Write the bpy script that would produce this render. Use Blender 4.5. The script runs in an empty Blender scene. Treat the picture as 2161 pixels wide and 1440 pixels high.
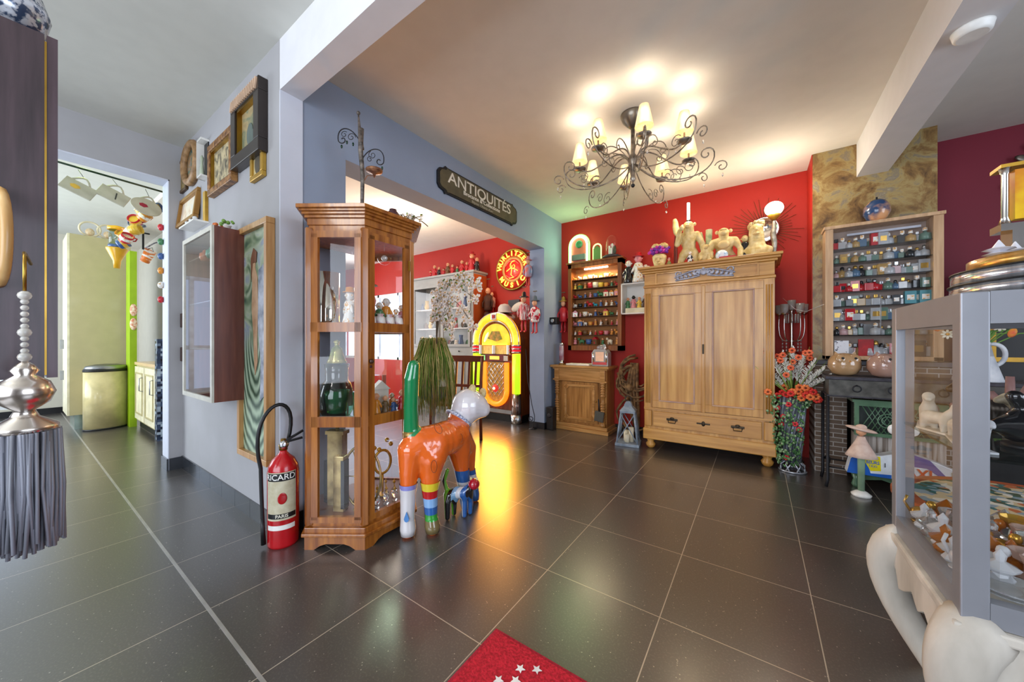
import bpy, bmesh, math, random
from mathutils import Vector, Matrix, Euler
PI = math.pi
sc = bpy.context.scene
CO = sc.collection
R = random.Random(7)
# ---------------------------------------------------------------- camera
CH = 1.0765
F, HV, CX, YAW = 742.9, 724.3, 1074.3, math.radians(-35.144)
cam = bpy.data.objects.new('camera', bpy.data.cameras.new('camera')); CO.objects.link(cam)
cam.location = (0, 0, CH); cam.rotation_euler = (PI/2, 0, -YAW)
cam.data.lens = F/2161*36; cam.data.sensor_width = 36
cam.data.shift_x = (1080.5-CX)/2161; cam.data.shift_y = (HV-720)/2161
cam.data.clip_start = 0.02
sc.camera = cam
# ---------------------------------------------------------------- view, world
sc.view_settings.view_transform = 'Standard'; sc.view_settings.look = 'None'
sc.view_settings.gamma = 1; sc.view_settings.use_curve_mapping = False
sc.view_settings.exposure = 0.85
w = bpy.data.worlds.new('daylight'); sc.world = w; w.use_nodes = True
bg = w.node_tree.nodes['Background']; bg.inputs[0].default_value = (.62, .76, 1, 1); bg.inputs[1].default_value = 1.0
def lamp(name, kind, loc, power, color, size=.1, size_y=None, rot=(0, 0, 0), spread=None):
    l = bpy.data.lights.new(name, kind); l.energy = power; l.color = color
    if kind == 'AREA':
        l.shape = 'RECTANGLE'; l.size = size; l.size_y = size_y or size
        if spread: l.spread = spread
    else: l.shadow_soft_size = size
    o = bpy.data.objects.new(name, l); o.location = loc; o.rotation_euler = rot; CO.objects.link(o)
    return o
# daylight through the shop window behind the camera, the kitchen window and the back room window
lamp('shop_window_daylight', 'AREA', (-.8, -2.55, 1.5), 70, (.86, .92, 1), 3.6, 2.0, (PI/2, 0, 0))
lamp('side_window_daylight', 'AREA', (3.35, .9, 1.6), 36, (.8, .88, 1), 2.6, 1.8, (PI/2, 0, PI/2))
lamp('kitchen_window_daylight', 'AREA', (-6.3, -1.55, 1.5), 66, (.85, .93, 1), 2.8, 1.9, (PI/2, 0, 0))
lamp('back_room_window_daylight', 'AREA', (-6.9, 2.6, 1.5), 60, (.95, .96, 1), 2.2, 1.7, (PI/2, 0, -PI/2))
lamp('back_room_lamp', 'POINT', (-3.7, 2.8, 2.3), 20, (1, .88, .74), .15)
lamp('room_lamp', 'POINT', (-1.4, -.9, 2.45), 14, (1, .97, .9), .2)
# ---------------------------------------------------------------- helpers
SN, CS = math.sin(YAW), math.cos(YAW)
def _ray(u, v):
    r = (u-CX)/F
    return Vector((r*CS+SN, -r*SN+CS, -(v-HV)/F))
def aX(u, v, X):
    d = _ray(u, v); return Vector((0, 0, CH))+d*(X/d.x)
def aY(u, v, Y):
    d = _ray(u, v); return Vector((0, 0, CH))+d*(Y/d.y)
def aZ(u, v, Z=0):
    d = _ray(u, v); return Vector((0, 0, CH))+d*((Z-CH)/d.z)
def lin(h):
    h = h.lstrip('#'); o = []
    for i in (0, 2, 4):
        c = int(h[i:i+2], 16)/255; o.append(c/12.92 if c < .04045 else ((c+.055)/1.055)**2.4)
    return (*o, 1)
MC = {}
def _new(name):
    m = bpy.data.materials.new(name); m.use_nodes = True
    n = m.node_tree; b = n.nodes['Principled BSDF']
    return m, n, b
def mat(name, h='888888', rough=.5, metal=0, var=.12, scale=9, bump=0, coat=0, emit=0, h2=None, trans=0, ior=1.45, stretch=(1, 1, 1), alpha=None, detail=3, lo=.35, hi=.65, ecol=None):
    """plain colour with procedural mottling; h2 = second colour"""
    if name in MC: return MC[name]
    m, n, b = _new(name); L = n.links
    c = lin(h)
    tc = n.nodes.new('ShaderNodeTexCoord'); mp = n.nodes.new('ShaderNodeMapping'); mp.inputs[3].default_value = stretch
    L.new(tc.outputs['Object'], mp.inputs[0])
    nz = n.nodes.new('ShaderNodeTexNoise'); nz.inputs['Scale'].default_value = scale; nz.inputs['Detail'].default_value = detail
    L.new(mp.outputs[0], nz.inputs['Vector'])
    rp = n.nodes.new('ShaderNodeValToRGB'); L.new(nz.outputs['Fac'], rp.inputs[0])
    c2 = lin(h2) if h2 else tuple(min(1, x*(1+var)) for x in c[:3])+(1,)
    c1 = c if h2 else tuple(x*(1-var) for x in c[:3])+(1,)
    rp.color_ramp.elements[0].color = c1; rp.color_ramp.elements[0].position = lo
    rp.color_ramp.elements[1].color = c2; rp.color_ramp.elements[1].position = hi
    L.new(rp.outputs[0], b.inputs['Base Color'])
    b.inputs['Roughness'].default_value = rough; b.inputs['Metallic'].default_value = metal
    b.inputs['Coat Weight'].default_value = coat; b.inputs['Coat Roughness'].default_value = .08
    b.inputs['Transmission Weight'].default_value = trans; b.inputs['IOR'].default_value = ior
    if bump:
        bp = n.nodes.new('ShaderNodeBump'); bp.inputs['Strength'].default_value = bump; bp.inputs['Distance'].default_value = .01
        L.new(nz.outputs['Fac'], bp.inputs['Height']); L.new(bp.outputs[0], b.inputs['Normal'])
    if emit:
        b.inputs['Emission Color'].default_value = lin(ecol) if ecol else c; b.inputs['Emission Strength'].default_value = emit
    MC[name] = m
    return m
def wood(name, h1, h2, rough=.35, scale=14, axis='z', coat=.2):
    st = {'z': (6, 6, .45), 'x': (.45, 6, 6), 'y': (6, .45, 6)}[axis]
    return mat(name, h1, rough, h2=h2, scale=scale*.5, stretch=st, detail=8, bump=.05, coat=coat, lo=.3, hi=.7)
def glass(name='clear_glass', tint='ffffff', refl=.16):
    if name in MC: return MC[name]
    m = bpy.data.materials.new(name); m.use_nodes = True; n = m.node_tree; n.nodes.clear()
    o = n.nodes.new('ShaderNodeOutputMaterial'); t = n.nodes.new('ShaderNodeBsdfTransparent'); g = n.nodes.new('ShaderNodeBsdfGlossy')
    mx = n.nodes.new('ShaderNodeMixShader'); fr = n.nodes.new('ShaderNodeFresnel'); nz = n.nodes.new('ShaderNodeTexNoise')
    fr.inputs[0].default_value = 1.35+refl
    nz.inputs['Scale'].default_value = 3; rp = n.nodes.new('ShaderNodeMapRange'); rp.inputs[3].default_value = .01; rp.inputs[4].default_value = .03
    n.links.new(nz.outputs['Fac'], rp.inputs[0]); n.links.new(rp.outputs[0], g.inputs['Roughness'])
    t.inputs[0].default_value = lin(tint)
    ge = n.nodes.new('ShaderNodeNewGeometry'); iv = n.nodes.new('ShaderNodeMath'); iv.operation = 'SUBTRACT'; iv.inputs[0].default_value = 1; n.links.new(ge.outputs['Backfacing'], iv.inputs[1])
    mu = n.nodes.new('ShaderNodeMath'); mu.operation = 'MULTIPLY'; n.links.new(fr.outputs[0], mu.inputs[0]); n.links.new(iv.outputs[0], mu.inputs[1])
    n.links.new(mu.outputs[0], mx.inputs[0]); n.links.new(t.outputs[0], mx.inputs[1]); n.links.new(g.outputs[0], mx.inputs[2]); n.links.new(mx.outputs[0], o.inputs[0])
    MC[name] = m; return m
TPL = {}
def _tpl(kind, *k):
    """unit shapes made once: (verts, faces)"""
    key = (kind,)+k
    if key not in TPL:
        bm = bmesh.new()
        if kind == 'sph': bmesh.ops.create_uvsphere(bm, u_segments=k[0], v_segments=max(6, k[0]*2//3), radius=1)
        elif kind == 'cone': bmesh.ops.create_cone(bm, cap_ends=True, segments=k[0], radius1=k[1], radius2=k[2], depth=1)
        else:
            vs = bmesh.ops.create_cube(bm, size=1)['verts']
            bmesh.ops.scale(bm, vec=k[0], verts=vs)
            if k[1]: bmesh.ops.bevel(bm, geom=list(bm.edges), offset=k[1], segments=2, affect='EDGES', profile=.6)
        bm.verts.index_update(); TPL[key] = ([v.co.copy() for v in bm.verts], [[v.index for v in f.verts] for f in bm.faces]); bm.free()
    return TPL[key]
class B:
    """one mesh object, built up of shapes; m = index of material"""
    def __init__(s): s.v = []; s.f = []; s.mi = []; s.sm = []
    def _add(s, vs, fs, m, M=None, smooth=False):
        n = len(s.v); s.v += [M @ Vector(v) for v in vs] if M else [Vector(v) for v in vs]
        for f in fs: s.f.append([i+n for i in f]); s.mi.append(m); s.sm.append(bool(smooth) and (len(f) < 5 or smooth == 2))
        return s
    def box(s, c, d, m=0, rz=0, bev=0, M=None, rx=0, ry=0):
        T = Matrix.Translation(c) @ Euler((rx, ry, rz)).to_matrix().to_4x4()
        return s._add(*_tpl('box', tuple(round(x, 5) for x in d), bev), m, (M @ T) if M else T)
    def bb(s, lo, hi, m=0, bev=0):
        return s.box([(a+b)/2 for a, b in zip(lo, hi)], [abs(b-a) for a, b in zip(lo, hi)], m, bev=bev)
    def cyl(s, p0, p1, r0, r1=None, m=0, seg=16, smooth=True):
        p0 = Vector(p0); p1 = Vector(p1); r1 = r0 if r1 is None else r1; d = p1-p0; q = max(r0, r1); 
        T = Matrix.Translation((p0+p1)/2) @ d.to_track_quat('Z', 'Y').to_matrix().to_4x4() @ Matrix.Diagonal((q, q, d.length, 1))
        return s._add(*_tpl('cone', seg, max(round(r0/q, 3), .001), max(round(r1/q, 3), .001)), m, T, smooth)
    def sph(s, c, r, m=0, seg=14, M=None, rz=0, rx=0, ry=0):
        r = (r, r, r) if isinstance(r, (int, float)) else r
        T = Matrix.Translation(c) @ Euler((rx, ry, rz)).to_matrix().to_4x4() @ Matrix.Diagonal((*r, 1))
        return s._add(*_tpl('sph', seg), m, (M @ T) if M else T, 2)
    def lathe(s, prof, c=(0, 0, 0), m=0, seg=20, M=None, smooth=True):
        vs = []; fs = []; n = len(prof)
        for r, z in prof: vs += [(r*math.cos(2*PI*i/seg), r*math.sin(2*PI*i/seg), z) for i in range(seg)]
        for k in range(n-1):
            for i in range(seg): j = (i+1) % seg; fs.append((k*seg+i, k*seg+j, k*seg+seg+j, k*seg+seg+i))
        ring_ = prof[0] == prof[-1]
        if prof[0][0] > .0005 and not ring_: fs.append(list(range(seg))[::-1])
        if prof[-1][0] > .0005 and not ring_: fs.append([(n-1)*seg+i for i in range(seg)])
        T = Matrix.Translation(c)
        return s._add(vs, fs, m, (T @ M) if M else T, smooth)
    def tube(s, pts, r, m=0, seg=6, closed=False, r2=None):
        pts = [Vector(p) for p in pts]; N = len(pts); vs = []; fs = []
        up = Vector((0, 0, 1)); x = None
        for i, p in enumerate(pts):
            a = pts[(i-1) % N] if (closed or i) else p; b = pts[(i+1) % N] if (closed or i < N-1) else p
            t = (b-a).normalized()
            if x is None:
                x = t.cross(up)
                if x.length < .1: x = t.cross(Vector((0, 1, 0)))
            else: x = x-t*x.dot(t)
            if x.length < 1e-6: x = t.orthogonal()
            x.normalize(); y = x.cross(t)
            rr = r if r2 is None else r+(r2-r)*i/(N-1)
            vs += [p+x*rr*math.cos(2*PI*k/seg)+y*rr*math.sin(2*PI*k/seg) for k in range(seg)]
        for i in range(N if closed else N-1):
            a = i*seg; b = ((i+1) % N)*seg
            for k in range(seg): j = (k+1) % seg; fs.append((a+k, a+j, b+j, b+k))
        if not closed: fs.append(list(range(seg))[::-1]); fs.append([(N-1)*seg+k for k in range(seg)])
        return s._add(vs, fs, m, None, True if seg < 5 else 2)
    def prism(s, poly, z0, z1, m=0, M=None, bev=0):
        """poly in xy, extruded z0..z1, then M"""
        n = len(poly); fs = [list(range(n))[::-1], list(range(n, 2*n))]+[(i, (i+1) % n, n+(i+1) % n, n+i) for i in range(n)]
        return s._add([(x, y, z0) for x, y in poly]+[(x, y, z1) for x, y in poly], fs, m, M)
    def frame(s, w, h, b, d, m=0, M=None):
        """picture frame in the xz plane centred on 0, front at y=-d"""
        for c, dd in (((0, -d/2, h/2-b/2), (w, d, b)), ((0, -d/2, -h/2+b/2), (w, d, b)), ((-w/2+b/2, -d/2, 0), (b, d, h-2*b)), ((w/2-b/2, -d/2, 0), (b, d, h-2*b))):
            s.box(c, dd, m, M=M)
        return s
    def mesh(s, name):
        me = bpy.data.meshes.new(name); me.from_pydata(s.v, [], s.f)
        me.polygons.foreach_set('material_index', s.mi); me.polygons.foreach_set('use_smooth', s.sm)
        bm = bmesh.new(); bm.from_mesh(me); bmesh.ops.recalc_face_normals(bm, faces=bm.faces); bm.to_mesh(me); bm.free(); me.update()
        return me
    def obj(s, name, mats, parent=None, loc=None, rz=0, bevel=0):
        me = s.mesh(name)
        for x in (mats if isinstance(mats, (list, tuple)) else [mats]): me.materials.append(x)
        o = bpy.data.objects.new(name, me); CO.objects.link(o)
        if parent: o.parent = parent
        if loc is not None: o.location = loc
        o.rotation_euler.z = rz
        if bevel:
            b = o.modifiers.new('bevel', 'BEVEL'); b.width = bevel; b.segments = 2; b.limit_method = 'ANGLE'
        return o
XZ = Matrix.Rotation(PI/2, 4, 'X')            # xy drawing -> xz plane, facing -Y
YZ = Matrix.Rotation(PI/2, 4, 'Z') @ XZ       # -> yz plane, facing +X
def tag(o, label, cat, group=None, kind=None):
    o['label'] = label; o['category'] = cat
    if group: o['group'] = group
    if kind: o['kind'] = kind
    return o
def thing(name, label, cat, loc=(0, 0, 0), rz=0, group=None):
    o = bpy.data.objects.new(name, None); CO.objects.link(o); o.location = loc; o.rotation_euler = (0, 0, rz); o.empty_display_size = .05
    return tag(o, label, cat, group)
def struct(name, b, m):
    o = b.obj(name, m); o['kind'] = 'structure'; return o
def text(name, body, size, m, M, parent=None, ext=.001, align='CENTER', bold=0, sx=1, lab=None):
    cu = bpy.data.curves.new(name, 'FONT'); cu.body = body; cu.size = size; cu.extrude = ext; cu.align_x = align; cu.align_y = 'CENTER'; cu.offset = bold
    t = bpy.data.objects.new(name, cu); CO.objects.link(t)
    me = bpy.data.meshes.new_from_object(t)
    bpy.data.objects.remove(t)
    me.transform(M @ Matrix.Diagonal((sx, 1, 1, 1))); me.materials.clear(); me.materials.append(m)
    o = bpy.data.objects.new(name, me); CO.objects.link(o)
    if parent: o.parent = parent
    return o
def skin(name, vs, es, m, parent=None, sub=2, loc=None):
    """vs = [(x,y,z,r)], es = edges; vertex 0 is the root"""
    me = bpy.data.meshes.new(name); me.from_pydata([v[:3] for v in vs], es, []); me.materials.append(m)
    o = bpy.data.objects.new(name, me); CO.objects.link(o)
    if parent: o.parent = parent
    if loc is not None: o.location = loc
    k = o.modifiers.new('skin', 'SKIN'); k.use_smooth_shade = True
    for i, v in enumerate(vs):
        r = v[3]; me.skin_vertices[0].data[i].radius = (r, r) if not isinstance(r, tuple) else r
        me.skin_vertices[0].data[i].use_root = (i == 0)
    ss = o.modifiers.new('sub', 'SUBSURF'); ss.levels = ss.render_levels = sub
    return o
def blob(name, vs, es, m, parent=None, vox=.006, it=6):
    """one smooth continuous body from (x, y, z, radius) joints and bones"""
    b = B()
    for v in vs: b.sph(v[:3], v[3], seg=16)
    for i, j in es:
        p, q = vs[i], vs[j]; n = max(2, int((Vector(p[:3])-Vector(q[:3])).length/(min(p[3], q[3])*.35)))
        for k in range(1, n): t = k/n; b.sph([p[a]+(q[a]-p[a])*t for a in range(3)], p[3]+(q[3]-p[3])*t, seg=12)
    o = b.obj(name, m, parent)
    r = o.modifiers.new('remesh', 'REMESH'); r.mode = 'VOXEL'; r.voxel_size = vox; r.use_smooth_shade = True
    s_ = o.modifiers.new('smooth', 'SMOOTH'); s_.iterations = it; s_.factor = .6
    return o
def clone(o, label=None, loc=None, rz=None, parent=None):
    c = o.copy(); CO.objects.link(c)
    if parent is not None: c.parent = parent
    for ch in [x for x in bpy.data.objects if x.parent == o]:
        clone(ch, parent=c)
    if label: c['label'] = label
    if loc is not None: c.location = loc
    if rz is not None: c.rotation_euler.z = rz
    return c
def spiral(c, r, turns, a0, n=18, ax=(1, 0, 0), ay=(0, 0, 1), cw=1, r_end=.2):
    """flat scroll starting at radius r around c"""
    c = Vector(c); ax = Vector(ax); ay = Vector(ay); out = []
    for i in range(n+1):
        t = i/n; rr = r*(1-(1-r_end)*t); a = a0+cw*turns*2*PI*t
        out.append(c+ax*rr*math.cos(a)+ay*rr*math.sin(a))
    return out
def bez(p0, p1, p2, p3, n=12):
    p0, p1, p2, p3 = map(Vector, (p0, p1, p2, p3)); o = []
    for i in range(n+1):
        t = i/n; o.append(p0*(1-t)**3+p1*3*t*(1-t)**2+p2*3*t*t*(1-t)+p3*t**3)
    return o
ORD = ['first', 'second', 'third', 'fourth', 'fifth', 'sixth', 'seventh', 'eighth', 'ninth', 'tenth', 'eleventh', 'twelfth', 'thirteenth', 'fourteenth', 'fifteenth', 'sixteenth']
# ---------------------------------------------------------------- common materials
chrome = mat('chrome', 'd8dadc', .12, 1, .04); steel = mat('brushed_steel', '9a9c9e', .35, 1, .08)
brass = mat('aged_brass', 'a8843a', .35, 1, .15); black = mat('black_plastic', '141416', .4); iron = mat('wrought_iron', '2a2a2e', .5, .6)
white = mat('white_ceramic', 'e8e6e0', .25, coat=.4, var=.04); cream = mat('cream_resin', 'dcc894', .55, h2='c0a260', scale=22, bump=.1)
gold = mat('gold_paint', 'c79a3a', .4, .6, .2); clear = glass(); dkred = mat('red_paint_gloss', 'b01218', .3, coat=.3)
bronze = mat('dark_bronze', '3a2f22', .4, .7, .3, bump=.2); silverm = mat('silver_plate', 'c8c4c0', .22, 1, .1)
crystal = mat('crystal_glass', 'f4f6f8', .03, trans=.9, ior=1.5, var=.02); paper = mat('paper', 'e6dfcc', .8)
# ================================================================ the room
H2 = 2.765
def floor_mat():
    m, n, b = _new('dark_floor_tiles'); L = n.links; N = n.nodes
    tc = N.new('ShaderNodeTexCoord'); mp = N.new('ShaderNodeMapping'); mp.inputs[1].default_value = (1.812, -.4697, 0)
    L.new(tc.outputs['Object'], mp.inputs[0])
    br = N.new('ShaderNodeTexBrick'); br.offset = 0; br.squash = 1
    br.inputs['Scale'].default_value = 1; br.inputs['Brick Width'].default_value = .5; br.inputs['Row Height'].default_value = .5
    br.inputs['Mortar Size'].default_value = .0022; br.inputs['Mortar Smooth'].default_value = .3; br.inputs['Bias'].default_value = 0
    br.inputs['Color1'].default_value = lin('3a3633'); br.inputs['Color2'].default_value = lin('413c38'); br.inputs['Mortar'].default_value = lin('a89c8a')
    L.new(mp.outputs[0], br.inputs['Vector'])
    vo = N.new('ShaderNodeTexVoronoi'); vo.inputs['Scale'].default_value = 62; L.new(tc.outputs['Object'], vo.inputs['Vector'])
    nz = N.new('ShaderNodeTexNoise'); nz.inputs['Scale'].default_value = 140; nz.inputs['Detail'].default_value = 2; L.new(tc.outputs['Object'], nz.inputs['Vector'])
    r1 = N.new('ShaderNodeMapRange'); r1.inputs[1].default_value = .15; r1.inputs[2].default_value = .08; L.new(vo.outputs['Distance'], r1.inputs[0])
    sel = N.new('ShaderNodeTexWhiteNoise'); L.new(vo.outputs['Position'], sel.inputs[0]); gt = N.new('ShaderNodeMath'); gt.operation = 'GREATER_THAN'; gt.inputs[1].default_value = .72; L.new(sel.outputs[0], gt.inputs[0])
    mu = N.new('ShaderNodeMath'); mu.operation = 'MULTIPLY'; L.new(r1.outputs[0], mu.inputs[0]); L.new(gt.outputs[0], mu.inputs[1])
    mu2 = N.new('ShaderNodeMath'); mu2.operation = 'MULTIPLY'; mu2.inputs[1].default_value = .75; L.new(mu.outputs[0], mu2.inputs[0])
    mx = N.new('ShaderNodeMix'); mx.data_type = 'RGBA'; L.new(mu2.outputs[0], mx.inputs[0]); L.new(br.outputs['Color'], mx.inputs[6]); mx.inputs[7].default_value = lin('b8b0a4')
    r2 = N.new('ShaderNodeMapRange'); r2.inputs[1].default_value = .52; r2.inputs[2].default_value = .75; r2.inputs[4].default_value = .22; L.new(nz.outputs['Fac'], r2.inputs[0])
    mx2 = N.new('ShaderNodeMix'); mx2.data_type = 'RGBA'; L.new(r2.outputs[0], mx2.inputs[0]); L.new(mx.outputs[2], mx2.inputs[6]); mx2.inputs[7].default_value = lin('8a8078')
    L.new(mx2.outputs[2], b.inputs['Base Color'])
    b.inputs['Roughness'].default_value = .34; b.inputs['IOR'].default_value = 1.75; b.inputs['Coat Weight'].default_value = .9; b.inputs['Coat Roughness'].default_value = .23
    bp = N.new('ShaderNodeBump'); bp.inputs['Strength'].default_value = .4; bp.inputs['Distance'].default_value = .002; bp.invert = True
    L.new(br.outputs['Fac'], bp.inputs['Height']); L.new(bp.outputs[0], b.inputs['Normal'])
    return m
fm = floor_mat()
struct('floor', B().bb((-9, -2.7, -.1), (3.6, 4.5, 0)), fm)
struct('trim_1', B().bb((-9, .459, 0), (-.9, .470, .0015)), mat('pale_metal_strip', 'b9b6b2', .3, .6))
ceilw = mat('ceiling_paint', 'd8d2c8', .85, var=.02); ceil2 = mat('left_ceiling_paint', 'd2d2ca', .85, var=.02)
grey = mat('grey_wall_paint', 'a3a2a4', .75, h2='aaa9ac', scale=3); bluegrey = mat('blue_grey_wall_paint', '8d99ae', .75, var=.03, scale=3)
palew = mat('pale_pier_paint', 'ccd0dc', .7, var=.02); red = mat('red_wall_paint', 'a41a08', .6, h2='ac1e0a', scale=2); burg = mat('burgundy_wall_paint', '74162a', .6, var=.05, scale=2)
whitep = mat('white_paint', 'dcdce0', .7, var=.02)
b = B(); b.bb((-2.38, .98, 2.70), (3.6, 4.5, 2.85)); b.bb((-9, .98, 2.70), (-2.38, 4.5, 2.85)); struct('ceiling', b, ceilw)
struct('ceiling.001', B().bb((-9, -2.7, H2), (3.6, .98, 2.85)), ceil2)
struct('trim_2', B().bb((-2.169, .866, 2.485), (3.6, .985, H2)), whitep)                        # transverse beam
struct('trim_3', B().bb((.665, -2.6, 2.43), (.845, 3.98, 2.72)), mat('beam_paint', 'd6d3d2', .7, var=.02))   # long beam
b = B(); b.bb((-4.06, .866, 0), (-2.172, .985, H2)); struct('wall_left', b, grey)
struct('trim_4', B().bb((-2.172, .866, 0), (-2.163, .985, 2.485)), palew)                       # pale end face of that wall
b = B(); b.bb((-2.38, .985, 0), (-2.169, 1.25, 2.7)); b.bb((-2.38, 1.25, 2.26), (-2.169, 3.84, 2.7)); b.bb((-2.38, 3.84, 0), (-2.169, 4.318, 2.7)); struct('wall_centre', b, bluegrey)
b = B(); b.bb((-9, 4.318, 0), (-7.6, 4.45, 2.7)); b.bb((-5.05, 4.318, 0), (1.1, 4.45, 2.7)); b.bb((-7.6, 4.318, 0), (-5.05, 4.45, .75)); b.bb((-7.6, 4.318, 2.05), (-5.05, 4.45, 2.7)); b.bb((.386, 3.985, 0.93), (.392, 4.318, 2.7)); struct('wall_back', b, red)
struct('wall_back_right', B().bb((1.1, 4.318, 0), (3.6, 4.45, 2.7)), burg)
def marble():
    m, n, b = _new('brown_marble'); L = n.links; N = n.nodes
    tc = N.new('ShaderNodeTexCoord'); n1 = N.new('ShaderNodeTexNoise'); n1.inputs['Scale'].default_value = 5.5; n1.inputs['Detail'].default_value = 12; n1.inputs['Roughness'].default_value = .68; n1.inputs['Distortion'].default_value = .5
    L.new(tc.outputs['Object'], n1.inputs['Vector']); rp = N.new('ShaderNodeValToRGB'); L.new(n1.outputs['Fac'], rp.inputs[0]); e = rp.color_ramp.elements
    e[0].position = .34; e[0].color = lin('4a3420'); e[1].position = .7; e[1].color = lin('b5a582')
    a = e.new(.46); a.color = lin('86663a'); a = e.new(.54); a.color = lin('a08a58'); a = e.new(.6); a.color = lin('7e7260')
    L.new(rp.outputs[0], b.inputs['Base Color']); b.inputs['Roughness'].default_value = .3; return m
struct('wall_chimney', B().bb((.392, 3.98, .93), (1.1, 4.318, 2.7)), marble())
def brick():
    m, n, b = _new('fireplace_brick'); L = n.links; N = n.nodes
    tc = N.new('ShaderNodeTexCoord'); mp = N.new('ShaderNodeMapping'); mp.inputs[2].default_value = (-PI/2, 0, 0); L.new(tc.outputs['Object'], mp.inputs[0])
    br = N.new('ShaderNodeTexBrick'); br.inputs['Scale'].default_value = 1; br.inputs['Brick Width'].default_value = .115; br.inputs['Row Height'].default_value = .037; br.inputs['Mortar Size'].default_value = .0035
    br.inputs['Color1'].default_value = lin('6a5444'); br.inputs['Color2'].default_value = lin('7c6a5c'); br.inputs['Mortar'].default_value = lin('b8b0a8'); L.new(mp.outputs[0], br.inputs['Vector'])
    L.new(br.outputs['Color'], b.inputs['Base Color']); b.inputs['Roughness'].default_value = .8
    bp = N.new('ShaderNodeBump'); bp.inputs['Strength'].default_value = .5; bp.inputs['Distance'].default_value = .004; bp.invert = True; L.new(br.outputs['Fac'], bp.inputs['Height']); L.new(bp.outputs[0], b.inputs['Normal'])
    return m
bk = brick()
t = thing('fireplace', 'brick fireplace with a dark opening under the marble chimney breast', 'fireplace', (0, 0, 0))
b = B(); b.bb((.40, 3.93, 0), (.60, 4.31, .9)); b.bb((.90, 3.93, 0), (1.25, 4.31, .9)); b.bb((.60, 3.93, .64), (.90, 4.31, .9)); b.obj('brick_surround', bk, t)
B().bb((.6, 4.2, 0), (.9, 4.3, .64)).obj('firebox', mat('firebox_black', '0d0b0a', .9), t)  # near-black block closing the back of the opening
B().bb((.395, 3.9, .9), (1.26, 4.31, .935)).obj('mantel', mat('grey_slate', '5a5a60', .5), t, bevel=.004)
b = B()
for k in range(5): x = -7.6+k*.6275; b.bb((x, 4.34, .75), (x+.05, 4.38, 2.05))
b.bb((-7.6, 4.34, .75), (-5.05, 4.38, .80)); b.bb((-7.6, 4.34, 2.0), (-5.05, 4.38, 2.05)); b.bb((-7.6, 4.34, 1.38), (-5.05, 4.38, 1.41)); struct('window_2', b, mat('white_window_frame', 'e4e6ea', .4))
# left (kitchen side) wall with opening
b = B(); b.bb((-4.24, .779, 0), (-4.06, .985, H2)); b.bb((-4.24, -.9, 2.455), (-4.06, .779, H2)); b.bb((-4.24, -2.7, 0), (-4.06, -.9, H2)); struct('wall_kitchen_side', b, grey)
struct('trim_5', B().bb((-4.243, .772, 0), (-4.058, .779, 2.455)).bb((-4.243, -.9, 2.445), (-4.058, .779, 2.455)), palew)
sk = mat('skirting_tile', '2a2d33', .2, coat=.6, var=.2)
b = B(); x = -4.06
while x < -2.2: b.bb((x+.001, .856, 0), (min(x+.248, -2.163), .866, .105)); x += .25
b.bb((-2.163, .857, 0), (-2.153, .985, .105)); struct('baseboard_left', b, sk)
b = B().bb((-4.06, .779, 0), (-4.05, .856, .10)); b.bb((-4.24, .762, 0), (-4.05, .772, .10)); struct('baseboard_kitchen_side', b, sk)
b = B().bb((-2.169, 3.84, 0), (-2.16, 4.31, .08)); b.bb((-2.38, 3.832, 0), (-2.16, 3.84, .08)); b.bb((-2.16, 4.308, 0), (.3, 4.318, .08)); struct('baseboard_back', b, mat('dark_skirting', '18171a', .4))
# walls behind the camera, with the shop window and side window openings
b = B(); b.bb((-4.2, -2.75, 0), (3.6, -2.65, .5)); b.bb((-4.2, -2.75, 2.5), (3.6, -2.65, H2)); b.bb((-4.2, -2.75, .5), (-2.7, -2.65, 2.5)); b.bb((1.1, -2.75, .5), (3.6, -2.65, 2.5)); struct('wall_front', b, grey)
b = B(); b.bb((3.5, -2.7, 0), (3.6, 4.45, .7)); b.bb((3.5, -2.7, 2.5), (3.6, 4.45, H2)); b.bb((3.5, -2.7, .7), (3.6, -.4, 2.5)); b.bb((3.5, 2.2, .7), (3.6, 4.45, 2.5)); struct('wall_right', b, grey)
b = B(); b.bb((-8.9, 1.3, 0), (-8.8, 4.45, 2.7)); struct('wall_back_room', b, grey)
# kitchen shell
kw = mat('kitchen_wall_paint', 'cfcabc', .7, var=.02); lime = mat('lime_green_paint', 'a8c818', .5, var=.05)
b = B(); b.bb((-8.9, .0, 0), (-8.8, 1.4, .9)); b.bb((-8.9, -1.8, 2.35), (-8.8, 1.4, H2)); b.bb((-8.9, .28, .9), (-8.8, 1.4, 2.35)); b.bb((-8.9, -1.8, 0), (-8.8, -1.3, 2.35)); b.bb((-8.9, -1.3, 0), (-8.8, 0, .12)); struct('wall_kitchen_end', b, kw)
struct('wall_kitchen_right', B().bb((-8.8, 1.3, 0), (-4.24, 1.4, H2)), kw)
b = B(); b.bb((-8.8, -1.8, 0), (-4.24, -1.7, .9)); b.bb((-8.8, -1.8, 2.4), (-4.24, -1.7, H2)); struct('wall_kitchen_left', b, kw)
b = B(); y0, y1 = -1.3, .28
for y in (y0, -.66, -.05): b.bb((-8.87, y, .12), (-8.81, y+.07, 2.35))
b.bb((-8.86, y1-.05, .9), (-8.82, y1, 2.35)); b.bb((-8.86, 0, .9), (-8.82, y1, .96)); b.bb((-8.86, y0, 2.28), (-8.82, y1, 2.35)); b.bb((-8.86, y0, .95), (-8.82, 0, 1.03)); b.bb((-8.86, y0, .12), (-8.82, 0, .2)); struct('window_1', b, mat('white_window_frame', 'e4e6ea', .4))
struct('baseboard_kitchen', B().bb((-8.8, -1.7, 0), (-8.78, 1.3, .09)), mat('dark_skirting'))
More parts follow.
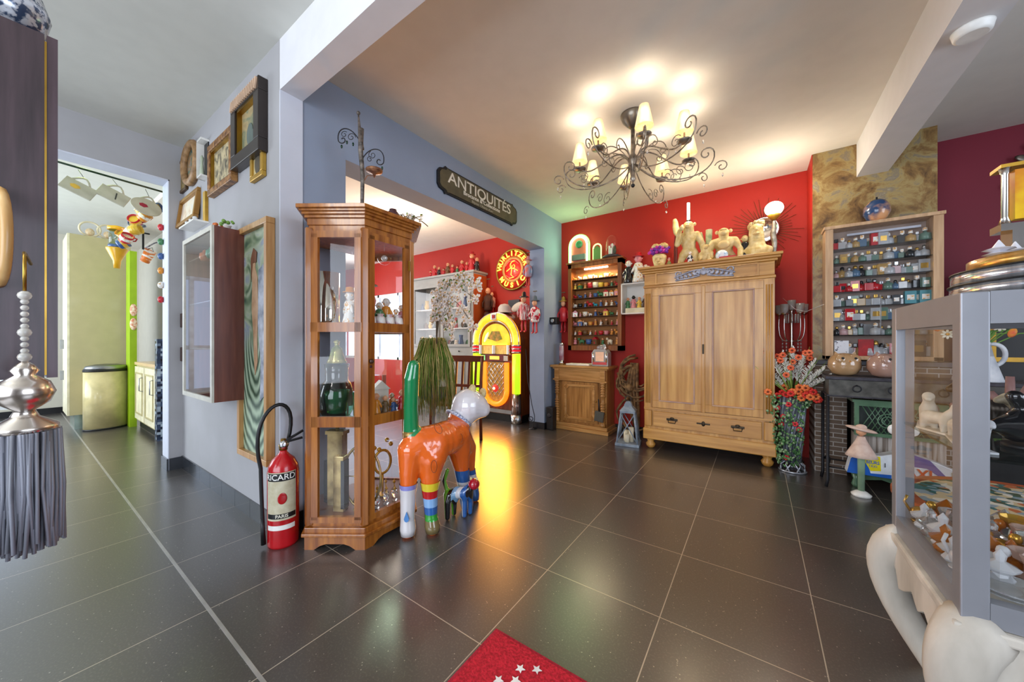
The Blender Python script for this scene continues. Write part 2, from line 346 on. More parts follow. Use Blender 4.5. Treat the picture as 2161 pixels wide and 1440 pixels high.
# ================================================================ left foreground
dkwood = wood('dark_walnut', '2e2428', '4a3a40', .45); oakm = wood('honey_oak', 'a06a2c', 'c08a48', .35)
p = aX(122, 85, -1.70); q = aX(110, 797, -1.70)
t = thing('wall_cabinet', 'dark brown wall cabinet with a brass strip at the left edge of the room', 'cabinet', (-1.70, p.y, q.z))
hh = p.z-q.z
b = B().bb((-.32, -.9, 0), (0, -.024, hh)); b.obj('cabinet_body', dkwood, t)
B().bb((-.30, -.024, .008), (.002, -.020, hh-.02)).obj('brass_strip', brass, t)
B().bb((-.32, -.020, 0), (.001, 0, hh)).obj('side_panel', wood('dark_walnut_edge', '3c2c30', '54424a', .45), t)
a = aX(-6, 400, -1.70); c = aX(-6, 600, -1.70)
B().tube(bez((0, a.y-p.y, a.z-q.z), (.06, a.y-p.y+.02, a.z-q.z+.0), (.06, a.y-p.y+.02, c.z-q.z), (0, a.y-p.y, c.z-q.z)), .012, seg=8).obj('curved_handle', wood('bamboo', 'b98a4c', 'd6b078'), t)
blueglass = mat('blue_silver_mosaic', '3c4c68', .2, .3, h2='c8ccd4', scale=60, lo=.45, hi=.55)
d = aX(22, 10, -1.78); o = B().lathe([(.02, 0), (.035, .004), (.075, .04), (.085, .09), (.07, .14), (.03, .17), (.02, .2)]).obj('mosaic_vase', blueglass, None, (-1.80, d.y-.01, p.z)); tag(o, 'blue and silver mosaic vase standing on top of the dark wall cabinet', 'vase')
# tassel hung from a brass hook, near the camera
C0 = _ray(52, 940)*.62+Vector((0, 0, CH)); k = .62/F
t = thing('key_tassel', 'grey silky tassel with a silvered bulb and crystal beads hanging from a hook', 'tassel', (C0.x, C0.y, C0.z))
rr = lambda px: px*k
b = B().lathe([(rr(48), 0), (rr(46), rr(12)), (rr(20), rr(30)), (rr(14), rr(44)), (rr(34), rr(60)), (rr(42), rr(82)), (rr(34), rr(104)), (rr(14), rr(118)), (rr(20), rr(128)), (rr(12), rr(140)), (.001, rr(150))], (0, 0, rr(30)), seg=28)
b.obj('silvered_bulb', mat('silvered_bulb', 'e0d6cc', .22, 1, .05), t)
b = B()
for i in range(11): b.sph((0, 0, rr(186+i*13)), rr(6 if i not in (0, 4, 10) else 10), seg=8)
b.obj('bead_string', mat('cut_crystal_beads', 'e8e4dc', .1, trans=.5), t)
b = B(); top = rr(186+150)
b.tube([(0, 0, top-rr(10)), (0, 0, top+rr(60)), (-rr(30), 0, top+rr(75)), (-rr(95), rr(10), top+rr(60))], rr(3)); b.obj('hook', brass, t)
b = B(); rg = random.Random(3)
for i in range(260):
    a = rg.random()*2*PI; r0 = rr(50)*math.sqrt(rg.random()); x, y = r0*math.cos(a), r0*math.sin(a); s = 1.03+rg.random()*.05; L = rr(225+rg.random()*25)
    j = rr(4); b.tube([(x, y, rr(30)), (x*s+rg.uniform(-j, j), y*s+rg.uniform(-j, j), rr(30)-L*.5), (x*1.1+rg.uniform(-j, j), y*1.1+rg.uniform(-j, j), rr(30)-L)], rr(3.2), seg=4)
o = b.obj('fringe', mat('grey_silk', '6e7078', .5, h2='9698a4', scale=80, stretch=(1, 1, .05)), t); o['kind'] = 'stuff'
# ================================================================ picture wall
def canvas(name, cols, scale, seed=0, dist=1.5):
    if name in MC: return MC[name]
    m, n, b = _new(name); L = n.links; N = n.nodes
    tc = N.new('ShaderNodeTexCoord'); mp = N.new('ShaderNodeMapping'); mp.inputs[1].default_value = (seed*3.1, seed*1.7, seed)
    nz = N.new('ShaderNodeTexNoise'); nz.inputs['Scale'].default_value = scale; nz.inputs['Detail'].default_value = 4; nz.inputs['Distortion'].default_value = dist
    L.new(tc.outputs['Object'], mp.inputs[0]); L.new(mp.outputs[0], nz.inputs[0]); rp = N.new('ShaderNodeValToRGB'); L.new(nz.outputs['Fac'], rp.inputs[0])
    e = rp.color_ramp.elements; e[0].position = .3; e[0].color = lin(cols[0]); e[1].position = .72; e[1].color = lin(cols[-1])
    for i, c in enumerate(cols[1:-1]): x = e.new(.3+.42*(i+1)/(len(cols)-1)); x.color = lin(c)
    L.new(rp.outputs[0], b.inputs['Base Color']); b.inputs['Roughness'].default_value = .6; MC[name] = m; return m
YP = .866
def picture(label, u0, u1, v0, v1, fw, dep, fm_, cm, name='framed_picture', slip=None, cat='picture', tilt=0):
    """u0,u1 left/right px, v0,v1 top/bottom px on the right edge"""
    a = aY(u0, v0, YP); bq = aY(u1, v0, YP); c = aY(u1, v1, YP)
    x0, x1, z1, z0 = a.x, bq.x, bq.z, c.z; wd, hg = x1-x0, z1-z0
    t = thing(name, label, cat, ((x0+x1)/2, YP-.001, (z0+z1)/2)); t.rotation_euler.x = tilt
    B().frame(wd, hg, fw, dep).obj('frame', fm_, t, bevel=.004)
    B().box((0, -.008, 0), (wd-1.8*fw, .010, hg-1.8*fw)).obj('picture_panel', cm, t)
    if slip: B().frame(wd-2*fw+.004, hg-2*fw+.004, .012, dep*.8).obj('slip', slip, t)
    return t
t = picture('large picture in a deep dark frame with a ribbed top edge', 506, 566, 168, 322, .075, .05, mat('dark_ribbed_frame', '241a16', .35, coat=.4), canvas('chalk_drawing', ['8a7a58', 'a8946a', '6f7a62', 'b8a478'], 5, 1), slip=brass)
wd = aY(566, 178, YP).x-aY(512, 178, YP).x; zc = (aY(566, 178, YP).z-aY(566, 312, YP).z)/2
b = B(); wd = aY(566, 168, YP).x-aY(506, 168, YP).x; zc = (aY(566, 168, YP).z-aY(566, 322, YP).z)/2
for i in range(15): b.box((-wd/2+.03+i*(wd-.06)/14, -.053, zc-.037), (.016, .012, .062), ry=.35)
b.obj('rib_moulding', mat('pale_bone_ribs', 'c9a88c', .4), t)
b = B(); b.sph((.0, -.016, -.04), (.05, .004, .07)); b.sph((.04, -.016, -.06), (.03, .004, .04)); b.obj('drawn_figure', mat('grey_pastel', '5d6862', .8), t)
picture('ornate gilt-edged brown frame with a busy engraved scene, left of the ribbed frame', 452, 503, 268, 384, .045, .04, mat('walnut_gilt_frame', '5a3418', .4, h2='a87a48', scale=30), canvas('engraving', ['3c382c', '8f8468', 'c4b48c', '6a6248'], 12, 2), slip=brass)
t = picture('small gold-framed oval portrait under the ribbed frame', 537, 563, 302, 372, .03, .025, mat('pale_gilt', 'b8923e', .4, .5), mat('cream_mount', 'c0ae7c', .7))
B().sph((0, -.014, 0), (.042, .004, .065)).obj('portrait_oval', mat('sepia_photo', '4e4636', .6), t)
# oval frame
a = aY(410, 347, YP); t = thing('oval_frame', 'oval carved wooden frame with a green and blue picture high on the wall', 'picture', (a.x, YP-.001, a.z))
b = B(); E = [(.17*math.cos(i*PI/18), 0, .15*math.sin(i*PI/18)) for i in range(36)]
b.tube([(x, -.02, z) for x, y, z in E], .03, closed=True, seg=8); b.obj('frame', mat('carved_oval_wood', '7a5a36', .5, h2='a8835a', scale=25, bump=.3), t)
B().lathe([(.15, 0), (.15, .012), (.001, .014)], M=XZ @ Matrix.Diagonal((1, .9, 1, 1)), seg=28).obj('picture_panel', canvas('green_blue_oval', ['1f3a3a', '2f6e68', 'a8783c', '4e86a0'], 14, 3), t)
picture('dark wood frame half hidden behind the oval frame', 384, 398, 330, 400, .025, .02, mat('old_dark_frame', '4a3418', .5), canvas('dark_print', ['5a4a28', '8a7440', '3a3424'], 10, 4))
picture('tilted gilt frame with a pale faded print under the oval frame', 385, 424, 396, 462, .03, .035, mat('rubbed_gilt', '9a6f34', .4, .2), canvas('faded_print', ['c8a88c', 'e0d4c0', 'c0c4cc'], 5, 5), tilt=-.12)
a = aY(437, 340, YP); t = thing('corner_shelf', 'small white and black wall display shelf beside the oval frame', 'shelf', (a.x, YP, a.z-.14))
b = B(); b.bb((-.05, -.05, .27), (.05, 0, .285)); b.bb((-.05, -.05, 0), (.05, 0, .012)); b.bb((-.052, -.05, 0), (-.044, 0, .28)); b.obj('shelf_case', white, t)
B().bb((-.044, -.006, .012), (.05, 0, .27)).obj('back_panel', black, t)
B().lathe([(.012, 0), (.014, .02), (.008, .1), (.012, .14), (.001, .16)], (0, -.03, .012)).obj('post', mat('pale_green_glaze', 'b6c0a8', .3), t)
a = aY(437, 440, YP); t = thing('wall_bracket', 'narrow white shelf with small glass ornaments under the tilted frame', 'shelf', (a.x-.12, YP, a.z-.12))
b = B(); b.bb((-.22, -.09, 0), (.16, 0, .012)); b.obj('shelf_board', white, t)
B().bb((.10, -.02, .01), (.15, 0, .24)).obj('gilt_upright', gold, t)
for i in range(6):
    o = B().lathe([(.012, 0), (.016, .004), (.005, .02), (.016, .045), (.010, .055)]).obj('glass_ornament', clear if i % 2 else mat('frosted_white_glass', 'e4e8ea', .3), None, (a.x-.12-.19+i*.05, YP-.045, a.z-.107)); tag(o, ORD[i]+' small glass ornament from the left on the narrow white wall shelf', 'ornament', 'glass ornaments on the wall shelf')
# glass wall cabinet
a = aY(390, 510, YP); x0, x1, z0, z1 = -3.96, -3.12, .665, 1.93
# it projects 0.16 m; front measured on its own plane
YC = YP-.17
fl_ = aY(390, 505, YC); fr_ = aY(452, 475, YC); bt = aY(450, 850, YC)
x0, x1, z1, z0 = fl_.x, fr_.x, fr_.z, bt.z
t = thing('glass_wall_cabinet', 'shallow brown wall cabinet with mirrored glass front left of the tall painting', 'cabinet', (x0, YP, z0))
W, Hh = x1-x0, z1-z0
B().bb((W-.015, -.17, 0), (W, 0, Hh)).bb((0, -.17, 0), (.015, 0, Hh)).bb((0, -.17, 0), (W, 0, .015)).bb((0, -.17, Hh-.015), (W, 0, Hh)).obj('carcase', wood('red_brown_laminate', '5e2e24', '7a4434', .35), t)
B().bb((.015, -.012, .015), (W-.015, -.002, Hh-.015)).obj('mirror_back', mat('mirror_silver', 'e4e8ec', .02, 1, .01), t)
B().frame(W, Hh, .028, .012, M=Matrix.Translation((W/2, -.17, Hh/2))).obj('door_frame', mat('cream_edge_strip', 'c6c2b6', .4), t)
B().bb((.02, -.176, .02), (W-.02, -.172, Hh-.02)).obj('glass_door', clear, t)
for i, zz in enumerate((.3, .58, .86)):
    B().bb((.015, -.16, zz*Hh), (W-.015, -.014, zz*Hh+.006)).obj('glass_shelf', clear, t)
flc = [('f0e45c', 'yellow'), ('e8e4d8', 'white'), ('d45a78', 'pink'), ('e07a3c', 'orange'), ('7aa04a', 'green')]
for i in range(5):
    h, cn = flc[i]; t2 = thing('flower_posy', '%s silk flower posy on top of the brown wall cabinet' % cn, 'flowers', (x0+W*(.1+.2*i), YP-.09, z1))
    b = B(); rg = random.Random(i)
    for k in range(9): b.sph((rg.uniform(-.03, .03), rg.uniform(-.03, .03), .03+rg.random()*.03), .007+.006*rg.random(), seg=7)
    b.obj('blossom', mat('petal_'+cn, h, .6), t2); B().lathe([(.014, 0), (.02, .025), (.024, .028)], seg=10).obj('pot', white, t2)
for i in range(3):
    o = B().lathe([(.02, 0), (.03, .02), (.028, .05), (.012, .06), (.012, .07), (.001, .08)]).obj('trinket_jar', mat(('trinket_amber', 'trinket_green', 'trinket_rose')[i], ('c06a3a', '3f8a6a', 'c04a5a')[i], .3), None, (x0+W*(.25+i*.22), YP-.10, z0+.86*Hh+.0065)); tag(o, ('amber', 'green', 'rose')[i]+' trinket jar on the top shelf of the brown wall cabinet', 'jar')
# tall painting
p0 = aY(562, 455, YP-.045); p1 = aY(500, 492, YP-.045); p2 = aY(557, 985, YP-.045)
x0, x1, z1, z0 = p1.x, p0.x, p0.z, p2.z; W, Hh = x1-x0, z1-z0
def tallpaint():
    m, n, b = _new('mosaic_style_painting'); L = n.links; N = n.nodes
    tc = N.new('ShaderNodeTexCoord'); sp = N.new('ShaderNodeSeparateXYZ'); L.new(tc.outputs['Generated'], sp.inputs[0])
    nz = N.new('ShaderNodeTexNoise'); nz.inputs['Scale'].default_value = 4; nz.inputs['Distortion'].default_value = 1.6; L.new(tc.outputs['Object'], nz.inputs[0])
    rp = N.new('ShaderNodeValToRGB'); L.new(nz.outputs['Fac'], rp.inputs[0]); e = rp.color_ramp.elements; e[0].position = .32; e[0].color = lin('3e5a48'); e[1].position = .7; e[1].color = lin('d8d4cc')
    for x_, c_ in ((.42, '7a9070'), (.5, 'a8b49a'), (.58, '8894a4')): y = e.new(x_); y.color = lin(c_)
    mp = N.new('ShaderNodeMapping'); mp.inputs[3].default_value = (1, 1, .45); L.new(tc.outputs['Object'], mp.inputs[0])
    wv = N.new('ShaderNodeTexWave'); wv.wave_type = 'RINGS'; wv.rings_direction = 'Y'; wv.inputs['Scale'].default_value = 9; wv.inputs['Distortion'].default_value = 3; L.new(mp.outputs[0], wv.inputs[0])
    r2 = N.new('ShaderNodeValToRGB'); L.new(wv.outputs['Fac'], r2.inputs[0]); r2.color_ramp.elements[0].color = lin('33503c'); r2.color_ramp.elements[1].color = lin('a8bca0')
    mr = N.new('ShaderNodeMapRange'); mr.inputs[1].default_value = .55; mr.inputs[2].default_value = .45; L.new(sp.outputs['Z'], mr.inputs[0])
    mx = N.new('ShaderNodeMix'); mx.data_type = 'RGBA'; L.new(mr.outputs[0], mx.inputs[0]); L.new(rp.outputs[0], mx.inputs[6]); L.new(r2.outputs[0], mx.inputs[7]); L.new(mx.outputs[2], b.inputs['Base Color'])
    b.inputs['Roughness'].default_value = .35; return m
t = thing('tall_painting', 'tall narrow painting of a pale figure over green swirls', 'painting', ((x0+x1)/2, YP-.001, (z0+z1)/2))
B().frame(W, Hh, .035, .045).obj('frame', wood('light_pine_frame', 'a8743c', 'c89a62', .4), t, bevel=.003)
B().bb((-W/2+.03, -.02, -Hh/2+.03), (W/2-.03, -.005, Hh/2-.03)).obj('painted_panel', tallpaint(), t)
M1 = XZ
def flat(poly, y, th=.002): return B().prism(poly, -y, -y+th, M=XZ)
b = B().prism([(-.05, .48), (-.02, .52), (.01, .50), (.0, .44), (.035, .38), (.045, .2), (.03, .02), (.035, -.12), (.0, -.2), (-.015, -.1), (-.025, .05), (-.05, .2), (-.04, .36)], .020, .023, M=XZ)
b.obj('painted_figure', mat('painted_skin', 'b58a66', .5, h2='d0ab88', scale=12), t)
b = B().prism([(-.06, .5), (-.02, .56), (.03, .53), (.02, .47), (-.03, .47), (-.05, .36)], .0225, .0245, M=XZ); b.obj('painted_hair', mat('painted_hair', '7a5038', .5), t)
b = B().prism([(.05, .42), (.12, .45), (.15, .2), (.13, -.05), (.15, -.3), (.07, -.35), (.08, -.1), (.04, .1)], .020, .0225, M=XZ); b.obj('painted_drape', mat('painted_drape', '5a6678', .5, h2='c4c8d4', scale=10), t)
for zz, lb in ((1.27, 'small dark wooden plaque left of the brown wall cabinet, the upper one'), (.98, 'small dark wooden key rack left of the brown wall cabinet, the lower one')):
    o = B().box((0, 0, 0), (.05, .02, .12), bev=.005).obj('wall_plaque', mat('dark_plaque', '3a2018', .5), None, (-4.03, YP-.01, zz)); tag(o, lb, 'plaque')
# ================================================================ fire extinguisher
e = aZ(598, 1145); rad = .074
redx = mat('extinguisher_red', 'b8101a', .25, coat=.5)
t = thing('fire_extinguisher', 'red fire extinguisher with a cream and black label standing left of the display cabinet', 'fire extinguisher', (e.x, e.y, 0), math.atan2(-e.x, e.y)+.1)
B().lathe([(rad*.95, 0), (rad, .012), (rad, .39), (rad*.93, .42), (rad*.7, .455), (rad*.4, .475), (.018, .49), (.018, .505)], seg=32).obj('cylinder', redx, t)
B().lathe([(.020, 0), (.022, .03), (.014, .035), (.012, .06)], (0, 0, .50)).obj('valve', brass, t)
B().lathe([(.006, 0), (.022, .004), (.022, .012), (.006, .016)], M=XZ, c=(0, -.022, .535), seg=18).obj('gauge', chrome, t)
b = B().box((.045, 0, .565), (.11, .018, .01), ry=-.5).box((.04, 0, .545), (.10, .016, .01), ry=-.15); b.obj('lever', black, t)
b = B().tube(bez((.02, .02, .53), (.11, .03, .86), (-.18, -.02, .80), (-.10, .0, .42), 18)+bez((-.10, 0, .42), (-.098, .0, .3), (-.094, 0, .2), (-.088, 0, .02), 8)[1:], .0095, seg=8); b.obj('hose', black, t)
B().cyl((-.088, 0, .02), (-.094, 0, .16), .012, .009).obj('nozzle', black, t)
def patch(z0, z1, a0, a1, r, m, name, par):
    n = 14; vs = [(r*math.sin(a0+(a1-a0)*i/n), -r*math.cos(a0+(a1-a0)*i/n), z) for z in (z0, z1) for i in range(n+1)]
    return B()._add(vs, [(i, i+1, n+2+i, n+1+i) for i in range(n)], 0, None, True).obj(name, m, par)
lab = patch(.15, .40, -1.25, .75, rad+.0012, mat('label_cream', 'c9c2a8', .5, h2='b8ae90', scale=30), 'label', t)
patch(.355, .395, -1.2, .7, rad+.0018, black, 'label_band', t); patch(.16, .185, -1.2, .7, rad+.0018, black, 'label_band', t)
patch(.10, .125, -1.2, .65, rad+.0015, white, 'sticker', t)
def wraptext(body, z, size, r, m, par, a=0, nm='lettering'):
    o = text(nm, body, size, m, Matrix.Identity(4), par, ext=.0004, bold=.0004)
    for v in o.data.vertices:
        th = v.co.x/r+a; zz = v.co.y; rr2 = r+v.co.z; v.co = (rr2*math.sin(th), -rr2*math.cos(th), z+zz)
    return o
wraptext('RICARD', .375, .042, rad+.0022, white, t, -.32)
wraptext('PARIS', .172, .024, rad+.0022, paper, t, -.2)
B().sph((-.012, -rad-.001, .265), (.022, .003, .03), 0).obj('label_emblem', dkred, t)
# ================================================================ corner display cabinet
chy = wood('cherry_wood', '7a3e0e', 'b06c26', .28, coat=.5)
PL = [(-2.165, 1.06), (-1.925, .907), (-1.685, 1.077), (-1.69, 1.378), (-1.925, 1.552), (-2.165, 1.40)]
cx0, cy0 = -1.93, 1.23
def off(d):
    out = []
    for x, y in PL:
        v = Vector((x-cx0, y-cy0)); l = v.length; q = Vector((x, y))+v/l*d*1.15
        if x < -2.1: q.x = x
        out.append((q.x, q.y))
    return out
t = thing('display_cabinet', 'tall cherry wood curio cabinet with canted glazed sides against the blue-grey wall', 'cabinet', (0, 0, 0))
b = B(); b.prism(off(.0), .10, .135); b.prism(off(.022), .085, .115); b.prism(off(.035), .07, .088)
b.obj('base_moulding', chy, t, bevel=.004)
b = B()
for i in range(5):
    p_, q_ = Vector(off(.02)[i]), Vector(off(.02)[i+1]); L = (q_-p_).length; an = math.atan2(q_.y-p_.y, q_.x-p_.x)
    M = Matrix.Translation((p_.x, p_.y, 0)) @ Matrix.Rotation(an, 4, 'Z') @ XZ
    f = .05
    b.prism([(0, 0), (f, 0), (f+.03, .02), (f+.06, .03), (L-f-.06, .03), (L-f-.03, .02), (L-f, 0), (L, 0), (L, .075), (0, .075)], -.018, .0, M=M)
b.obj('bracket_plinth', chy, t)
b = B()
for d_, z0_, z1_ in ((.0, 1.66, 1.70), (.008, 1.695, 1.735), (.02, 1.73, 1.75), (.033, 1.745, 1.762), (.045, 1.758, 1.772), (.058, 1.77, 1.79)): b.prism(off(d_), z0_, z1_)
b.obj('cornice', chy, t, bevel=.002)
for i in (1, 2, 3, 4):
    x, y = PL[i]; B().box((x-.004*(x > -1.8), y, .9), (.034, .034, 1.56), bev=.004, rz=.26*(-1 if i in (1, 2) else 1)).obj('post', chy, t)
ZR = [(.135, .165), (.635, .69), (1.135, 1.185), (1.63, 1.665)]
for i in range(5):
    p_, q_ = Vector(PL[i]), Vector(PL[i+1]); L = (q_-p_).length; an = math.atan2(q_.y-p_.y, q_.x-p_.x); M = Matrix.Translation((p_.x, p_.y, 0)) @ Matrix.Rotation(an, 4, 'Z')
    b = B()
    for a0, a1 in ZR: b.box((L/2, 0, (a0+a1)/2), (L-.02, .022, a1-a0), M=M)
    if i in (1, 2, 3):
        for xx in (.034, L-.034): b.box((xx, 0, .9), (.034, .022, 1.5), M=M)
    b.obj('door' if i == 2 else 'side_frame', chy, t)
    B().box((L/2, .0, .9), (L-.05, .003, 1.5), M=M).obj('glass_pane', clear, t)
B().bb((-2.165, 1.07, .13), (-2.162, 1.39, 1.66)).obj('glass_back', clear, t)
for zz in (.15, .66, 1.16): B().prism([(x*.985+cx0*.015, y*.97+cy0*.03) for x, y in PL], zz, zz+.008).obj('shelf', mat('cherry_shelf', '6a3818', .4) if zz < .3 else glass('greenish_glass', 'd8ece4'), t)
B().prism([(x*.99+cx0*.01, y*.985+cy0*.015) for x, y in PL], 1.655, 1.66).obj('top_panel', chy, t)
b = B().sph((-1.668, 1.105, .98), .013, 0).cyl((-1.69, 1.105, .98), (-1.668, 1.105, .98), .006); kb = b.obj('knob', mat('dark_knob', '3a2014', .3), t)
B().bb((-1.68, 1.098, .945), (-1.674, 1.112, .958)).obj('lock', chrome, t)
for zz in (1.5, .3): B().bb((-1.684, 1.352, zz), (-1.674, 1.362, zz+.06)).obj('hinge', brass, t)
# contents
def put(name, label, cat, m, fn, loc, group=None, rz=0):
    b = B(); fn(b); o = b.obj(name, m, None, loc, rz); tag(o, label, cat, group); return o
zT = 1.169
put('glass_cylinder', 'tall clear mirrored glass cylinder vase on the top shelf of the cherry cabinet', 'vase', mat('mirrored_glass', 'd8d4c8', .06, .85, .1, trans=.2), lambda b: b.lathe([(.058, 0), (.06, .005), (.06, .30), (.056, .30), (.055, .01)], seg=28), (-1.965, 1.03, zT))
for x, y, r, lb in ((-1.80, 1.115, .042, 'clear glass ball hanging inside the cherry cabinet behind the canted pane'), (-1.79, 1.27, .040, 'clear glass ball hanging inside the cherry cabinet behind the door')):
    t2 = thing('glass_ball', lb, 'ornament', (x, y, 1.575)); B().sph((0, 0, 0), r, seg=20).obj('ball', clear, t2); B().sph((0, 0, 0), r*.45, seg=12).obj('added_bright_core', mat('added_bright_core', 'e8e0d8', .2, .3), t2); B().cyl((0, 0, r), (0, 0, .083), .001).obj('thread', white, t2)  # pale inner sphere added so the clear ball reads brighter
def figur(label, loc, s, body, head, group=None, rz=0, hat=None, name='figurine', seed=0):
    """small standing figure: body, head, arms, base"""
    rg = random.Random(seed); t = thing(name, label, 'figurine', loc, rz, group)
    b = B().lathe([(.20*s, 0), (.22*s, .05*s), (.17*s, .25*s), (.13*s, .45*s), (.16*s, .60*s), (.13*s, .68*s), (.05*s, .72*s)], seg=12); b.sph((.16*s, -.05*s, .48*s), (.05*s, .05*s, .16*s), ry=-.4, seg=8); b.sph((-.16*s, -.05*s, .48*s), (.05*s, .05*s, .16*s), ry=.4+rg.random()*.4, seg=8)
    b.obj('body', body, t)
    b = B().sph((0, 0, .84*s), (.13*s, .13*s, .15*s), seg=10); b.sph((0, -.13*s, .83*s), .03*s, seg=6); b.sph((.13*s, 0, .84*s), .03*s, seg=6); b.sph((-.13*s, 0, .84*s), .03*s, seg=6); b.obj('head', head, t)
    if hat: B().lathe([(.2*s, 0), (.19*s, .02*s), (.12*s, .03*s), (.11*s, .14*s), (.001, .17*s)], (0, 0, .92*s), seg=12).obj('hat', hat, t)
    return t
mW = mat('glazed_white', 'e8e4dc', .25, h2='d8a050', scale=60, lo=.55, hi=.62, coat=.3); mBk = mat('glazed_black', '16161a', .25, coat=.4); mOr = mat('glazed_orange', 'd88a28', .3, coat=.3); mBl = mat('glazed_blue', '3a5a90', .3, coat=.3); mGn = mat('glazed_green', '3f7a4c', .3, coat=.3); mRd = mat('glazed_red', 'c0202a', .3, coat=.3); mPk = mat('glazed_pink', 'd88a90', .35); mSk = mat('painted_face', 'dca078', .4); mYl = mat('glazed_yellow', 'e0b83c', .3, coat=.3)
figur('white and orange spotted animal figurine on the top shelf of the cherry cabinet', (-1.83, 1.08, zT), .20, mW, mW, hat=mOr, seed=1)
figur('black and white waiter figurine beside the spotted one in the cherry cabinet', (-1.765, 1.11, zT), .15, mBk, mW, seed=2)
figur('figurine in a green hat behind the spotted one in the cherry cabinet', (-1.84, 1.2, zT), .26, mPk, mSk, hat=mGn, seed=3)
for i, (c_, n_) in enumerate(((mBl, 'blue'), (mGn, 'green'), (mOr, 'orange'), (mW, 'white'), (mPk, 'pink'))):
    figur('%s figurine on the top shelf of the cherry cabinet behind the door' % n_, (-1.76+(i % 2)*.015, 1.15+i*.055, zT), .11+.03*(i % 3), c_, mW, seed=5+i, rz=1.2)
for i in range(5):
    put('flowered_jar', ORD[i]+' white flowered jar from the left behind the cherry cabinet door', 'jar', mat('white_flowered', 'e4e0da', .4, h2='c8a0a8', scale=40, lo=.5, hi=.6), lambda b: b.lathe([(.018, 0), (.03, .02), (.026, .05), (.015, .06), (.02, .07)], seg=12), (-1.715, 1.13+i*.06, zT), 'flowered jars in the cherry cabinet')
zM = .669
gg = mat('green_glass', '4a9a70', .08, trans=.6, ior=1.3, var=.1); clg = glass('pale_green_glass', 'b8dcc8', .3)
def bell(b): b.lathe([(.055, 0), (.045, .02), (.035, .05), (.028, .08), (.012, .095), (.012, .11), (.018, .12), (.001, .13)], seg=20)
put('glass_bell', 'green and gold glass bell on top of the jar in the cherry cabinet', 'bell', mat('green_gold_glass', '8aa05a', .15, .4, h2='d0c078', scale=18), bell, (-1.93, 1.06, .965))
put('glass_storage_jar', 'wide clear green banded glass jar on the middle shelf of the cherry cabinet', 'jar', clg, lambda b: b.lathe([(.07, 0), (.085, .03), (.09, .12), (.075, .18), (.06, .20), (.06, .25), (.065, .29), (.06, .29), (.055, .2)], seg=24), (-1.93, 1.06, zM))
put('green_bowl', 'green ribbed glass bowl inside the cherry cabinet, middle shelf', 'bowl', gg, lambda b: b.lathe([(.03, 0), (.05, .01), (.062, .10), (.064, .13), (.058, .13), (.05, .02)], seg=18), (-1.93, 1.06, zM+.012))
put('green_tumbler', 'dark green glass tumbler with amber base in the cherry cabinet', 'glass', mat('bottle_green_glass', '2e6a44', .1, trans=.5, h2='b08a2c', scale=9), lambda b: b.lathe([(.03, 0), (.034, .01), (.04, .14), (.036, .14)], seg=18), (-1.79, 1.115, zM))
put('glass_goblet', 'clear footed glass goblet at the back of the cherry cabinet', 'glass', clear, lambda b: b.lathe([(.04, 0), (.008, .01), (.006, .1), (.04, .14), (.045, .22)], seg=18), (-1.84, 1.22, zM))
for i in range(9):
    c_, n_ = ((mW, 'white'), (mBl, 'blue'), (mOr, 'orange'), (mRd, 'red'), (mat('bronze_glaze', '6a4a2a', .3), 'brown'))[i % 5]
    figur('%s figurine, %s from left on the middle shelf behind the cabinet door' % (n_, ORD[i]), (-1.735-.055*(i % 2), 1.12+i*.029, zM), .09+.04*((i*7) % 3)/2, c_, mW if i % 2 else mSk, 'figurines on the middle shelf of the cherry cabinet', seed=20+i, rz=1.3)
put('cottage_ornament', 'small white house ornament with a red chimney in the cherry cabinet', 'ornament', [mat('cottage_white', 'd8d0c4', .5), mat('cottage_roof', 'a0401c', .5)], lambda b: (b.box((0, 0, .07), (.08, .06, .14)), b.prism([(-.05, 0), (.05, 0), (0, .05)], -.035, .035, 0, M=Matrix.Translation((0, 0, .14)) @ XZ), b.box((.02, 0, .19), (.02, .02, .06), 1)), (-1.80, 1.25, zM), rz=1.2)
zB = .159
amb = mat('smoked_brass', '8a7448', .25, .6, .2, h2='c8b078', scale=12)
put('brass_box_clock', 'tall brass framed rectangular block in the bottom of the cherry cabinet', 'ornament', [amb, mBk], lambda b: (b.box((0, 0, .15), (.06, .05, .30), 0, bev=.003), b.box((.03, -.01, .15), (.02, .045, .26), 1)), (-1.87, 1.05, zB), rz=.48)
put('candlestick', 'square brass candlestick at the back of the cherry cabinet', 'candlestick', amb, lambda b: (b.box((0, 0, .2), (.09, .05, .4)), b.box((0, 0, .41), (.11, .06, .02)), b.cyl((0, 0, .42), (0, 0, .5), .01)), (-1.96, 1.08, zB), rz=.48)
put('wheel_ornament', 'brass spoked wheel ornament in the bottom of the cherry cabinet', 'ornament', amb, lambda b: (b.tube([(.11*math.cos(a*PI/12), 0, .18+.17*math.sin(a*PI/12)) for a in range(24)], .007, closed=True), [b.cyl((0, 0, .18), (.11*math.cos(a), 0, .18+.17*math.sin(a)), .003) for a in (0, 1.05, 2.1, 3.14, 4.2, 5.2)], b.box((0, 0, .005), (.08, .04, .01))), (-1.78, 1.12, zB), rz=.48)
put('black_casket', 'black lacquer box at the back left of the cherry cabinet', 'box', mBk, lambda b: b.box((0, 0, .12), (.07, .07, .24), bev=.003), (-2.01, 1.08, zB))
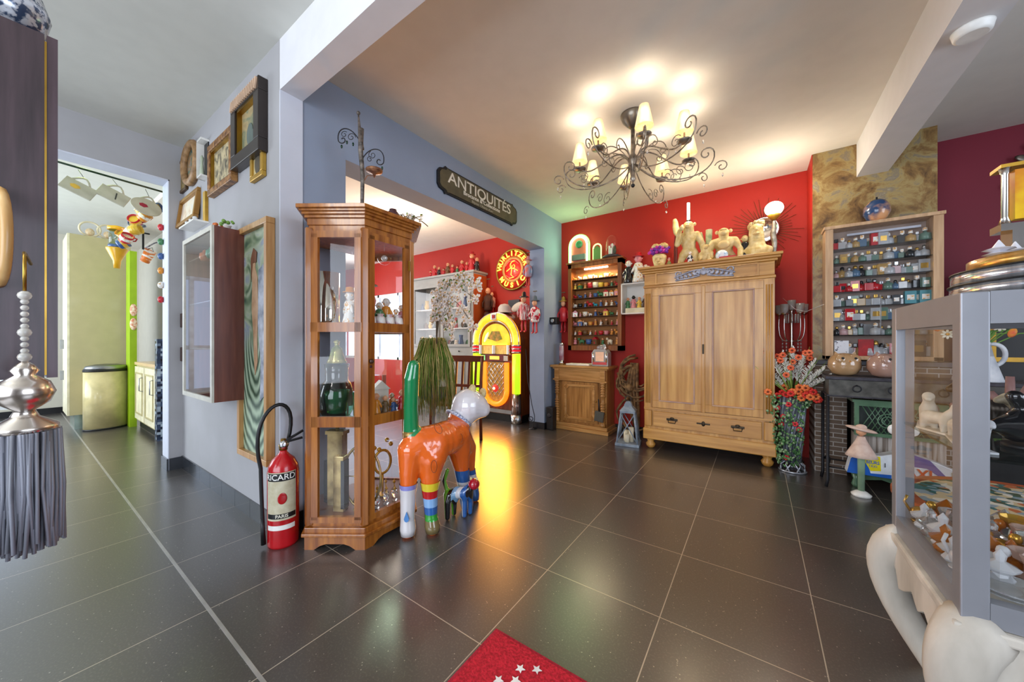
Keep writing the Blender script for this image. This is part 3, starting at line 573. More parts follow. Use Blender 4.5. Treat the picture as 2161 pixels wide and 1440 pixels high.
for i in range(9):
    put('crystal_ornament', 'small cut crystal ornament, %s from left in the bottom of the cherry cabinet' % ORD[i], 'ornament', [crystal, gold], lambda b: (b.lathe([(.012, 0), (.016, .004), (.004, .02), (.018, .045), (.001, .065)], seg=8, smooth=False), b.sph((0, 0, .07+.02*(i % 3)), .009, 1, seg=6), b.cyl((0, 0, .05), (0, 0, .09+.02*(i % 3)), .002, m=1)), (-1.725-.045*(i % 2), 1.12+i*.029, zB), 'crystal ornaments in the bottom of the cherry cabinet')
put('gold_ring_clock', 'gold ringed table clock with gilt flowers behind the cabinet door', 'clock', gold, lambda b: (b.tube([(.05*math.cos(a*PI/10), 0, .2+.07*math.sin(a*PI/10)) for a in range(20)], .008, closed=True), b.cyl((0, 0, 0), (0, 0, .13), .006), b.cyl((0, 0, 0), (0, 0, .01), .03), [b.sph((.05*math.cos(a), 0, .3+.03*math.sin(a*2)), .014, seg=6) for a in (0, 1, 2, 3)]), (-1.85, 1.30, zB), rz=1.3)
put('glass_bud_vase', 'tall clear bud vase behind the bottom of the cabinet door', 'vase', clear, lambda b: b.lathe([(.02, 0), (.012, .05), (.014, .3), (.018, .34)], seg=14), (-1.78, 1.3, zB))
# ================================================================ on top of the display cabinet
zc = 1.791
t = thing('candle_tree', 'wrought iron candle tree with scrolled arms on top of the cherry cabinet', 'candle holder', (-1.86, 1.17, zc), .65)
b = B().cyl((0, 0, 0), (0, 0, .008), .05).tube([(0, 0, 0), (.004, 0, .25), (-.008, 0, .40), (-.004, 0, .52)], .010, r2=.016).tube([(-.004, 0, .40), (-.02, 0, .60)], .017, r2=.004).sph((-.02, 0, .61), .011, seg=8)
b.obj('stem', mat('weathered_iron', '4a4540', .6, .5, h2='8a8078', scale=40), t)
def scr(par, c, r, a0, tn, cw, m=iron, rad=.0022): return B().tube(spiral(c, r, tn, a0, 20, cw=cw), rad, seg=5)
b = B(); b.tube(bez((0, 0, .42), (-.05, 0, .55), (-.14, 0, .54), (-.135, 0, .46), 14)+spiral((-.11, 0, .455), .026, .9, PI, 14, cw=1)[1:], .003)
b.tube(spiral((-.06, 0, .47), .025, 1.3, 0, 18), .0018).tube(spiral((-.10, 0, .485), .02, 1.2, .8, 18), .0018); b.obj('scroll_arm', iron, t)
b = B(); b.tube(bez((0, 0, .34), (.04, 0, .43), (.13, 0, .42), (.125, 0, .34), 14)+spiral((.10, 0, .335), .026, .9, 0, 14, cw=-1)[1:], .003)
b.tube(spiral((.06, 0, .37), .024, 1.3, 2, 18), .0018).tube(spiral((.045, 0, .345), .018, 1.2, .8, 18), .0018); b.obj('scroll_arm', iron, t)
B().lathe([(.003, .24), (.01, .26), (.045, .275), (.047, .285), (.01, .28)], (.07, .0, 0)).tube([(0, 0, .2), (.03, 0, .25), (.07, 0, .25)], .0025).obj('candle_dish', mat('rusty_copper', '6a4030', .5, .5, h2='a87a58', scale=30), t)
for x, z in ((-.115, .415), (-.085, .44), (-.05, .43), (.115, .295), (.0, .31), (-.01, .36)): B().sph((x, 0, z), (.006, .006, .011), seg=8).obj('glass_drop', mat('dark_green_drop', '123a2a', .1, trans=.3), t)
put('puppet_shoe_stand_in', 'small glossy brown jug shape standing in for a puppet shoe on the cherry cabinet', 'jug', mat('brown_gloss', '4a2c30', .2, coat=.5), lambda b: b.lathe([(.02, 0), (.034, .02), (.036, .045), (.02, .065), (.022, .07)], seg=16), (-1.75, 1.30, zc))  # jug shape placed where a puppet's shoe belongs
def petals(b, c, r, n, m=0, rg=R, k=5):
    for i in range(n):
        a = i*2*PI/n+rg.random(); b.sph((c[0]+r*math.cos(a)*.6, c[1]+r*math.sin(a)*.3, c[2]+r*math.sin(a)*.6), (r*.55, r*.2, r*.45), m, seg=k+1, ry=-a)
blossom = mat('white_blossom', 'ece6dc', .5, h2='e0cfc0', scale=30); twig = mat('brown_twig', '6a5a44', .7); leafg = mat('leaf_green', '4a6a2c', .5, h2='7a9a44', scale=12)
def spray(name, label, loc, branches, nb, fr, seed=0, mats=None, cat='flowers'):
    rg = random.Random(seed); t = thing(name, label, cat, loc)
    b = B(); fb = B(); lb = B()
    for br in branches:
        pts = bez((0, 0, 0), br[0], br[1], br[2], 12); b.tube(pts, .003, seg=5)
        for i in range(nb):
            k = rg.randint(3, 12); p_ = pts[k]+Vector((rg.uniform(-1, 1), rg.uniform(-1, 1), rg.uniform(-1, 1)))*fr*1.6
            petals(fb, p_, fr*rg.uniform(.7, 1.1), 5, rg=rg, k=4); fb.sph(p_+Vector((0, -fr*.3, 0)), fr*.22, 1, seg=5)
            if rg.random() < .35: lb.sph(p_+Vector((rg.uniform(-1, 1), 0, rg.uniform(-1, 1)))*fr, (fr*.3, fr*.2, fr*.6), seg=5, ry=rg.random()*3)
    b.obj('stem', twig, t); fb.obj('blossom', mats or [blossom, mat('yellow_centre', 'd8a83c', .6)], t); lb.obj('foliage', leafg, t)
    return t
spray('blossom_spray', 'cream artificial blossom spray trailing over the right of the cherry cabinet top', (-1.80, 1.36, zc), [((.0, .05, .10), (.04, .1, .1), (.06, .2, .04)), ((-.02, .0, .12), (0, .08, .08), (.02, .12, .05)), ((.03, .03, .02), (.1, .06, .06), (.12, .1, .06))], 7, .017, 4)
# ================================================================ painted dog statues
pOr = mat('orange_lacquer', 'd8581a', .12, coat=1, var=.04, ior=1.5); pGr = mat('green_lacquer', '0e7a44', .15, coat=1, var=.04); pWh = mat('white_lacquer', 'd8d4d6', .2, coat=.8, var=.03)
def bands(name, stops, axis='Z', lo=0, hi=1, rough=.15):
    """hard colour bands along the object's own height"""
    m, n, b = _new(name); N = n.nodes; L = n.links
    tc = N.new('ShaderNodeTexCoord'); sp = N.new('ShaderNodeSeparateXYZ'); L.new(tc.outputs['Object'], sp.inputs[0])
    mr = N.new('ShaderNodeMapRange'); mr.inputs[1].default_value = lo; mr.inputs[2].default_value = hi; L.new(sp.outputs[axis], mr.inputs[0])
    rp = N.new('ShaderNodeValToRGB'); rp.color_ramp.interpolation = 'CONSTANT'; L.new(mr.outputs[0], rp.inputs[0]); e = rp.color_ramp.elements
    e[0].position = 0; e[0].color = lin(stops[0][1]); e[1].position = stops[1][0]; e[1].color = lin(stops[1][1])
    for p_, c_ in stops[2:]: x = e.new(p_); x.color = lin(c_)
    L.new(rp.outputs[0], b.inputs['Base Color']); b.inputs['Roughness'].default_value = rough; b.inputs['Coat Weight'].default_value = .8
    return m
t = thing('dog_statue', 'large glossy orange dog statue with green upright tail and white head', 'statue', (0, 0, 0))
def W3(u, v, d): return Vector((0, 0, CH))+_ray(u, v)*d
D0 = 1.98
tc_ = W3(868, 917, D0); c_ = W3(966, 886, 2.30); dr = (W3(988, 853, 2.35)-c_).normalized()
def dogmat():
    """orange lacquer body, green tail and white head split at hard painted edges"""
    m, n, b = _new('dog_lacquer'); N = n.nodes; L = n.links; tc = N.new('ShaderNodeTexCoord')
    def vm(op, v): x = N.new('ShaderNodeVectorMath'); x.operation = op; L.new(tc.outputs['Object'], x.inputs[0]); x.inputs[1].default_value = v; return x
    def lt(op, s_, val): x = N.new('ShaderNodeMath'); x.operation = op; L.new(s_, x.inputs[0]); x.inputs[1].default_value = val; return x.outputs[0]
    def ml(a_, b_): x = N.new('ShaderNodeMath'); x.operation = 'MULTIPLY'; L.new(a_, x.inputs[0]); L.new(b_, x.inputs[1]); return x.outputs[0]
    sp = N.new('ShaderNodeSeparateXYZ'); L.new(tc.outputs['Object'], sp.inputs[0])
    dt = vm('DOT_PRODUCT', dr); head = ml(lt('GREATER_THAN', dt.outputs['Value'], dr.dot(c_)), lt('GREATER_THAN', sp.outputs['Z'], .5))
    mp = N.new('ShaderNodeMapping'); mp.inputs[3].default_value = (1, 1, 0); L.new(tc.outputs['Object'], mp.inputs[0]); ds = vm('DISTANCE', (tc_.x, tc_.y, 0)); L.new(mp.outputs[0], ds.inputs[0]); tail = ml(lt('LESS_THAN', ds.outputs['Value'], .056), lt('GREATER_THAN', sp.outputs['Z'], tc_.z))
    nz = N.new('ShaderNodeTexNoise'); nz.inputs['Scale'].default_value = 5; L.new(tc.outputs['Object'], nz.inputs[0])
    rp = N.new('ShaderNodeValToRGB'); L.new(nz.outputs['Fac'], rp.inputs[0]); rp.color_ramp.elements[0].color = lin('e86418'); rp.color_ramp.elements[1].color = lin('f07024')
    def mix(f, a_, col):
        x = N.new('ShaderNodeMix'); x.data_type = 'RGBA'; L.new(f, x.inputs[0]); L.new(a_, x.inputs[6]); x.inputs[7].default_value = lin(col); return x.outputs[2]
    L.new(mix(tail, mix(head, rp.outputs[0], 'e2dee2'), '0c8048'), b.inputs['Base Color'])
    b.inputs['Roughness'].default_value = .16; b.inputs['Coat Weight'].default_value = 1; b.inputs['Coat Roughness'].default_value = .05; return m
G = lambda u, v, d, r: (*W3(u, v, d), r)
def foot(u, v, d, r): p = W3(u, v, d); return (p.x, p.y, r*.75, r)
vs = [G(885, 938, D0+.03, .098), G(915, 935, 2.06, .108), G(940, 925, 2.14, .105), G(958, 918, 2.22, .105), G(966, 900, 2.28, .082), G(974, 878, 2.32, .085), G(988, 856, 2.34, .112), G(1004, 858, 2.35, .085), G(1018, 864, 2.35, .055),
      G(868, 950, D0-.01, .078), G(863, 995, D0-.02, .055), G(861, 1045, D0-.02, .040), G(860, 1095, D0-.02, .036), foot(861, 1125, D0-.02, .042),
      G(910, 965, D0+.03, .088), G(908, 1000, D0+.02, .060), G(908, 1045, D0+.02, .040), G(910, 1090, D0+.02, .033), foot(913, 1122, D0+.01, .042),
      G(968, 950, 2.24, .075), G(974, 990, 2.26, .048), G(979, 1030, 2.27, .036), foot(986, 1055, 2.28, .042),
      G(985, 945, 2.36, .065), G(990, 990, 2.38, .04), G(996, 1015, 2.40, .034), foot(1000, 1030, 2.40, .038),
      G(868, 915, D0, .046), G(867, 860, D0, .042), G(869, 800, D0, .042), G(873, 772, D0, .034)]
es = [(0, 1), (1, 2), (2, 3), (3, 4), (4, 5), (5, 6), (6, 7), (7, 8), (0, 9), (9, 10), (10, 11), (11, 12), (12, 13), (1, 14), (0, 14), (14, 15), (15, 16), (16, 17), (17, 18), (3, 19), (19, 20), (20, 21), (21, 22), (3, 23), (23, 24), (24, 25), (25, 26), (0, 27), (27, 28), (28, 29), (29, 30)]
blob('body', vs, es, dogmat(), t, .007, 8)
leg1 = bands('white_boot', [(0, 'd8d4d6'), (.90, '8a8ad0')], lo=0, hi=.30)
leg2 = bands('striped_sock', [(0, '7a6a44'), (.25, '2f9a34'), (.36, '2860a8'), (.50, '88b4e4'), (.66, 'c0181c'), (.80, 'e4cc30')], lo=0, hi=.31)
leg3 = bands('blue_white_sock', [(0, '2860a8'), (.45, 'e0e0e4'), (.6, '2860a8'), (.9, '6a5a30')], lo=0, hi=.32)
def sock(ix, zt_, m, nm):
    """painted sock skin over one leg: the leg's own joints, a touch wider, cut level at the top"""
    q = [vs[i] for i in ix]; pts = []
    for a_, b_ in zip(q, q[1:]):
        for k in range(6):
            s_ = k/6; p_ = [a_[j]+(b_[j]-a_[j])*s_ for j in range(4)]
            if p_[2] < zt_: pts.append(p_)
    b = B(); n = len(pts); sg = 20; V_ = []; F_ = []
    end = q[-1]; pts.append([end[0], end[1], .012, end[3]*.9])
    for p_ in pts: V_ += [(p_[0]+(p_[3]+.0025)*math.cos(2*PI*k/sg), p_[1]+(p_[3]+.0025)*math.sin(2*PI*k/sg), max(.001, p_[2])) for k in range(sg)]
    n = len(pts)
    for i in range(n-1):
        for k in range(sg): j = (k+1) % sg; F_.append((i*sg+k, i*sg+j, i*sg+sg+j, i*sg+sg+k))
    F_.append([(n-1)*sg+k for k in range(sg)])
    b._add(V_, F_, 0, None, 2); return b.obj(nm, m, t)
sock([10, 11, 12, 13], .30, leg1, 'sock'); sock([15, 16, 17, 18], .31, leg2, 'sock'); sock([20, 21, 22], .30, leg3, 'sock'); sock([24, 25, 26], .28, leg3, 'sock')
B().cyl(W3(868, 923, D0), W3(868, 909, D0), .046, m=0, seg=24).obj('tail_ring', mat('gold_silver_band', 'b08a4c', .3, .5), t)
B().sph(W3(996, 825, 2.33), (.03, .02, .045), ry=.3).obj('ear', mat('straw_hat_trim', 'c8b07c', .6, h2='e0d0a0', scale=60), t)
B().sph(W3(1018, 832, 2.42), (.03, .02, .045), ry=.3).obj('ear', mat('straw_hat_trim'), t)
u_ = dr.cross(Vector((0, 0, 1))).normalized(); v_ = u_.cross(dr)
b = B(); ring = [c_+dr*.01+(u_*math.cos(a*PI/12)+v_*math.sin(a*PI/12))*.088 for a in range(24)]
b.tube(ring, .010, closed=True)
b.obj('collar', mat('studded_collar', '7a88b4', .4, h2='d8dce8', scale=90, lo=.48, hi=.52), t)
def oval(u, v, d, rx_, rz_, tilt):
    """thin painted oval outline lying on the flank, facing the room"""
    c = W3(u, v, d); rt = Vector((CS, -SN, 0)); up_ = Vector((0, 0, 1)); o_ = []
    for a_ in range(20):
        x, z = rx_*math.cos(a_*PI/10), rz_*math.sin(a_*PI/10); o_.append(c+rt*(x*math.cos(tilt)-z*math.sin(tilt))+up_*(x*math.sin(tilt)+z*math.cos(tilt)))
    return o_
dp = W3(858, 1094, 1.915)
b = B().prism([(0, .034), (-.010, .008), (-.014, -.006), (-.009, -.018), (0, -.022), (.009, -.018), (.014, -.006), (.010, .008)], -.002, .004, M=Matrix.Translation(dp+Vector((0, 0, 0))) @ Matrix.Rotation(.62, 4, 'Z') @ XZ); b.obj('painted_drop', mat('blue_drop', '4a84c4', .2), t)
for a_ in ((925, 905, 1.955, .018, .03, .5), (972, 925, 2.115, .012, .026, 0), (916, 985, 1.92, .016, .034, 0)): B().tube(oval(*a_), .0016, closed=True, seg=5).obj('painted_oval', mat('dark_orange_line', '7a3410', .3), t)
# small dog statue
t = thing('small_dog_statue', 'small multicoloured striped dog statue with a red tail beside the orange one', 'statue', (0, 0, 0))
mc = bands('stripes_multi', [(0, 'b0202a'), (.12, '16161a'), (.24, '68b42c'), (.36, '16161a'), (.46, '8ab8e0'), (.56, 'e0e0e4'), (.66, '2860a8'), (.78, '16161a'), (.9, 'b0202a')], axis='X', lo=-1.62, hi=-1.40)
d1 = 2.17
zf = lambda u, v: W3(u, v, d1)
Z = lambda u, v, dd, r: (*W3(u, v, d1+dd), r)
def zfoot(u, dd, r): p = W3(u, 1046, d1+dd); return (p.x, p.y, r, r)
vs2 = [Z(948, 1045, 0, .036), Z(962, 1040, 0, .036), Z(980, 1040, 0, .034), Z(990, 1032, 0, .028), Z(944, 1060, -.03, .020), zfoot(944, -.03, .016), Z(958, 1060, .03, .020), zfoot(958, .03, .016), Z(980, 1056, 0, .018), zfoot(980, .0, .015), Z(992, 1056, .04, .018), zfoot(992, .04, .015), Z(943, 1035, 0, .013), Z(937, 1015, 0, .013), Z(944, 993, 0, .013)]
blob('body', vs2, [(0, 1), (1, 2), (2, 3), (0, 4), (4, 5), (1, 6), (6, 7), (2, 8), (8, 9), (3, 10), (10, 11), (0, 12), (12, 13), (13, 14)], mc, t, .004, 3)
B().sph(zf(1000, 1022), (.036, .036, .034)).obj('head', mat('red_lacquer', 'b0122a', .12, coat=1), t)
for u in (994, 1006): B().sph(zf(u, 1012), (.009, .006, .014)).obj('ear', mat('cream_ear', 'd8cc90', .4), t)
# ================================================================ antique sign on the header wall
t = thing('shop_sign', 'dark oval-ended wall sign reading ANTIQUITÉS on the blue-grey wall', 'sign', (-2.169, 0, 0))
y0, y1 = 2.035, 3.20; zc_ = 2.455; hw = .105; W = (y1-y0)/2; ym = (y0+y1)/2
def plaque(w_, h_, th, x):
    out = []
    for sx, sz in ((1, 1), (-1, 1), (-1, -1), (1, -1)):
        q = [(w_, h_*.45), (w_-.02, h_*.7), (w_-.07, h_*.82), (w_-.085, h_), (w_-.11, h_*.93)]
        q = [(sx*a, sz*c) for a, c in q]; out += q if sx*sz > 0 else q[::-1]
    return B().prism(out, x, x+th, M=Matrix.Translation((0, ym, zc_)) @ YZ)
plaque(W, hw+.012, .02, .001).obj('back_board', mat('sign_black', '15171c', .5), t)
plaque(W-.02, hw-.003, .006, .021).obj('face_board', mat('sign_bronze_green', '4a4636', .5, h2='5e5640', scale=12), t)
TM = lambda y, z: Matrix.Translation((.0275, y, z)) @ YZ
cr = mat('sign_cream_letters', 'd8d4c8', .6)
text('main_lettering', 'ANTIQUITÉS', .135, cr, TM(ym-.01, zc_+.03), t, bold=.001, sx=1.22)
text('second_lettering', 'Brocante & Collections', .05, cr, TM(ym-.01, zc_-.035), t, bold=.0012, sx=1.15)
text('small_lettering', 'Bijoux Objets d\'art', .032, mat('sign_dim_letters', 'a8a290', .6), TM(ym-.01, zc_-.077), t, sx=1.3)
# ================================================================ back room
# chair
ch = mat('chair_cherry', '6a2a14', .35, coat=.3)
t = thing('wooden_chair', 'reddish wooden slat-back chair behind the trailing grass arrangement', 'chair', (-2.62, 2.75, 0), .3)
for x, y in ((-.19, -.19), (.19, -.19)): B().box((x, y, .22), (.035, .035, .44)).obj('leg', ch, t)
for x in (-.19, .19): B().tube([(x, .22, 0), (x, .19, .44), (x, .25, .93)], .019, seg=8).obj('back_post', ch, t)
B().box((0, 0, .45), (.44, .44, .03), bev=.01).obj('seat', ch, t)
B().box((0, .245, .90), (.42, .025, .07)).obj('top_rail', ch, t)
for i in range(4): B().box((-.12+i*.08, .225, .68), (.025, .012, .42), rx=-.12).obj('slat', ch, t)
B().box((0, .20, .60), (.38, .02, .03)).obj('lower_rail', ch, t)
# trailing grass
t = thing('trailing_plant', 'pot of long trailing green and straw coloured grass beside the cherry cabinet', 'plant', (-2.09, 1.93, 0))
B().lathe([(.05, 0), (.012, .02), (.012, .55), (.06, .62), (.11, .66), (.11, .80), (.09, .80)], seg=16).obj('stand', mat('grey_plant_stand', '8a8c90', .5), t)
rg = random.Random(11); bs = [B(), B(), B()]
for i in range(1100):
    a = rg.random()*2*PI; r0 = rg.uniform(.0, .06); r1 = rg.uniform(.08, .15); x, y = r0*math.cos(a), r0*math.sin(a); L = rg.uniform(.05, .50); z0 = .98
    X, Y = r1*math.cos(a), r1*math.sin(a)
    bs[rg.randint(0, 2)].tube([(x, y, z0), ((x+X)/2, (y+Y)/2, z0+.10*rg.random()+.04), (X, Y, z0-.02), (X*1.1+rg.uniform(-.02, .02), Y*1.1, z0-L*.5), (X*1.15+rg.uniform(-.02, .02), Y*1.12, z0-L)], .0045, seg=4, r2=.001)
for b, (h, nm) in zip(bs, (('6a9030', 'grass_green'), ('a8a858', 'grass_olive'), ('d0c080', 'grass_straw'))):
    o = b.obj('grass_blades', mat(nm, h, .6, h2=h, scale=3), t)
# orchid blossom branches
spray('orchid_branches', 'white flowering branches hanging beside the cherry cabinet in the opening', (-2.0, 1.88, 1.02), [((.0, -.02, .5), (-.02, .02, .62), (.16, .24, .42)), ((0, 0, .42), (.03, .05, .45), (.03, .14, .12)), ((-.02, 0, .5), (.06, .1, .5), (.13, .26, .2)), ((.02, 0, .55), (.1, .1, .66), (.18, .3, .5)), ((0, 0, .4), (-.05, .06, .5), (-.02, .12, .28))], 52, .024, 9, [mat('orchid_white', 'fbf6f0', .5, h2='f0e4d8', scale=30), mat('yellow_centre')])
B().lathe([(.05, 0), (.07, .02), (.055, .10), (.03, .16), (.035, .2)], seg=18)
o = B().lathe([(.045, 0), (.06, .02), (.05, .12), (.028, .2), (.034, .23)], seg=18).obj('tall_white_vase', white, None, (-2.0, 1.92, .74)); o.scale = (.9, .9, .35); tag(o, 'white vase holding the flowering branches on the plant stand', 'vase')
# hutch
hg = mat('grey_hutch_paint', '9a9a98', .5, var=.05); ho = wood('orange_stained_side', 'a8481c', 'c4642c', .4)
xr, xl, yf = -3.47, -4.86, 4.0
t = thing('glazed_hutch', 'grey glazed hutch cabinet with an orange side panel in the back room', 'cabinet', (0, 0, 0))
b = B(); b.bb((xl, 3.84, 0), (xr+.06, 4.31, .84)); b.obj('lower_cabinet', hg, t); B().bb((xr+.061, 3.86, .02), (xr+.066, 4.3, .8)).obj('lower_side_panel', mat('walnut_side', '5a3c28', .4), t)
B().bb((xl-.02, 3.81, .84), (xr+.08, 4.31, .87)).obj('worktop', mat('grey_hutch_top', '8c8c8c', .4), t)
b = B(); b.bb((xl, yf, .87), (xr, 4.31, 1.02)); b.bb((xl, yf, 2.02), (xr, 4.31, 2.14)); b.bb((xl, yf, 1.02), (xl+.05, 4.31, 2.02)); b.bb((-4.19, yf, 1.02), (-4.13, yf+.04, 2.02)); b.bb((xr-.05, yf, 1.02), (xr-.004, 4.31, 2.02)); b.bb((xl, 4.28, 1.0), (xr, 4.31, 2.05)); b.obj('upper_case', hg, t)
B().bb((xr-.003, yf+.01, .87), (xr+.004, 4.31, 2.12)).obj('orange_side_panel', ho, t)
b = B(); b.bb((xl-.02, yf-.03, 2.14), (xr+.03, 4.31, 2.17)); b.obj('cornice', hg, t)
B().bb((xl+.05, 4.27, 1.02), (xr-.05, 4.279, 2.02)).obj('back_lining', mat('pale_lining', 'd4dcde', .6), t)
for zz in (1.3, 1.62): B().bb((xl+.05, yf+.03, zz), (xr-.05, 4.27, zz+.015)).obj('shelf', whitep, t)
for x0, x1 in ((xl+.05, -4.19), (-4.13, xr-.05)):
    d_ = B().frame(x1-x0, 1.0, .04, .02, M=Matrix.Translation(((x0+x1)/2, yf-.001, 1.52))).obj('door', hg, t)
    B().bb((x0+.04, yf-.012, 1.06), (x1-.04, yf-.008, 1.98)).obj('glass_pane', clear, d_)
for x in (-3.75, -4.5): B().sph((x, yf-.015, .95), .012).obj('knob', black, t)
for i in range(3): B().bb((xl+.03+i*.46, 3.83, .06), (xl+.44+i*.46, 3.84, .80)).obj('lower_door', mat('grey_louvre', 'a2a4a6', .5, stretch=(1, 1, 30), scale=6), t)
pal = [(mW, 'white'), (mRd, 'red'), (mBl, 'blue'), (mGn, 'green'), (mYl, 'yellow'), (mat('bronze_glaze'), 'brown'), (mPk, 'pink'), (mBk, 'black')]
rg = random.Random(5)
for s_, zz in enumerate((1.021, 1.316, 1.636)):
    for i in range(13):
        x = xl+.12+i*.099; k = rg.randint(0, 7); m_, n_ = pal[k]
        h = rg.uniform(.08, .2)
        if rg.random() < .4: o = B().lathe([(.03, 0), (.045, h*.3), (.03, h*.7), (.035, h)], seg=12).obj('jar', m_, None, (x, yf+.14, zz)); nm = 'jar'
        elif rg.random() < .4: o = B().lathe([(.05, 0), (.055, .005), (.02, .012)], M=XZ, c=(0, 0, .055)).obj('plate', m_, None, (x, yf+.2, zz)); nm = 'plate'
        else: o = B().lathe([(.03, 0), (.035, h*.2), (.02, h*.7), (.004, h*.74)], seg=10).sph((0, 0, h*.85), h*.16, seg=8).obj('figurine', m_, None, (x, yf+.13, zz)); nm = 'figurine'
        tag(o, '%s %s, %s from the left on the %s shelf of the grey hutch' % (n_, nm, ORD[i], ('bottom', 'middle', 'top')[s_]), nm, 'ornaments in the grey hutch')
for i in range(11):
    m_, n_ = pal[(i*3+1) % 8]
    s = .13+.04*((i*5) % 3)+(.16 if i == 9 else 0)
    figur('%s clown figurine, %s from the left on top of the grey hutch' % (n_, ORD[i]), (xl+.35+i*.103, yf+.10, 2.171), s, mRd if i % 2 else m_, mSk, 'clown figurines on the grey hutch', hat=mRd if i % 3 == 0 else None, seed=40+i)
# monk and small puppets hanging on the red wall
def puppet(label, loc, s, robe, hat=None, legs=True):
    t = thing('marionette', label, 'puppet', loc)
    B().lathe([(.10*s, .32*s), (.13*s, .36*s), (.12*s, .55*s), (.14*s, .72*s), (.05*s, .80*s)], seg=12).obj('robe', robe, t)
    B().sph((0, -.01, .90*s), (.075*s, .08*s, .095*s), seg=10).sph((0, -.09*s, .89*s), .02*s, seg=6).obj('head', mSk, t)
    for sx in (-1, 1): B().tube([(sx*.12*s, 0, .70*s), (sx*.18*s, -.02, .55*s), (sx*.16*s, -.05*s, .42*s)], .028*s).obj('arm', robe, t)
    if legs:
        for sx in (-1, 1): B().tube([(sx*.05*s, 0, .34*s), (sx*.06*s, -.01, .17*s), (sx*.06*s, 0, .03*s), (sx*.06*s, -.08*s, .01*s)], .028*s).obj('leg', mRd if robe != mBrn else mBk, t)
    if hat: B().lathe([(.14*s, 0), (.13*s, .02*s), (.07*s, .03*s), (.05*s, .14*s), (.001, .17*s)], (0, 0, .96*s), seg=12).obj('hat', hat, t)
    B().cyl((0, 0, .98*s), (0, 0, 1.25*s), .0015, seg=4).box((0, 0, 1.25*s), (.12*s, .015, .01)).obj('string_bar', twig, t)
    return t
mBrn = mat('brown_robe', '3a2018', .7, h2='54301e', scale=15)
p_ = aY(1022, 680, 4.15); puppet('monk puppet in a dark brown robe hanging beside the hutch, the larger one', (p_.x+.04, 4.2, 1.40), .52, mBrn, legs=False)
p_ = aY(1000, 700, 4.15); puppet('monk puppet in a dark brown robe hanging beside the hutch, the smaller one', (-3.36, 4.2, 1.24), .40, mBrn, legs=False)
p_ = aY(1039, 665, 4.25); puppet('slim pale puppet hanging under the clown row on the red wall', (p_.x, 4.25, p_.z), .35, mat('pale_pink_cloth', 'd0907c', .7))
# neon clock sign
p_ = aY(1079, 568, 4.25); t = thing('neon_wall_sign', 'round glowing yellow and red neon music sign on the red wall above the jukebox', 'sign', (p_.x, 4.26, p_.z))
neonY = mat('neon_yellow', 'f0c040', .4, emit=1.3); neonR = mat('neon_red', 'ff4a40', .4, emit=1.2); RR = .30
B().lathe([(RR, 0), (RR, .02), (.001, .02)], M=XZ, c=(0, .055, 0), seg=40).obj('disc', mat('sign_maroon', 'b01818', .4, coat=.3, emit=.15), t)
B().tube([(RR*.99*math.cos(a*PI/24), .03, RR*.99*math.sin(a*PI/24)) for a in range(48)], .014, closed=True).obj('outer_rim', mat('olive_gold_rim', '8a7a2c', .3, .5), t)
B().lathe([(.15, 0), (.19, 0), (.19, .008), (.15, .008), (.15, 0)], M=XZ, c=(0, .03, 0), seg=40).obj('inner_ring', mat('tan_ring', 'b08a50', .4), t)
def arc(body, r, a0, a1, size, m, nm):
    n = len(body); b = None
    for i, chh in enumerate(body):
        if chh == ' ': continue
        a = a0+(a1-a0)*i/(n-1); up = a0 > a1
        M = Matrix.Translation((r*math.cos(a), .018, r*math.sin(a))) @ Matrix.Rotation(-(a-PI/2 if up else a+PI/2), 4, 'Y') @ XZ
        o = text(nm, chh, size, m, M, t, ext=.006, bold=.003)
    return b
arc('WURLITZER', .235, math.radians(168), math.radians(18), .10, neonY, 'neon_letter'); arc('MUSIC', .235, math.radians(215), math.radians(320), .10, neonY, 'neon_letter')
b = B(); b.tube(spiral((.02, .01, .05), .07, 1.0, 1.2, 16), .006); b.tube([(-.10, .01, -.02), (-.03, .01, .02), (.05, .01, .0), (.10, .01, -.03)], .006); b.tube([(0, .01, .06), (-.02, .01, -.08), (.03, .01, -.12), (-.05, .01, -.13)], .006); b.obj('neon_figure', neonY, t)
B().tube([(-.12, .012, .06), (-.06, .012, .12), (.04, .012, .13), (.11, .012, .07)], .005).tube([(-.11, .012, -.08), (-.04, .012, -.13), (.08, .012, -.1)], .005).obj('neon_line', neonR, t)
lamp('neon_sign_light', 'POINT', (p_.x, 4.05, p_.z), 2.5, (1, .55, .25), .15)
p_ = aY(1088, 648, 4.27); t = thing('relief_picture', 'small dark picture with a white shell shape on the red wall above the jukebox', 'picture', (p_.x, 4.31, p_.z)); B().box((-.05, -.01, .05), (.2, .015, .12)).obj('panel', mat('dark_blue_panel', '28323e', .4), t); B().sph((.03, -.03, 0), (.12, .02, .06), ry=-.4).obj('shell', mat('shell_white', 'd0ccc0', .5), t)
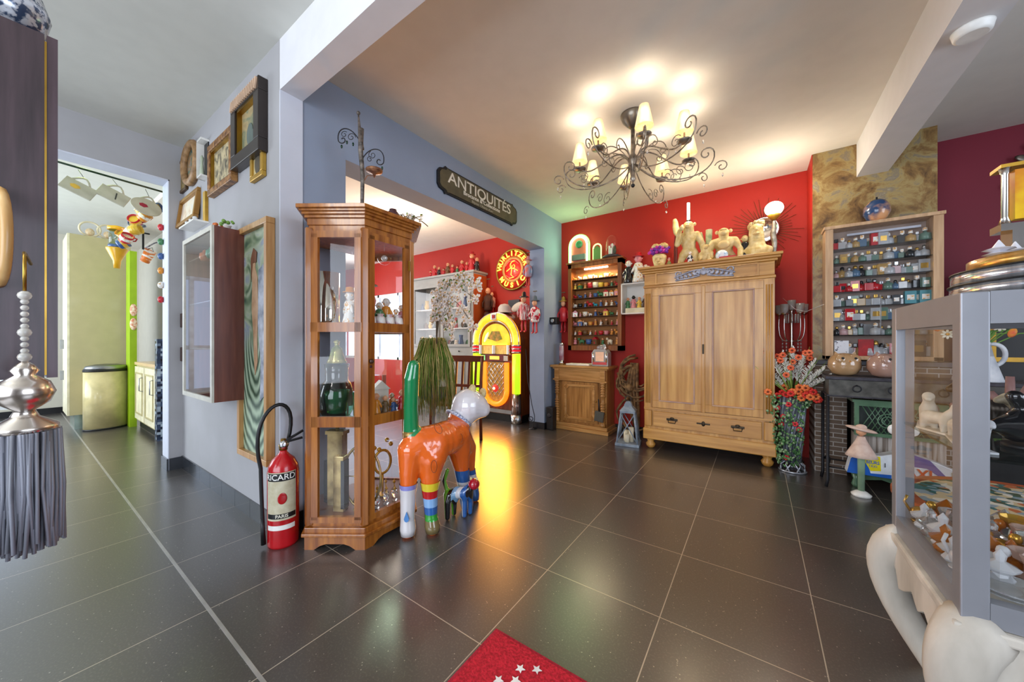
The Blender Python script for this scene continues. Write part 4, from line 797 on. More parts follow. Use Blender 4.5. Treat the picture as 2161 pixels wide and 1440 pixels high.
# ================================================================ jukebox
t = thing('jukebox', 'glowing yellow and green bubbler jukebox with a walnut body in the back room', 'jukebox', (-2.97, 3.90, 0))
hwj = .40; wal = wood('jukebox_walnut', '5a2c12', '8a4a20', .3, coat=.4)
gY = mat('lit_amber_plastic', 'e09020', .35, emit=1.15, ecol='ff9818', h2='ffd060', scale=6); gG = mat('lit_green_plastic', '90c020', .35, emit=.9, ecol='a0e018'); gO = mat('lit_orange_plastic', 'f09030', .4, emit=.9, ecol='ff7410')
Rj = hwj; zs = 1.10
def archpoly(r, z0, zs_, n=24): return [(-r, z0)]+[(r*-math.cos(PI*i/n), zs_+r*math.sin(PI*i/n)) for i in range(n+1)]+[(r, z0)]
B().prism(archpoly(Rj, .10, zs), -.41, -.02, M=XZ).obj('body', wal, t)
B().prism(archpoly(Rj-.0, .0, .09, 2)[:1]+[(-Rj, .10), (Rj, .10), (Rj, 0)], -.40, -.03, M=XZ).obj('base', black, t)
def archtube(r, z0, rad, m, name, y=0): 
    pts = [(-r, y, z0)]+[(-r*math.cos(PI*i/20), y, zs+r*math.sin(PI*i/20)) for i in range(21)]+[(r, y, z0)]
    return B().tube(pts, rad, seg=12).obj(name, m, t)
archtube(Rj-.055, 1.02, .052, gY, 'arch_light'); archtube(Rj-.118, 1.0, .010, chrome, 'inner_arch_trim', -.02); archtube(Rj-.005, 1.02, .009, chrome, 'outer_arch_trim', -.02)
for sx in (-1, 1):
    x = sx*(Rj-.055)
    B().cyl((x, 0, .40), (x, 0, .93), .058, seg=20).obj('pilaster', gY if sx > 0 else gG, t)
    B().cyl((x+.022, -.02, .40), (x+.022, -.02, .93), .042, seg=16).obj('pilaster_stripe', gG, t)
    b = B().cyl((x, 0, .02), (x, 0, .40), .07, .063, seg=20); b.obj('pilaster_foot', mat('dark_chrome', '6a5048', .15, .9, h2='b8aca4', scale=3, stretch=(8, 8, .2)), t)
    B().cyl((x, 0, .0), (x, 0, .12), .074, seg=20).obj('foot_cuff', chrome, t)
    for k in range(3): B().cyl((x, 0, .945+k*.045), (x, 0, .962+k*.045), .068, seg=20).obj('chrome_band', chrome, t)
    for k in range(2): B().cyl((x, 0, .962+k*.045), (x, 0, .99+k*.045), .062, seg=20).obj('red_band', mat('lit_red_band', 'd01828', .3, emit=.5), t)
    b = B().box((sx*.24, -.03, .985), (.045, .03, .13), bev=.006); b.obj('side_clasp', chrome, t)
B().prism(archpoly(.245, 1.05, zs), 0, .012, M=XZ).obj('window_backing', mat('lit_yellow_backing', 'd8c02c', .5, emit=.5, h2='a88a20', scale=8), t)
B().prism([(-.13, 1.14), (-.06, 1.24), (.07, 1.24), (.12, 1.13), (.02, 1.10)], .012, .02, M=XZ).obj('turntable_scene', mat('music_scene', '6a7a20', .4, h2='d89a3c', scale=18), t)
B().sph((-.16, -.005, 1.16), (.03, .012, .10), ry=.5).obj('painted_arc_reflection', mat('pale_arc', 'e8e8c8', .3, emit=.3), t)  # pale glowing oval painted in as a reflection on the window
B().bb((-.22, -.035, 1.045), (.22, 0, 1.075)).obj('ledge', gY, t)
B().bb((-.215, -.02, .925), (.215, 0, 1.04)).obj('title_strips', mat('title_cards', 'e0b860', .5, h2='b07a3c', scale=20, stretch=(6, 1, 1), emit=.35), t)
B().box((0, -.035, .985), (.05, .03, .12), bev=.004).obj('centre_clasp', chrome, t)
B().bb((-.17, -.03, .83), (.17, 0, .915)).obj('selector_panel', mat('selector_maroon', '7a2c30', .4), t)
B().bb((-.08, -.036, .85), (.08, -.03, .895)).obj('selector_display', mat('selector_lit', 'ffd040', .4, emit=1.2), t)
B().box((-.20, -.03, .87), (.07, .03, .07)).obj('button_panel', mat('green_white_button', '8ad88a', .4, emit=.4), t); B().box((.20, -.03, .87), (.07, .03, .07)).obj('button_panel', chrome, t)
for sx in (-1, 1): B().bb((sx*.19-.032, -.02, .42), (sx*.19+.032, .01, .81)).obj('grille_side', gO, t)
b = B(); pts = [(-.19, -.005, .42)]+[(-.19*math.cos(PI*i/12), -.005, .42-.19*math.sin(PI*i/12)) for i in range(13)]; b.tube(pts, .036, seg=10); b.obj('grille_bottom', gO, t)
B().prism([(-.15, .81), (.15, .81)]+[(.15*math.cos(PI*i/10), .42-.15*math.sin(PI*i/10)) for i in range(11)], 0, .006, M=XZ).obj('grille_cloth', mat('grille_gold', 'a8742c', .4, h2='d8a040', scale=30, emit=.2), t)
b = B()
for k in range(-3, 7):
    for s_ in (-1, 1):
        x0 = -.15 if s_ > 0 else .15; z0_ = .36+k*.085; z1_ = z0_+.30*1.2; z0c = max(z0_, .33); z1c = min(z1_, .80)
        if z1c > z0c+.02:
            fx = lambda z: x0+s_*(z-z0_)/1.2
            b.cyl((fx(z0c), -.012, z0c), (fx(z1c), -.012, z1c), .0042, seg=5)
b.obj('grille_lattice', chrome, t)
B().lathe([(.001, .03), (.02, .028), (.03, .018), (.05, .012), (.055, 0)], M=XZ, c=(0, -.01, .45)).obj('medallion', [mat('medallion_red', 'c03028', .3, emit=.5)], t); B().sph((0, -.045, .45), .018).obj('medallion_light', mat('medallion_lit', 'ffe080', .4, emit=2.5), t)
B().box((0, -.03, 1.44), (.10, .05, .09), bev=.01).obj('crown_clasp', chrome, t); B().box((0, -.058, 1.44), (.05, .01, .05), bev=.004).obj('crown_badge', dkred, t)
B().box((0, .0, .14), (.62, .02, .05)).obj('kick_plate', steel, t)
lamp('jukebox_light', 'AREA', (-2.97, 3.78, .85), 20, (1, .40, .05), .6, 1.0, (PI/2, 0, PI))
o = tag(B().lathe([(.125, 0), (.115, .01), (.095, .02), (.09, .08), (.06, .12), (.001, .135)], seg=24).obj('white_bowler', mat('white_helmet', 'c8c4c0', .4), None, (-2.93, 4.05, 1.502)), 'white domed helmet lying on top of the jukebox', 'helmet')
# clown marionettes on the pier
puppet('red and white puppet with a grey cap hanging on the pier', (-2.27, 3.79, 1.20), .42, mat('red_white_cloth', 'c01830', .6, h2='e8e0dc', scale=22, lo=.48, hi=.52), hat=mat('grey_cap', '5a6470', .7))
puppet('red clown puppet hanging highest on the pier right of the jukebox', (-2.37, 3.79, 1.80), .34, mat('clown_red', 'd8563a', .6, h2='7ab0d0', scale=14), hat=mPk)
puppet('striped clown puppet with a black tricorne hat hanging nearest the jukebox', (-2.44, 3.80, 1.22), .46, mat('clown_stripe', 'b81428', .6, h2='e0d8d4', scale=30, stretch=(4, 1, .3), lo=.48, hi=.52), hat=mBk)
t = thing('floor_scroll_stand', 'slim black iron stand with a scrolled foot leaning by the pier', 'stand', (-2.30, 3.78, 0))
B().tube([(-.10, 0, 1.0), (-.07, 0, .6), (-.01, 0, .3), (.03, 0, .16)]+spiral((-.02, 0, .12), .05, 1.6, .4, 24, cw=-1), .005).obj('rod', iron, t); B().lathe([(.05, 0), (.05, .006), (.006, .015), (.006, .07)]).obj('foot', iron, t)
# ================================================================ oak cupboard under the curio case
oak = wood('waxed_oak', '8a5a26', 'c08a4a', .35, coat=.25); oakx = wood('waxed_oak_across', '9a6a30', 'c8965a', .35, axis='x', coat=.25); pine = wood('waxed_pine', 'a46c26', 'd09a4e', .35, scale=10, coat=.25); pinex = wood('waxed_pine_across', 'a46c26', 'd09a4e', .38, scale=10, axis='x', coat=.25)
oakh = aY(1215, 762, 3.95)
t = thing('oak_cupboard', 'small waxed oak cupboard with turned corner columns under the lit curio case', 'cupboard', (-1.775, 4.0, 0))
hx = .335; hz = .80
B().bb((-hx, .04, .08), (hx, .30, hz-.03)).obj('body', oak, t)
b = B().bb((-hx-.04, -.03, 0), (hx+.04, .30, .045)); b.bb((-hx-.02, -.01, .045), (hx+.02, .30, .085)); b.obj('plinth', oakx, t, bevel=.006)
b = B().bb((-hx-.045, -.035, hz-.028), (hx+.045, .31, hz)); b.bb((-hx-.02, -.01, hz-.05), (hx+.02, .30, hz-.028)); b.obj('top', oakx, t, bevel=.005)
B().bb((-hx+.01, .005, hz-.17), (hx-.01, .04, hz-.05)).obj('frieze', oakx, t, bevel=.004); B().bb((-hx-.015, -.012, hz-.19), (hx+.015, .04, hz-.17)).obj('moulding', oakx, t)
for sx in (-1, 1):
    x = sx*(hx-.035)
    B().box((x, .01, hz-.11), (.06, .05, .13), bev=.006).obj('corner_block', oakx, t)
    pr_ = [(.020, .085), (.032, .09), (.034, .12), (.024, .135)]
    z = .14
    while z < hz-.22: pr_ += [(.018, z), (.029, z+.008), (.029, z+.016), (.018, z+.024)]; z += .030 if not .33 < z < .36 else .09
    pr_ += [(.03, hz-.21), (.034, hz-.19)]
    B().lathe(pr_, (x, .008, 0), seg=18).obj('turned_column', oak, t)
d_ = B().bb((-.235, .015, .11), (.235, .04, hz-.20)).obj('door', oak, t)
b = B().frame(.40, hz-.37, .03, .018, M=Matrix.Translation((0, .016, .355))); b.obj('door_moulding', oakx, d_, bevel=.005)
b = B()
for sx in (-1, 1):
    for sz in (-1, 1): b.box((sx*.165, 0, .355+sz*.18), (.045, .012, .045), ry=PI/4)
b.obj('corner_ornaments', oak, d_); B().sph((.215, .005, .38), .009).obj('door_knob', brass, d_)
t = thing('hearth_brush', 'grey iron hearth brush hanging on the oak cupboard door', 'brush', (-1.50, 3.955, .22))
B().box((0, 0, 0), (.11, .03, .12), bev=.01, ry=.15).obj('brush_head', mat('grey_bristle', '4e4a42', .8, stretch=(20, 1, .5)), t); B().cyl((0, 0, .05), (-.01, 0, .20), .008).obj('handle', iron, t)
# things on the cupboard
zt = hz+.0005
t = thing('lava_tube_lamp', 'clear and pink tube lamp with silver ends on the left of the oak cupboard', 'lamp', (-2.04, 4.06, zt))
B().lathe([(.034, 0), (.034, .05)], seg=20).obj('base', chrome, t); B().lathe([(.03, .05), (.03, .25)], seg=20).obj('tube', mat('pink_liquid', 'c88a9c', .1, trans=.4, h2='e0d8e0', scale=14), t); B().lathe([(.034, .25), (.034, .275)], seg=20).obj('cap', chrome, t)
put('white_cloth', 'folded white cloth on the oak cupboard between the tube lamp and the toy jukebox', 'cloth', paper, lambda b: b.box((0, 0, .012), (.30, .16, .022), bev=.006), (-1.80, 4.08, zt))
t = thing('toy_jukebox', 'small silver and white toy jukebox on the right of the oak cupboard', 'radio', (-1.52, 4.08, zt), .0)
b = B().prism([(-.10, 0), (.10, 0), (.10, .16), (.07, .20), (-.07, .20), (-.10, .16)], -.06, .06, M=XZ); b.obj('case', mat('silver_plastic', 'b8b8b8', .25, .5), t, bevel=.006)
B().bb((-.05, -.066, .06), (.05, -.06, .17)).obj('lit_panel', mat('pale_peach_panel', 'e0b090', .4, emit=.15), t); B().bb((-.085, -.066, .02), (.085, -.06, .05)).obj('keypad', mat('toy_red_panel', 'c04a4a', .4), t)
for sx in (-1, 1): B().cyl((sx*.08, -.055, .05), (sx*.08, -.055, .17), .014).obj('side_tube', chrome, t)
b = B().sph((0, 0, .225), (.06, .04, .035), seg=10).sph((.04, -.02, .25), .02, seg=8); tag(b.obj('crystal_trinket', crystal, None, (-1.52, 4.08, zt-.005)), 'clear crystal trinket heaped on the toy jukebox', 'ornament')
# ================================================================ lit curio case on the red wall
t = thing('curio_case', 'oak wall case with a lit strip and eight shelves crowded with miniatures', 'cabinet', (-1.655, 4.318, .985))
Wc, Hc, Dc = .69, 1.10, .15
b = B().bb((-Wc/2, -Dc, 0), (-Wc/2+.045, 0, Hc)); b.bb((Wc/2-.045, -Dc, 0), (Wc/2, 0, Hc)); b.bb((-Wc/2, -Dc, 0), (Wc/2, 0, .06)); b.bb((-Wc/2, -Dc, Hc-.05), (Wc/2, 0, Hc)); b.obj('case', wood('curio_oak', '6e3c18', '9a5c2c', .35), t)
B().bb((-Wc/2+.04, -.012, .05), (Wc/2-.04, -.004, Hc-.04)).obj('back_panel', mat('warm_back_panel', '9a6430', .6), t)
b = B().bb((-Wc/2-.02, -Dc-.02, Hc), (Wc/2+.02, 0, Hc+.02)); b.obj('cornice', wood('curio_oak'  , '6e3c18', '9a5c2c'), t)
B().box((.02, -Dc+.03, Hc-.075), (.30, .018, .018)).obj('strip_light', mat('strip_light_lit', 'fff4d8', .4, emit=7), t)
lamp('curio_strip', 'AREA', (-1.64, 4.19, 1.99), 2.4, (1, .8, .5), .5, .05, (0, 0, 0))
zz = [.075+i*.118 for i in range(8)]
for z in zz[1:]: B().bb((-Wc/2+.045, -.125, z-.006), (Wc/2-.045, -.012, z)).obj('shelf', mat('dark_shelf_edge', '4a2810', .5), t)
P_ = {}
def mini(kind, m_, h):
    """small shelf piece, base at 0"""
    key = (kind, m_.name, round(h, 3))
    if key in P_: return P_[key]
    b = B()
    if kind == 'perfume_bottle': b.lathe([(.30*h, 0), (.36*h, .05*h), (.34*h, .5*h), (.10*h, .62*h), (.10*h, .72*h)], seg=10, m=0); b.lathe([(.14*h, .72*h), (.15*h, .78*h), (.13*h, .95*h), (.04*h, h)], seg=8, m=1)
    elif kind == 'square_bottle': b.box((0, 0, .33*h), (.55*h, .25*h, .62*h), 0, bev=.04*h); b.cyl((0, 0, .64*h), (0, 0, .7*h), .08*h, m=1, seg=8); b.box((0, 0, .84*h), (.24*h, .2*h, .28*h), 1, bev=.03*h)
    elif kind == 'scent_box': b.box((0, 0, .5*h), (.62*h, .35*h, h), 0, bev=.01*h); b.box((0, -.18*h, .5*h), (.4*h, .01*h, .4*h), 1)
    elif kind == 'miniature_house': b.box((0, 0, .32*h), (.7*h, .5*h, .64*h), 0); b.prism([(-.42*h, .64*h), (.42*h, .64*h), (0, h)], -.27*h, .27*h, 1, M=XZ); b.box((0, -.26*h, .2*h), (.16*h, .02*h, .3*h), 1)
    elif kind == 'miniature_figurine': b.lathe([(.22*h, 0), (.26*h, .08*h), (.16*h, .45*h), (.22*h, .58*h), (.06*h, .66*h)], seg=9, m=0); b.sph((0, 0, .80*h), .17*h, 1, seg=8); b.sph((.2*h, -.1*h, .45*h), .08*h, 0, seg=6)
    elif kind == 'miniature_animal': b.sph((0, 0, .42*h), (.42*h, .22*h, .24*h), 0, seg=9); b.sph((-.4*h, -.05*h, .72*h), (.18*h, .16*h, .18*h), 0, seg=8); [b.cyl((x*h, y*h, 0), (x*h, y*h, .4*h), .06*h, m=0, seg=6) for x in (-.24, .24) for y in (-.1, .1)]; b.sph((-.5*h, -.1*h, .9*h), .06*h, 1, seg=5); b.sph((-.34*h, -.05*h, .92*h), .06*h, 1, seg=5)
    elif kind == 'miniature_cup': b.lathe([(.2*h, 0), (.4*h, .1*h), (.5*h, .8*h), (.45*h, .8*h), (.3*h, .15*h)], seg=10, m=0); b.tube([(.48*h, 0, .65*h), (.68*h, 0, .55*h), (.62*h, 0, .3*h), (.4*h, 0, .25*h)], .05*h, 1, 5)
    P_[key] = me = b.mesh(kind); return me
def place(kind, m1, m2, h, loc, label, cat, group, rz=0):
    me = mini(kind, m1, h)
    if not me.materials: me.materials.append(m1); me.materials.append(m2)
    o = bpy.data.objects.new(kind, me); CO.objects.link(o); o.location = loc; o.rotation_euler.z = rz; tag(o, label, cat, group); return o
rg = random.Random(21); words_ = {'miniature_house': 'house', 'miniature_figurine': 'figurine', 'miniature_animal': 'animal', 'miniature_cup': 'cup'}
SH = ['bottom shelf']+['%s shelf up' % ORD[i] for i in range(1, 7)]+['top shelf']
miniC = pal+[(mat('mini_amber', 'd8903c', .35, coat=.3), 'amber'), (mat('mini_cream', 'e8dcc0', .35, coat=.3), 'cream'), (mW, 'white')]
for s_, z in enumerate(zz):
    n = 9 if s_ else 7; stp = (Wc-.14)/(n-1)
    for i in range(n):
        k = rg.choice(['miniature_house', 'miniature_figurine', 'miniature_figurine', 'miniature_animal', 'miniature_cup']); m_, n_ = rg.choice(miniC); h = rg.choice([.062, .074, .085]) if s_ else rg.choice([.08, .095])
        if s_ == 7: h = rg.choice([.05, .06]); m_, n_ = rg.choice([miniC[-1], miniC[-2], miniC[-3]])
        if s_ == 4 and i == 3: m_, n_ = mRd, 'red'
        if s_ == 4 and i == 4: m_, n_ = mat('turquoise', '2aa0b8', .3), 'turquoise'
        place(k, m_, mSk if k == 'miniature_figurine' else mRd if i % 3 == 0 else mOr, h, (-1.655-Wc/2+.07+i*stp, 4.318-.08, .985+z+.0005), '%s miniature %s, %s from left, %s of the lit curio case' % (n_, words_[k], ORD[i], SH[s_]), 'miniature', 'miniatures in the lit curio case', rg.uniform(-.4, .4))
# on top of the case
zt2 = .985+Hc+.0205
t = thing('neon_arch_clock', 'small arch-shaped clock outlined in green neon on the curio case', 'clock', (-1.86, 4.20, zt2))
nG = mat('neon_green_white', 'd8ffc8', .4, emit=6); 
def arch(par, w_, h_, r, m, nm, y=0): B().tube([(-w_, y, 0), (-w_, y, h_-w_)]+[(-w_*math.cos(PI*i/14), y, h_-w_+w_*math.sin(PI*i/14)) for i in range(1, 14)]+[(w_, y, h_-w_), (w_, y, 0)], r, seg=8).obj(nm, m, par)
arch(t, .115, .33, .014, nG, 'neon_arch', -.02); arch(t, .14, .355, .008, mat('neon_green_edge', '70e860', .4, emit=2.0), 'green_edge', 0)
B().prism([(-.11, 0), (.11, 0)]+[(.11*math.cos(PI*i/10), .215+.11*math.sin(PI*i/10)) for i in range(11)], -.04, .0, M=XZ).obj('body', mat('clock_body_red', 'a84a3c', .5), t)
B().sph((0, -.005, .235), (.05, .02, .05)).obj('dial', mat('dark_green_dial', '2a5a38', .3), t); B().bb((-.09, -.03, .03), (.09, 0, .10)).obj('grille', mat('grey_grille', '6a6668', .4, .5), t)
lamp('neon_arch_light', 'POINT', (-1.86, 4.05, 2.32), 3.2, (.45, 1, .4), .3)
t = thing('small_arch_clock', 'smaller yellow-green arch-shaped ornament beside the neon arch', 'clock', (-1.62, 4.20, zt2)); arch(t, .05, .20, .009, mat('pale_yellow_neon', 'd8e088', .4, emit=1.2), 'arch_tube', 0); B().prism([(-.045, 0), (.045, 0), (.045, .14), (0, .18), (-.045, .14)], -.02, .01, M=XZ).obj('body', mat('clock_body_green', '5a7a3a', .4), t)
t = thing('glass_cloche', 'clear glass dome over small candles on the curio case', 'ornament', (-1.435, 4.20, zt2))
B().lathe([(.11, 0), (.115, .015), (.09, .03)], seg=24).obj('base', mat('dark_base', '3a3438', .4), t); B().lathe([(.075, .03), (.075, .19), (.066, .235), (.045, .265), (.001, .285)], seg=24).obj('dome', clear, t)
for x, y, h in ((-.03, 0, .12), (.0, .02, .15), (.0, -.02, .09)): B().cyl((x, y, .03), (x, y, .03+h), .011).obj('candle', white, t)
B().sph((.035, 0, .09), (.02, .02, .06), seg=8).obj('dark_figure', mat('dark_green_figure', '3a4434', .5), t)
# nutcracker-like figure and camera on the corner of the red wall
t = puppet('red soldier puppet hanging in the corner left of the curio case', (-2.09, 4.22, 1.22), .42, mRd, hat=mat('gold_hat', 'b8843a', .4))
t = thing('wall_phone', 'black box camera hanging on the pier edge left of the curio case', 'camera', (-2.12, 4.02, 1.36)); B().box((0, 0, 0), (.10, .08, .09), bev=.008).obj('body', black, t); B().cyl((0, -.04, 0), (0, -.06, 0), .022).obj('lens', chrome, t); t.name = 'box_camera'
t = thing('loudspeaker', 'small black loudspeaker on the floor left of the oak cupboard', 'speaker', (-2.135+.005, 4.06, .0)); 
t.location = (-2.10, 3.90, 0); B().box((0, 0, .14), (.09, .10, .28), bev=.01).obj('case', black, t); B().lathe([(.03, 0), (.02, .008), (.001, .004)], M=XZ, c=(0, -.05, .18)).obj('cone', mat('dark_cone', '26262a', .5), t)
# white box shelf with toys
t = thing('box_shelf', 'white square wall box with small toys between the curio case and the wardrobe', 'shelf', (-1.13, 4.317, 1.41))
b = B().bb((-.17, -.20, 0), (-.155, 0, .36)); b.bb((.155, -.20, 0), (.17, 0, .36)); b.bb((-.17, -.20, 0), (.17, 0, .015)); b.bb((-.17, -.20, .345), (.17, 0, .36)); b.bb((-.17, -.01, 0), (.17, 0, .36)); b.obj('box', white, t, bevel=.003)
B().bb((-.12, -.19, .015), (.16, -.10, .07)).obj('step', mat('cream_step', 'd8d0b0', .5), t)
for i, (m_, n_) in enumerate(((mGn, 'green'), (mPk, 'pink'), (mYl, 'yellow'), (mBrn, 'brown'))): figur('%s toy figure, %s from the left inside the white wall box' % (n_, ORD[i]), (-1.24+i*.065, 4.19, 1.482), .13+.02*(i % 2), m_, mBk if i == 1 else mSk, 'toys in the white wall box', seed=60+i)
for i, (m_, n_, h) in enumerate(((mW, 'white', .20), (mBk, 'black', .27), (mOr, 'orange', .24), (mW, 'white and red', .32), (mRd, 'red', .22), (mBl, 'blue', .18))): figur('%s toy figure, %s from the left on top of the white wall box' % (n_, ORD[i]), (-1.275+i*.055, 4.25-.10*(i % 2), 1.771), h, m_, mW if i != 3 else mPk, 'toys on the white wall box', seed=70+i, hat=mRd if i == 3 else None)
# ================================================================ wardrobe
wx0, wx1, wy = -.945, .125, 3.76
t = thing('wardrobe', 'large waxed pine two-door wardrobe with a long bottom drawer against the red wall', 'wardrobe', ((wx0+wx1)/2, wy, 0)); hw = (wx1-wx0)/2
for x in (-hw+.05, hw-.05):
    for y in (.05, .48): B().lathe([(.022, 0), (.04, .02), (.048, .045), (.03, .07), (.04, .09), (.04, .10)], (x, y, 0), seg=20).obj('foot', pine, t)
B().bb((-hw-.012, -.012, .10), (hw+.012, .52, .21)).obj('plinth', pinex, t, bevel=.008)
B().bb((-hw, .0, .21), (hw, .52, 1.83)).obj('carcase', pine, t)
b = B(); 
for d_, z0_, z1_ in ((.008, 1.635, 1.66), (.0, 1.66, 1.78), (.02, 1.78, 1.80), (.04, 1.80, 1.822), (.055, 1.822, 1.846)): b.bb((-hw-d_, -d_-.006, z0_), (hw+d_, .52, z1_))
b.obj('cornice', pinex, t, bevel=.005)
B().frame(2*hw-.22, .115, .012, .012, M=Matrix.Translation((0, -.008, 1.72))).obj('frieze_moulding', pine, t)
B().bb((-hw, -.016, .405), (hw, 0, .425)).obj('rail_moulding', pinex, t)
for sx in (-1, 1):
    b = B(); b.bb((sx*hw-sx*.075, -.014, .425), (sx*hw-sx*.002, .0, 1.63))
    for k in range(3): b.cyl((sx*(hw-.02-k*.018), -.014, .47), (sx*(hw-.02-k*.018), -.014, 1.58), .006, seg=8)
    b.obj('fluted_pilaster', pine, t)
    B().box((sx*(hw-.04), -.012, .315), (.07, .02, .16), bev=.008).obj('drawer_block', pine, t)
    x0, x1 = (-hw+.078, -.008) if sx < 0 else (.008, hw-.078); xm = (x0+x1)/2; wd = x1-x0
    d_ = B().frame(wd, 1.19, .07, .018, M=Matrix.Translation((xm, 0, 1.025))).obj('door', pine, t, bevel=.002)
    B().bb((x0+.065, -.006, .49), (x1-.065, .0, 1.56)).obj('door_panel', wood('pine_panel_'+('left' if sx < 0 else 'right'), 'ac7228', 'd8a458', .38, scale=7, coat=.2), d_)
    B().frame(wd-.125, 1.065, .014, .024, M=Matrix.Translation((xm, 0, 1.025))).obj('panel_moulding', mat('worn_moulding', 'a08078', .5, h2='c09878', scale=5), d_, bevel=.004)
B().box((0, -.022, 1.02), (.03, .014, 1.19), bev=.004).obj('centre_strip', pine, t); B().box((.0, -.034, 1.02), (.014, .008, .09), bev=.003).obj('key_plate', bronze, t)
dr = B().bb((-hw+.09, -.02, .24), (hw-.09, 0, .39)).obj('drawer', pinex, t, bevel=.004)
for x in (-.27, .27):
    b = B().box((x, -.023, .325), (.10, .006, .022), bev=.004).tube([(x-.035, -.025, .32), (x-.03, -.04, .295), (x+.03, -.04, .295), (x+.035, -.025, .32)], .004); b.sph((x, -.025, .335), (.02, .004, .014), seg=8); b.obj('drawer_pull', bronze, dr)
B().box((0, -.023, .32), (.11, .006, .014), bev=.004).sph((0, -.023, .32), (.016, .005, .024), seg=8).obj('escutcheon', bronze, dr)
# carved pewter ornament
b = B()
for sx in (-1, 1):
    b.tube(spiral((sx*.05, 0, .025), .035, 1.2, 0 if sx > 0 else PI, 18, cw=sx), .008); b.tube(spiral((sx*.22, 0, .03), .03, 1.1, PI if sx > 0 else 0, 18, cw=-sx), .007)
    b.tube(bez((0, 0, .05), (sx*.08, 0, .07), (sx*.14, 0, .03), (sx*.25, 0, .0)), .009); b.tube(bez((sx*.03, 0, .0), (sx*.1, 0, -.02), (sx*.16, 0, -.02), (sx*.24, 0, -.03)), .009)
    for k in range(6): b.sph((sx*(.04+k*.036), -.004, .03-.008*k), (.016, .007, .026-.002*k), seg=7, ry=sx*.5)
b.sph((0, -.004, .07), (.014, .008, .02)).sph((0, -.002, .03), (.03, .008, .03)); b.obj('carved_ornament', mat('pewter_carving', '8a8a98', .45, .4, h2='b0b0bc', scale=30), t, (0, -.014, 1.715))
# ---------- on top of the wardrobe
zw = 1.8465
def ape(name, label, loc, vs, es, extra, rz=0, m=cream):
    t = thing(name, label, 'statue', loc, rz); blob('body', vs, es, m, t, .005, 3)
    for nm, c, r, m_ in extra: B().sph(c, r, seg=12).obj(nm, m_, t)
    return t
face = mat('cream_face', 'd0b47c', .5)
# standing ape with hand at face and a lit tube on its head
t = ape('standing_ape_statue', 'cream standing ape statue with a lit tube on its head', (-.555, 3.90, zw),
    [(0, .02, .17, .058), (0, 0, .26, .066), (0, -.01, .33, .05), (0, -.03, .385, .05), (-.06, 0, .30, .034), (-.10, -.03, .22, .026), (-.07, -.075, .34, .022), (.07, 0, .30, .034), (.12, -.01, .2, .026), (.135, -.03, .10, .022), (-.05, 0, .11, .04), (-.07, -.01, .05, .03), (-.075, -.03, .016, .024), (.05, 0, .11, .04), (.07, -.01, .05, .03), (.075, -.03, .016, .024)],
    [(0, 1), (1, 2), (2, 3), (1, 4), (4, 5), (5, 6), (1, 7), (7, 8), (8, 9), (0, 10), (10, 11), (11, 12), (0, 13), (13, 14), (14, 15)],
    [('muzzle', (0, -.075, .375), (.028, .024, .022), face), ('ear', (-.055, -.02, .40), (.014, .008, .018), face), ('ear', (.055, -.02, .40), (.014, .008, .018), face), ('hand', (-.05, -.09, .36), (.022, .018, .026), cream), ('foot', (-.078, -.05, .012), (.022, .035, .012), cream), ('foot', (.078, -.05, .012), (.022, .035, .012), cream)])
B().cyl((0, -.02, .43), (0, -.02, .45), .018).obj('lamp_holder', black, t); B().cyl((0, -.02, .45), (0, -.02, .62), .012).obj('light_tube', mat('white_hot_tube', 'fff0d0', .4, emit=14), t)
lamp('ape_tube_light', 'POINT', (-.555, 3.86, 2.38), 4, (1, .8, .5), .03)
t = ape('seated_ape_statue', 'cream muscular ape statue leaning forward on its arms above the wardrobe door', (-.255, 3.90, zw),
    [(0, .05, .09, .07), (0, .02, .17, .075), (0, -.02, .215, .04), (0, -.045, .265, .045), (-.085, .0, .19, .036), (-.125, -.02, .11, .028), (-.11, -.06, .03, .024), (.085, .0, .19, .036), (.135, -.02, .11, .028), (.13, -.07, .03, .024), (-.07, .04, .04, .034), (.07, .04, .04, .034)],
    [(0, 1), (1, 2), (2, 3), (1, 4), (4, 5), (5, 6), (1, 7), (7, 8), (8, 9), (0, 10), (0, 11)],
    [('muzzle', (0, -.095, .25), (.03, .022, .024), face), ('brow', (0, -.085, .285), (.034, .012, .009), cream), ('ear', (-.055, -.04, .275), (.016, .008, .018), face), ('ear', (.055, -.04, .275), (.016, .008, .018), face), ('hand', (.128, -.08, .016), (.022, .03, .016), cream), ('hand', (-.108, -.075, .016), (.022, .03, .016), cream), ('chest_plate', (0, -.055, .15), (.05, .02, .04), face)])
t = ape('small_seated_ape_statue', 'small cream seated ape between the standing ape and the muscular one', (-.40, 3.88, zw),
    [(0, 0, .05, .045), (0, 0, .10, .045), (0, -.01, .15, .034), (-.045, -.02, .09, .02), (-.05, -.05, .04, .016), (.045, -.02, .09, .02), (.05, -.05, .04, .016)], [(0, 1), (1, 2), (1, 3), (3, 4), (1, 5), (5, 6)],
    [('muzzle', (0, -.045, .142), (.018, .016, .014), face), ('ear', (-.038, 0, .165), (.012, .006, .014), face), ('ear', (.038, 0, .165), (.012, .006, .014), face)])
t = ape('head_statue', 'cream bearded head and torso statue in front of the sunburst mirror', (-.005, 3.90, zw),
    [(0, 0, .05, .09), (0, 0, .12, .07), (0, -.01, .2, .06), (0, -.02, .26, .055), (-.09, -.02, .06, .035), (.09, -.02, .06, .035)], [(0, 1), (1, 2), (2, 3), (0, 4), (0, 5)],
    [('nose', (0, -.085, .24), (.012, .016, .016), face), ('muzzle', (0, -.075, .205), (.026, .02, .014), face), ('base', (0, -.02, .02), (.12, .07, .02), cream)])
b = B(); rg = random.Random(4)
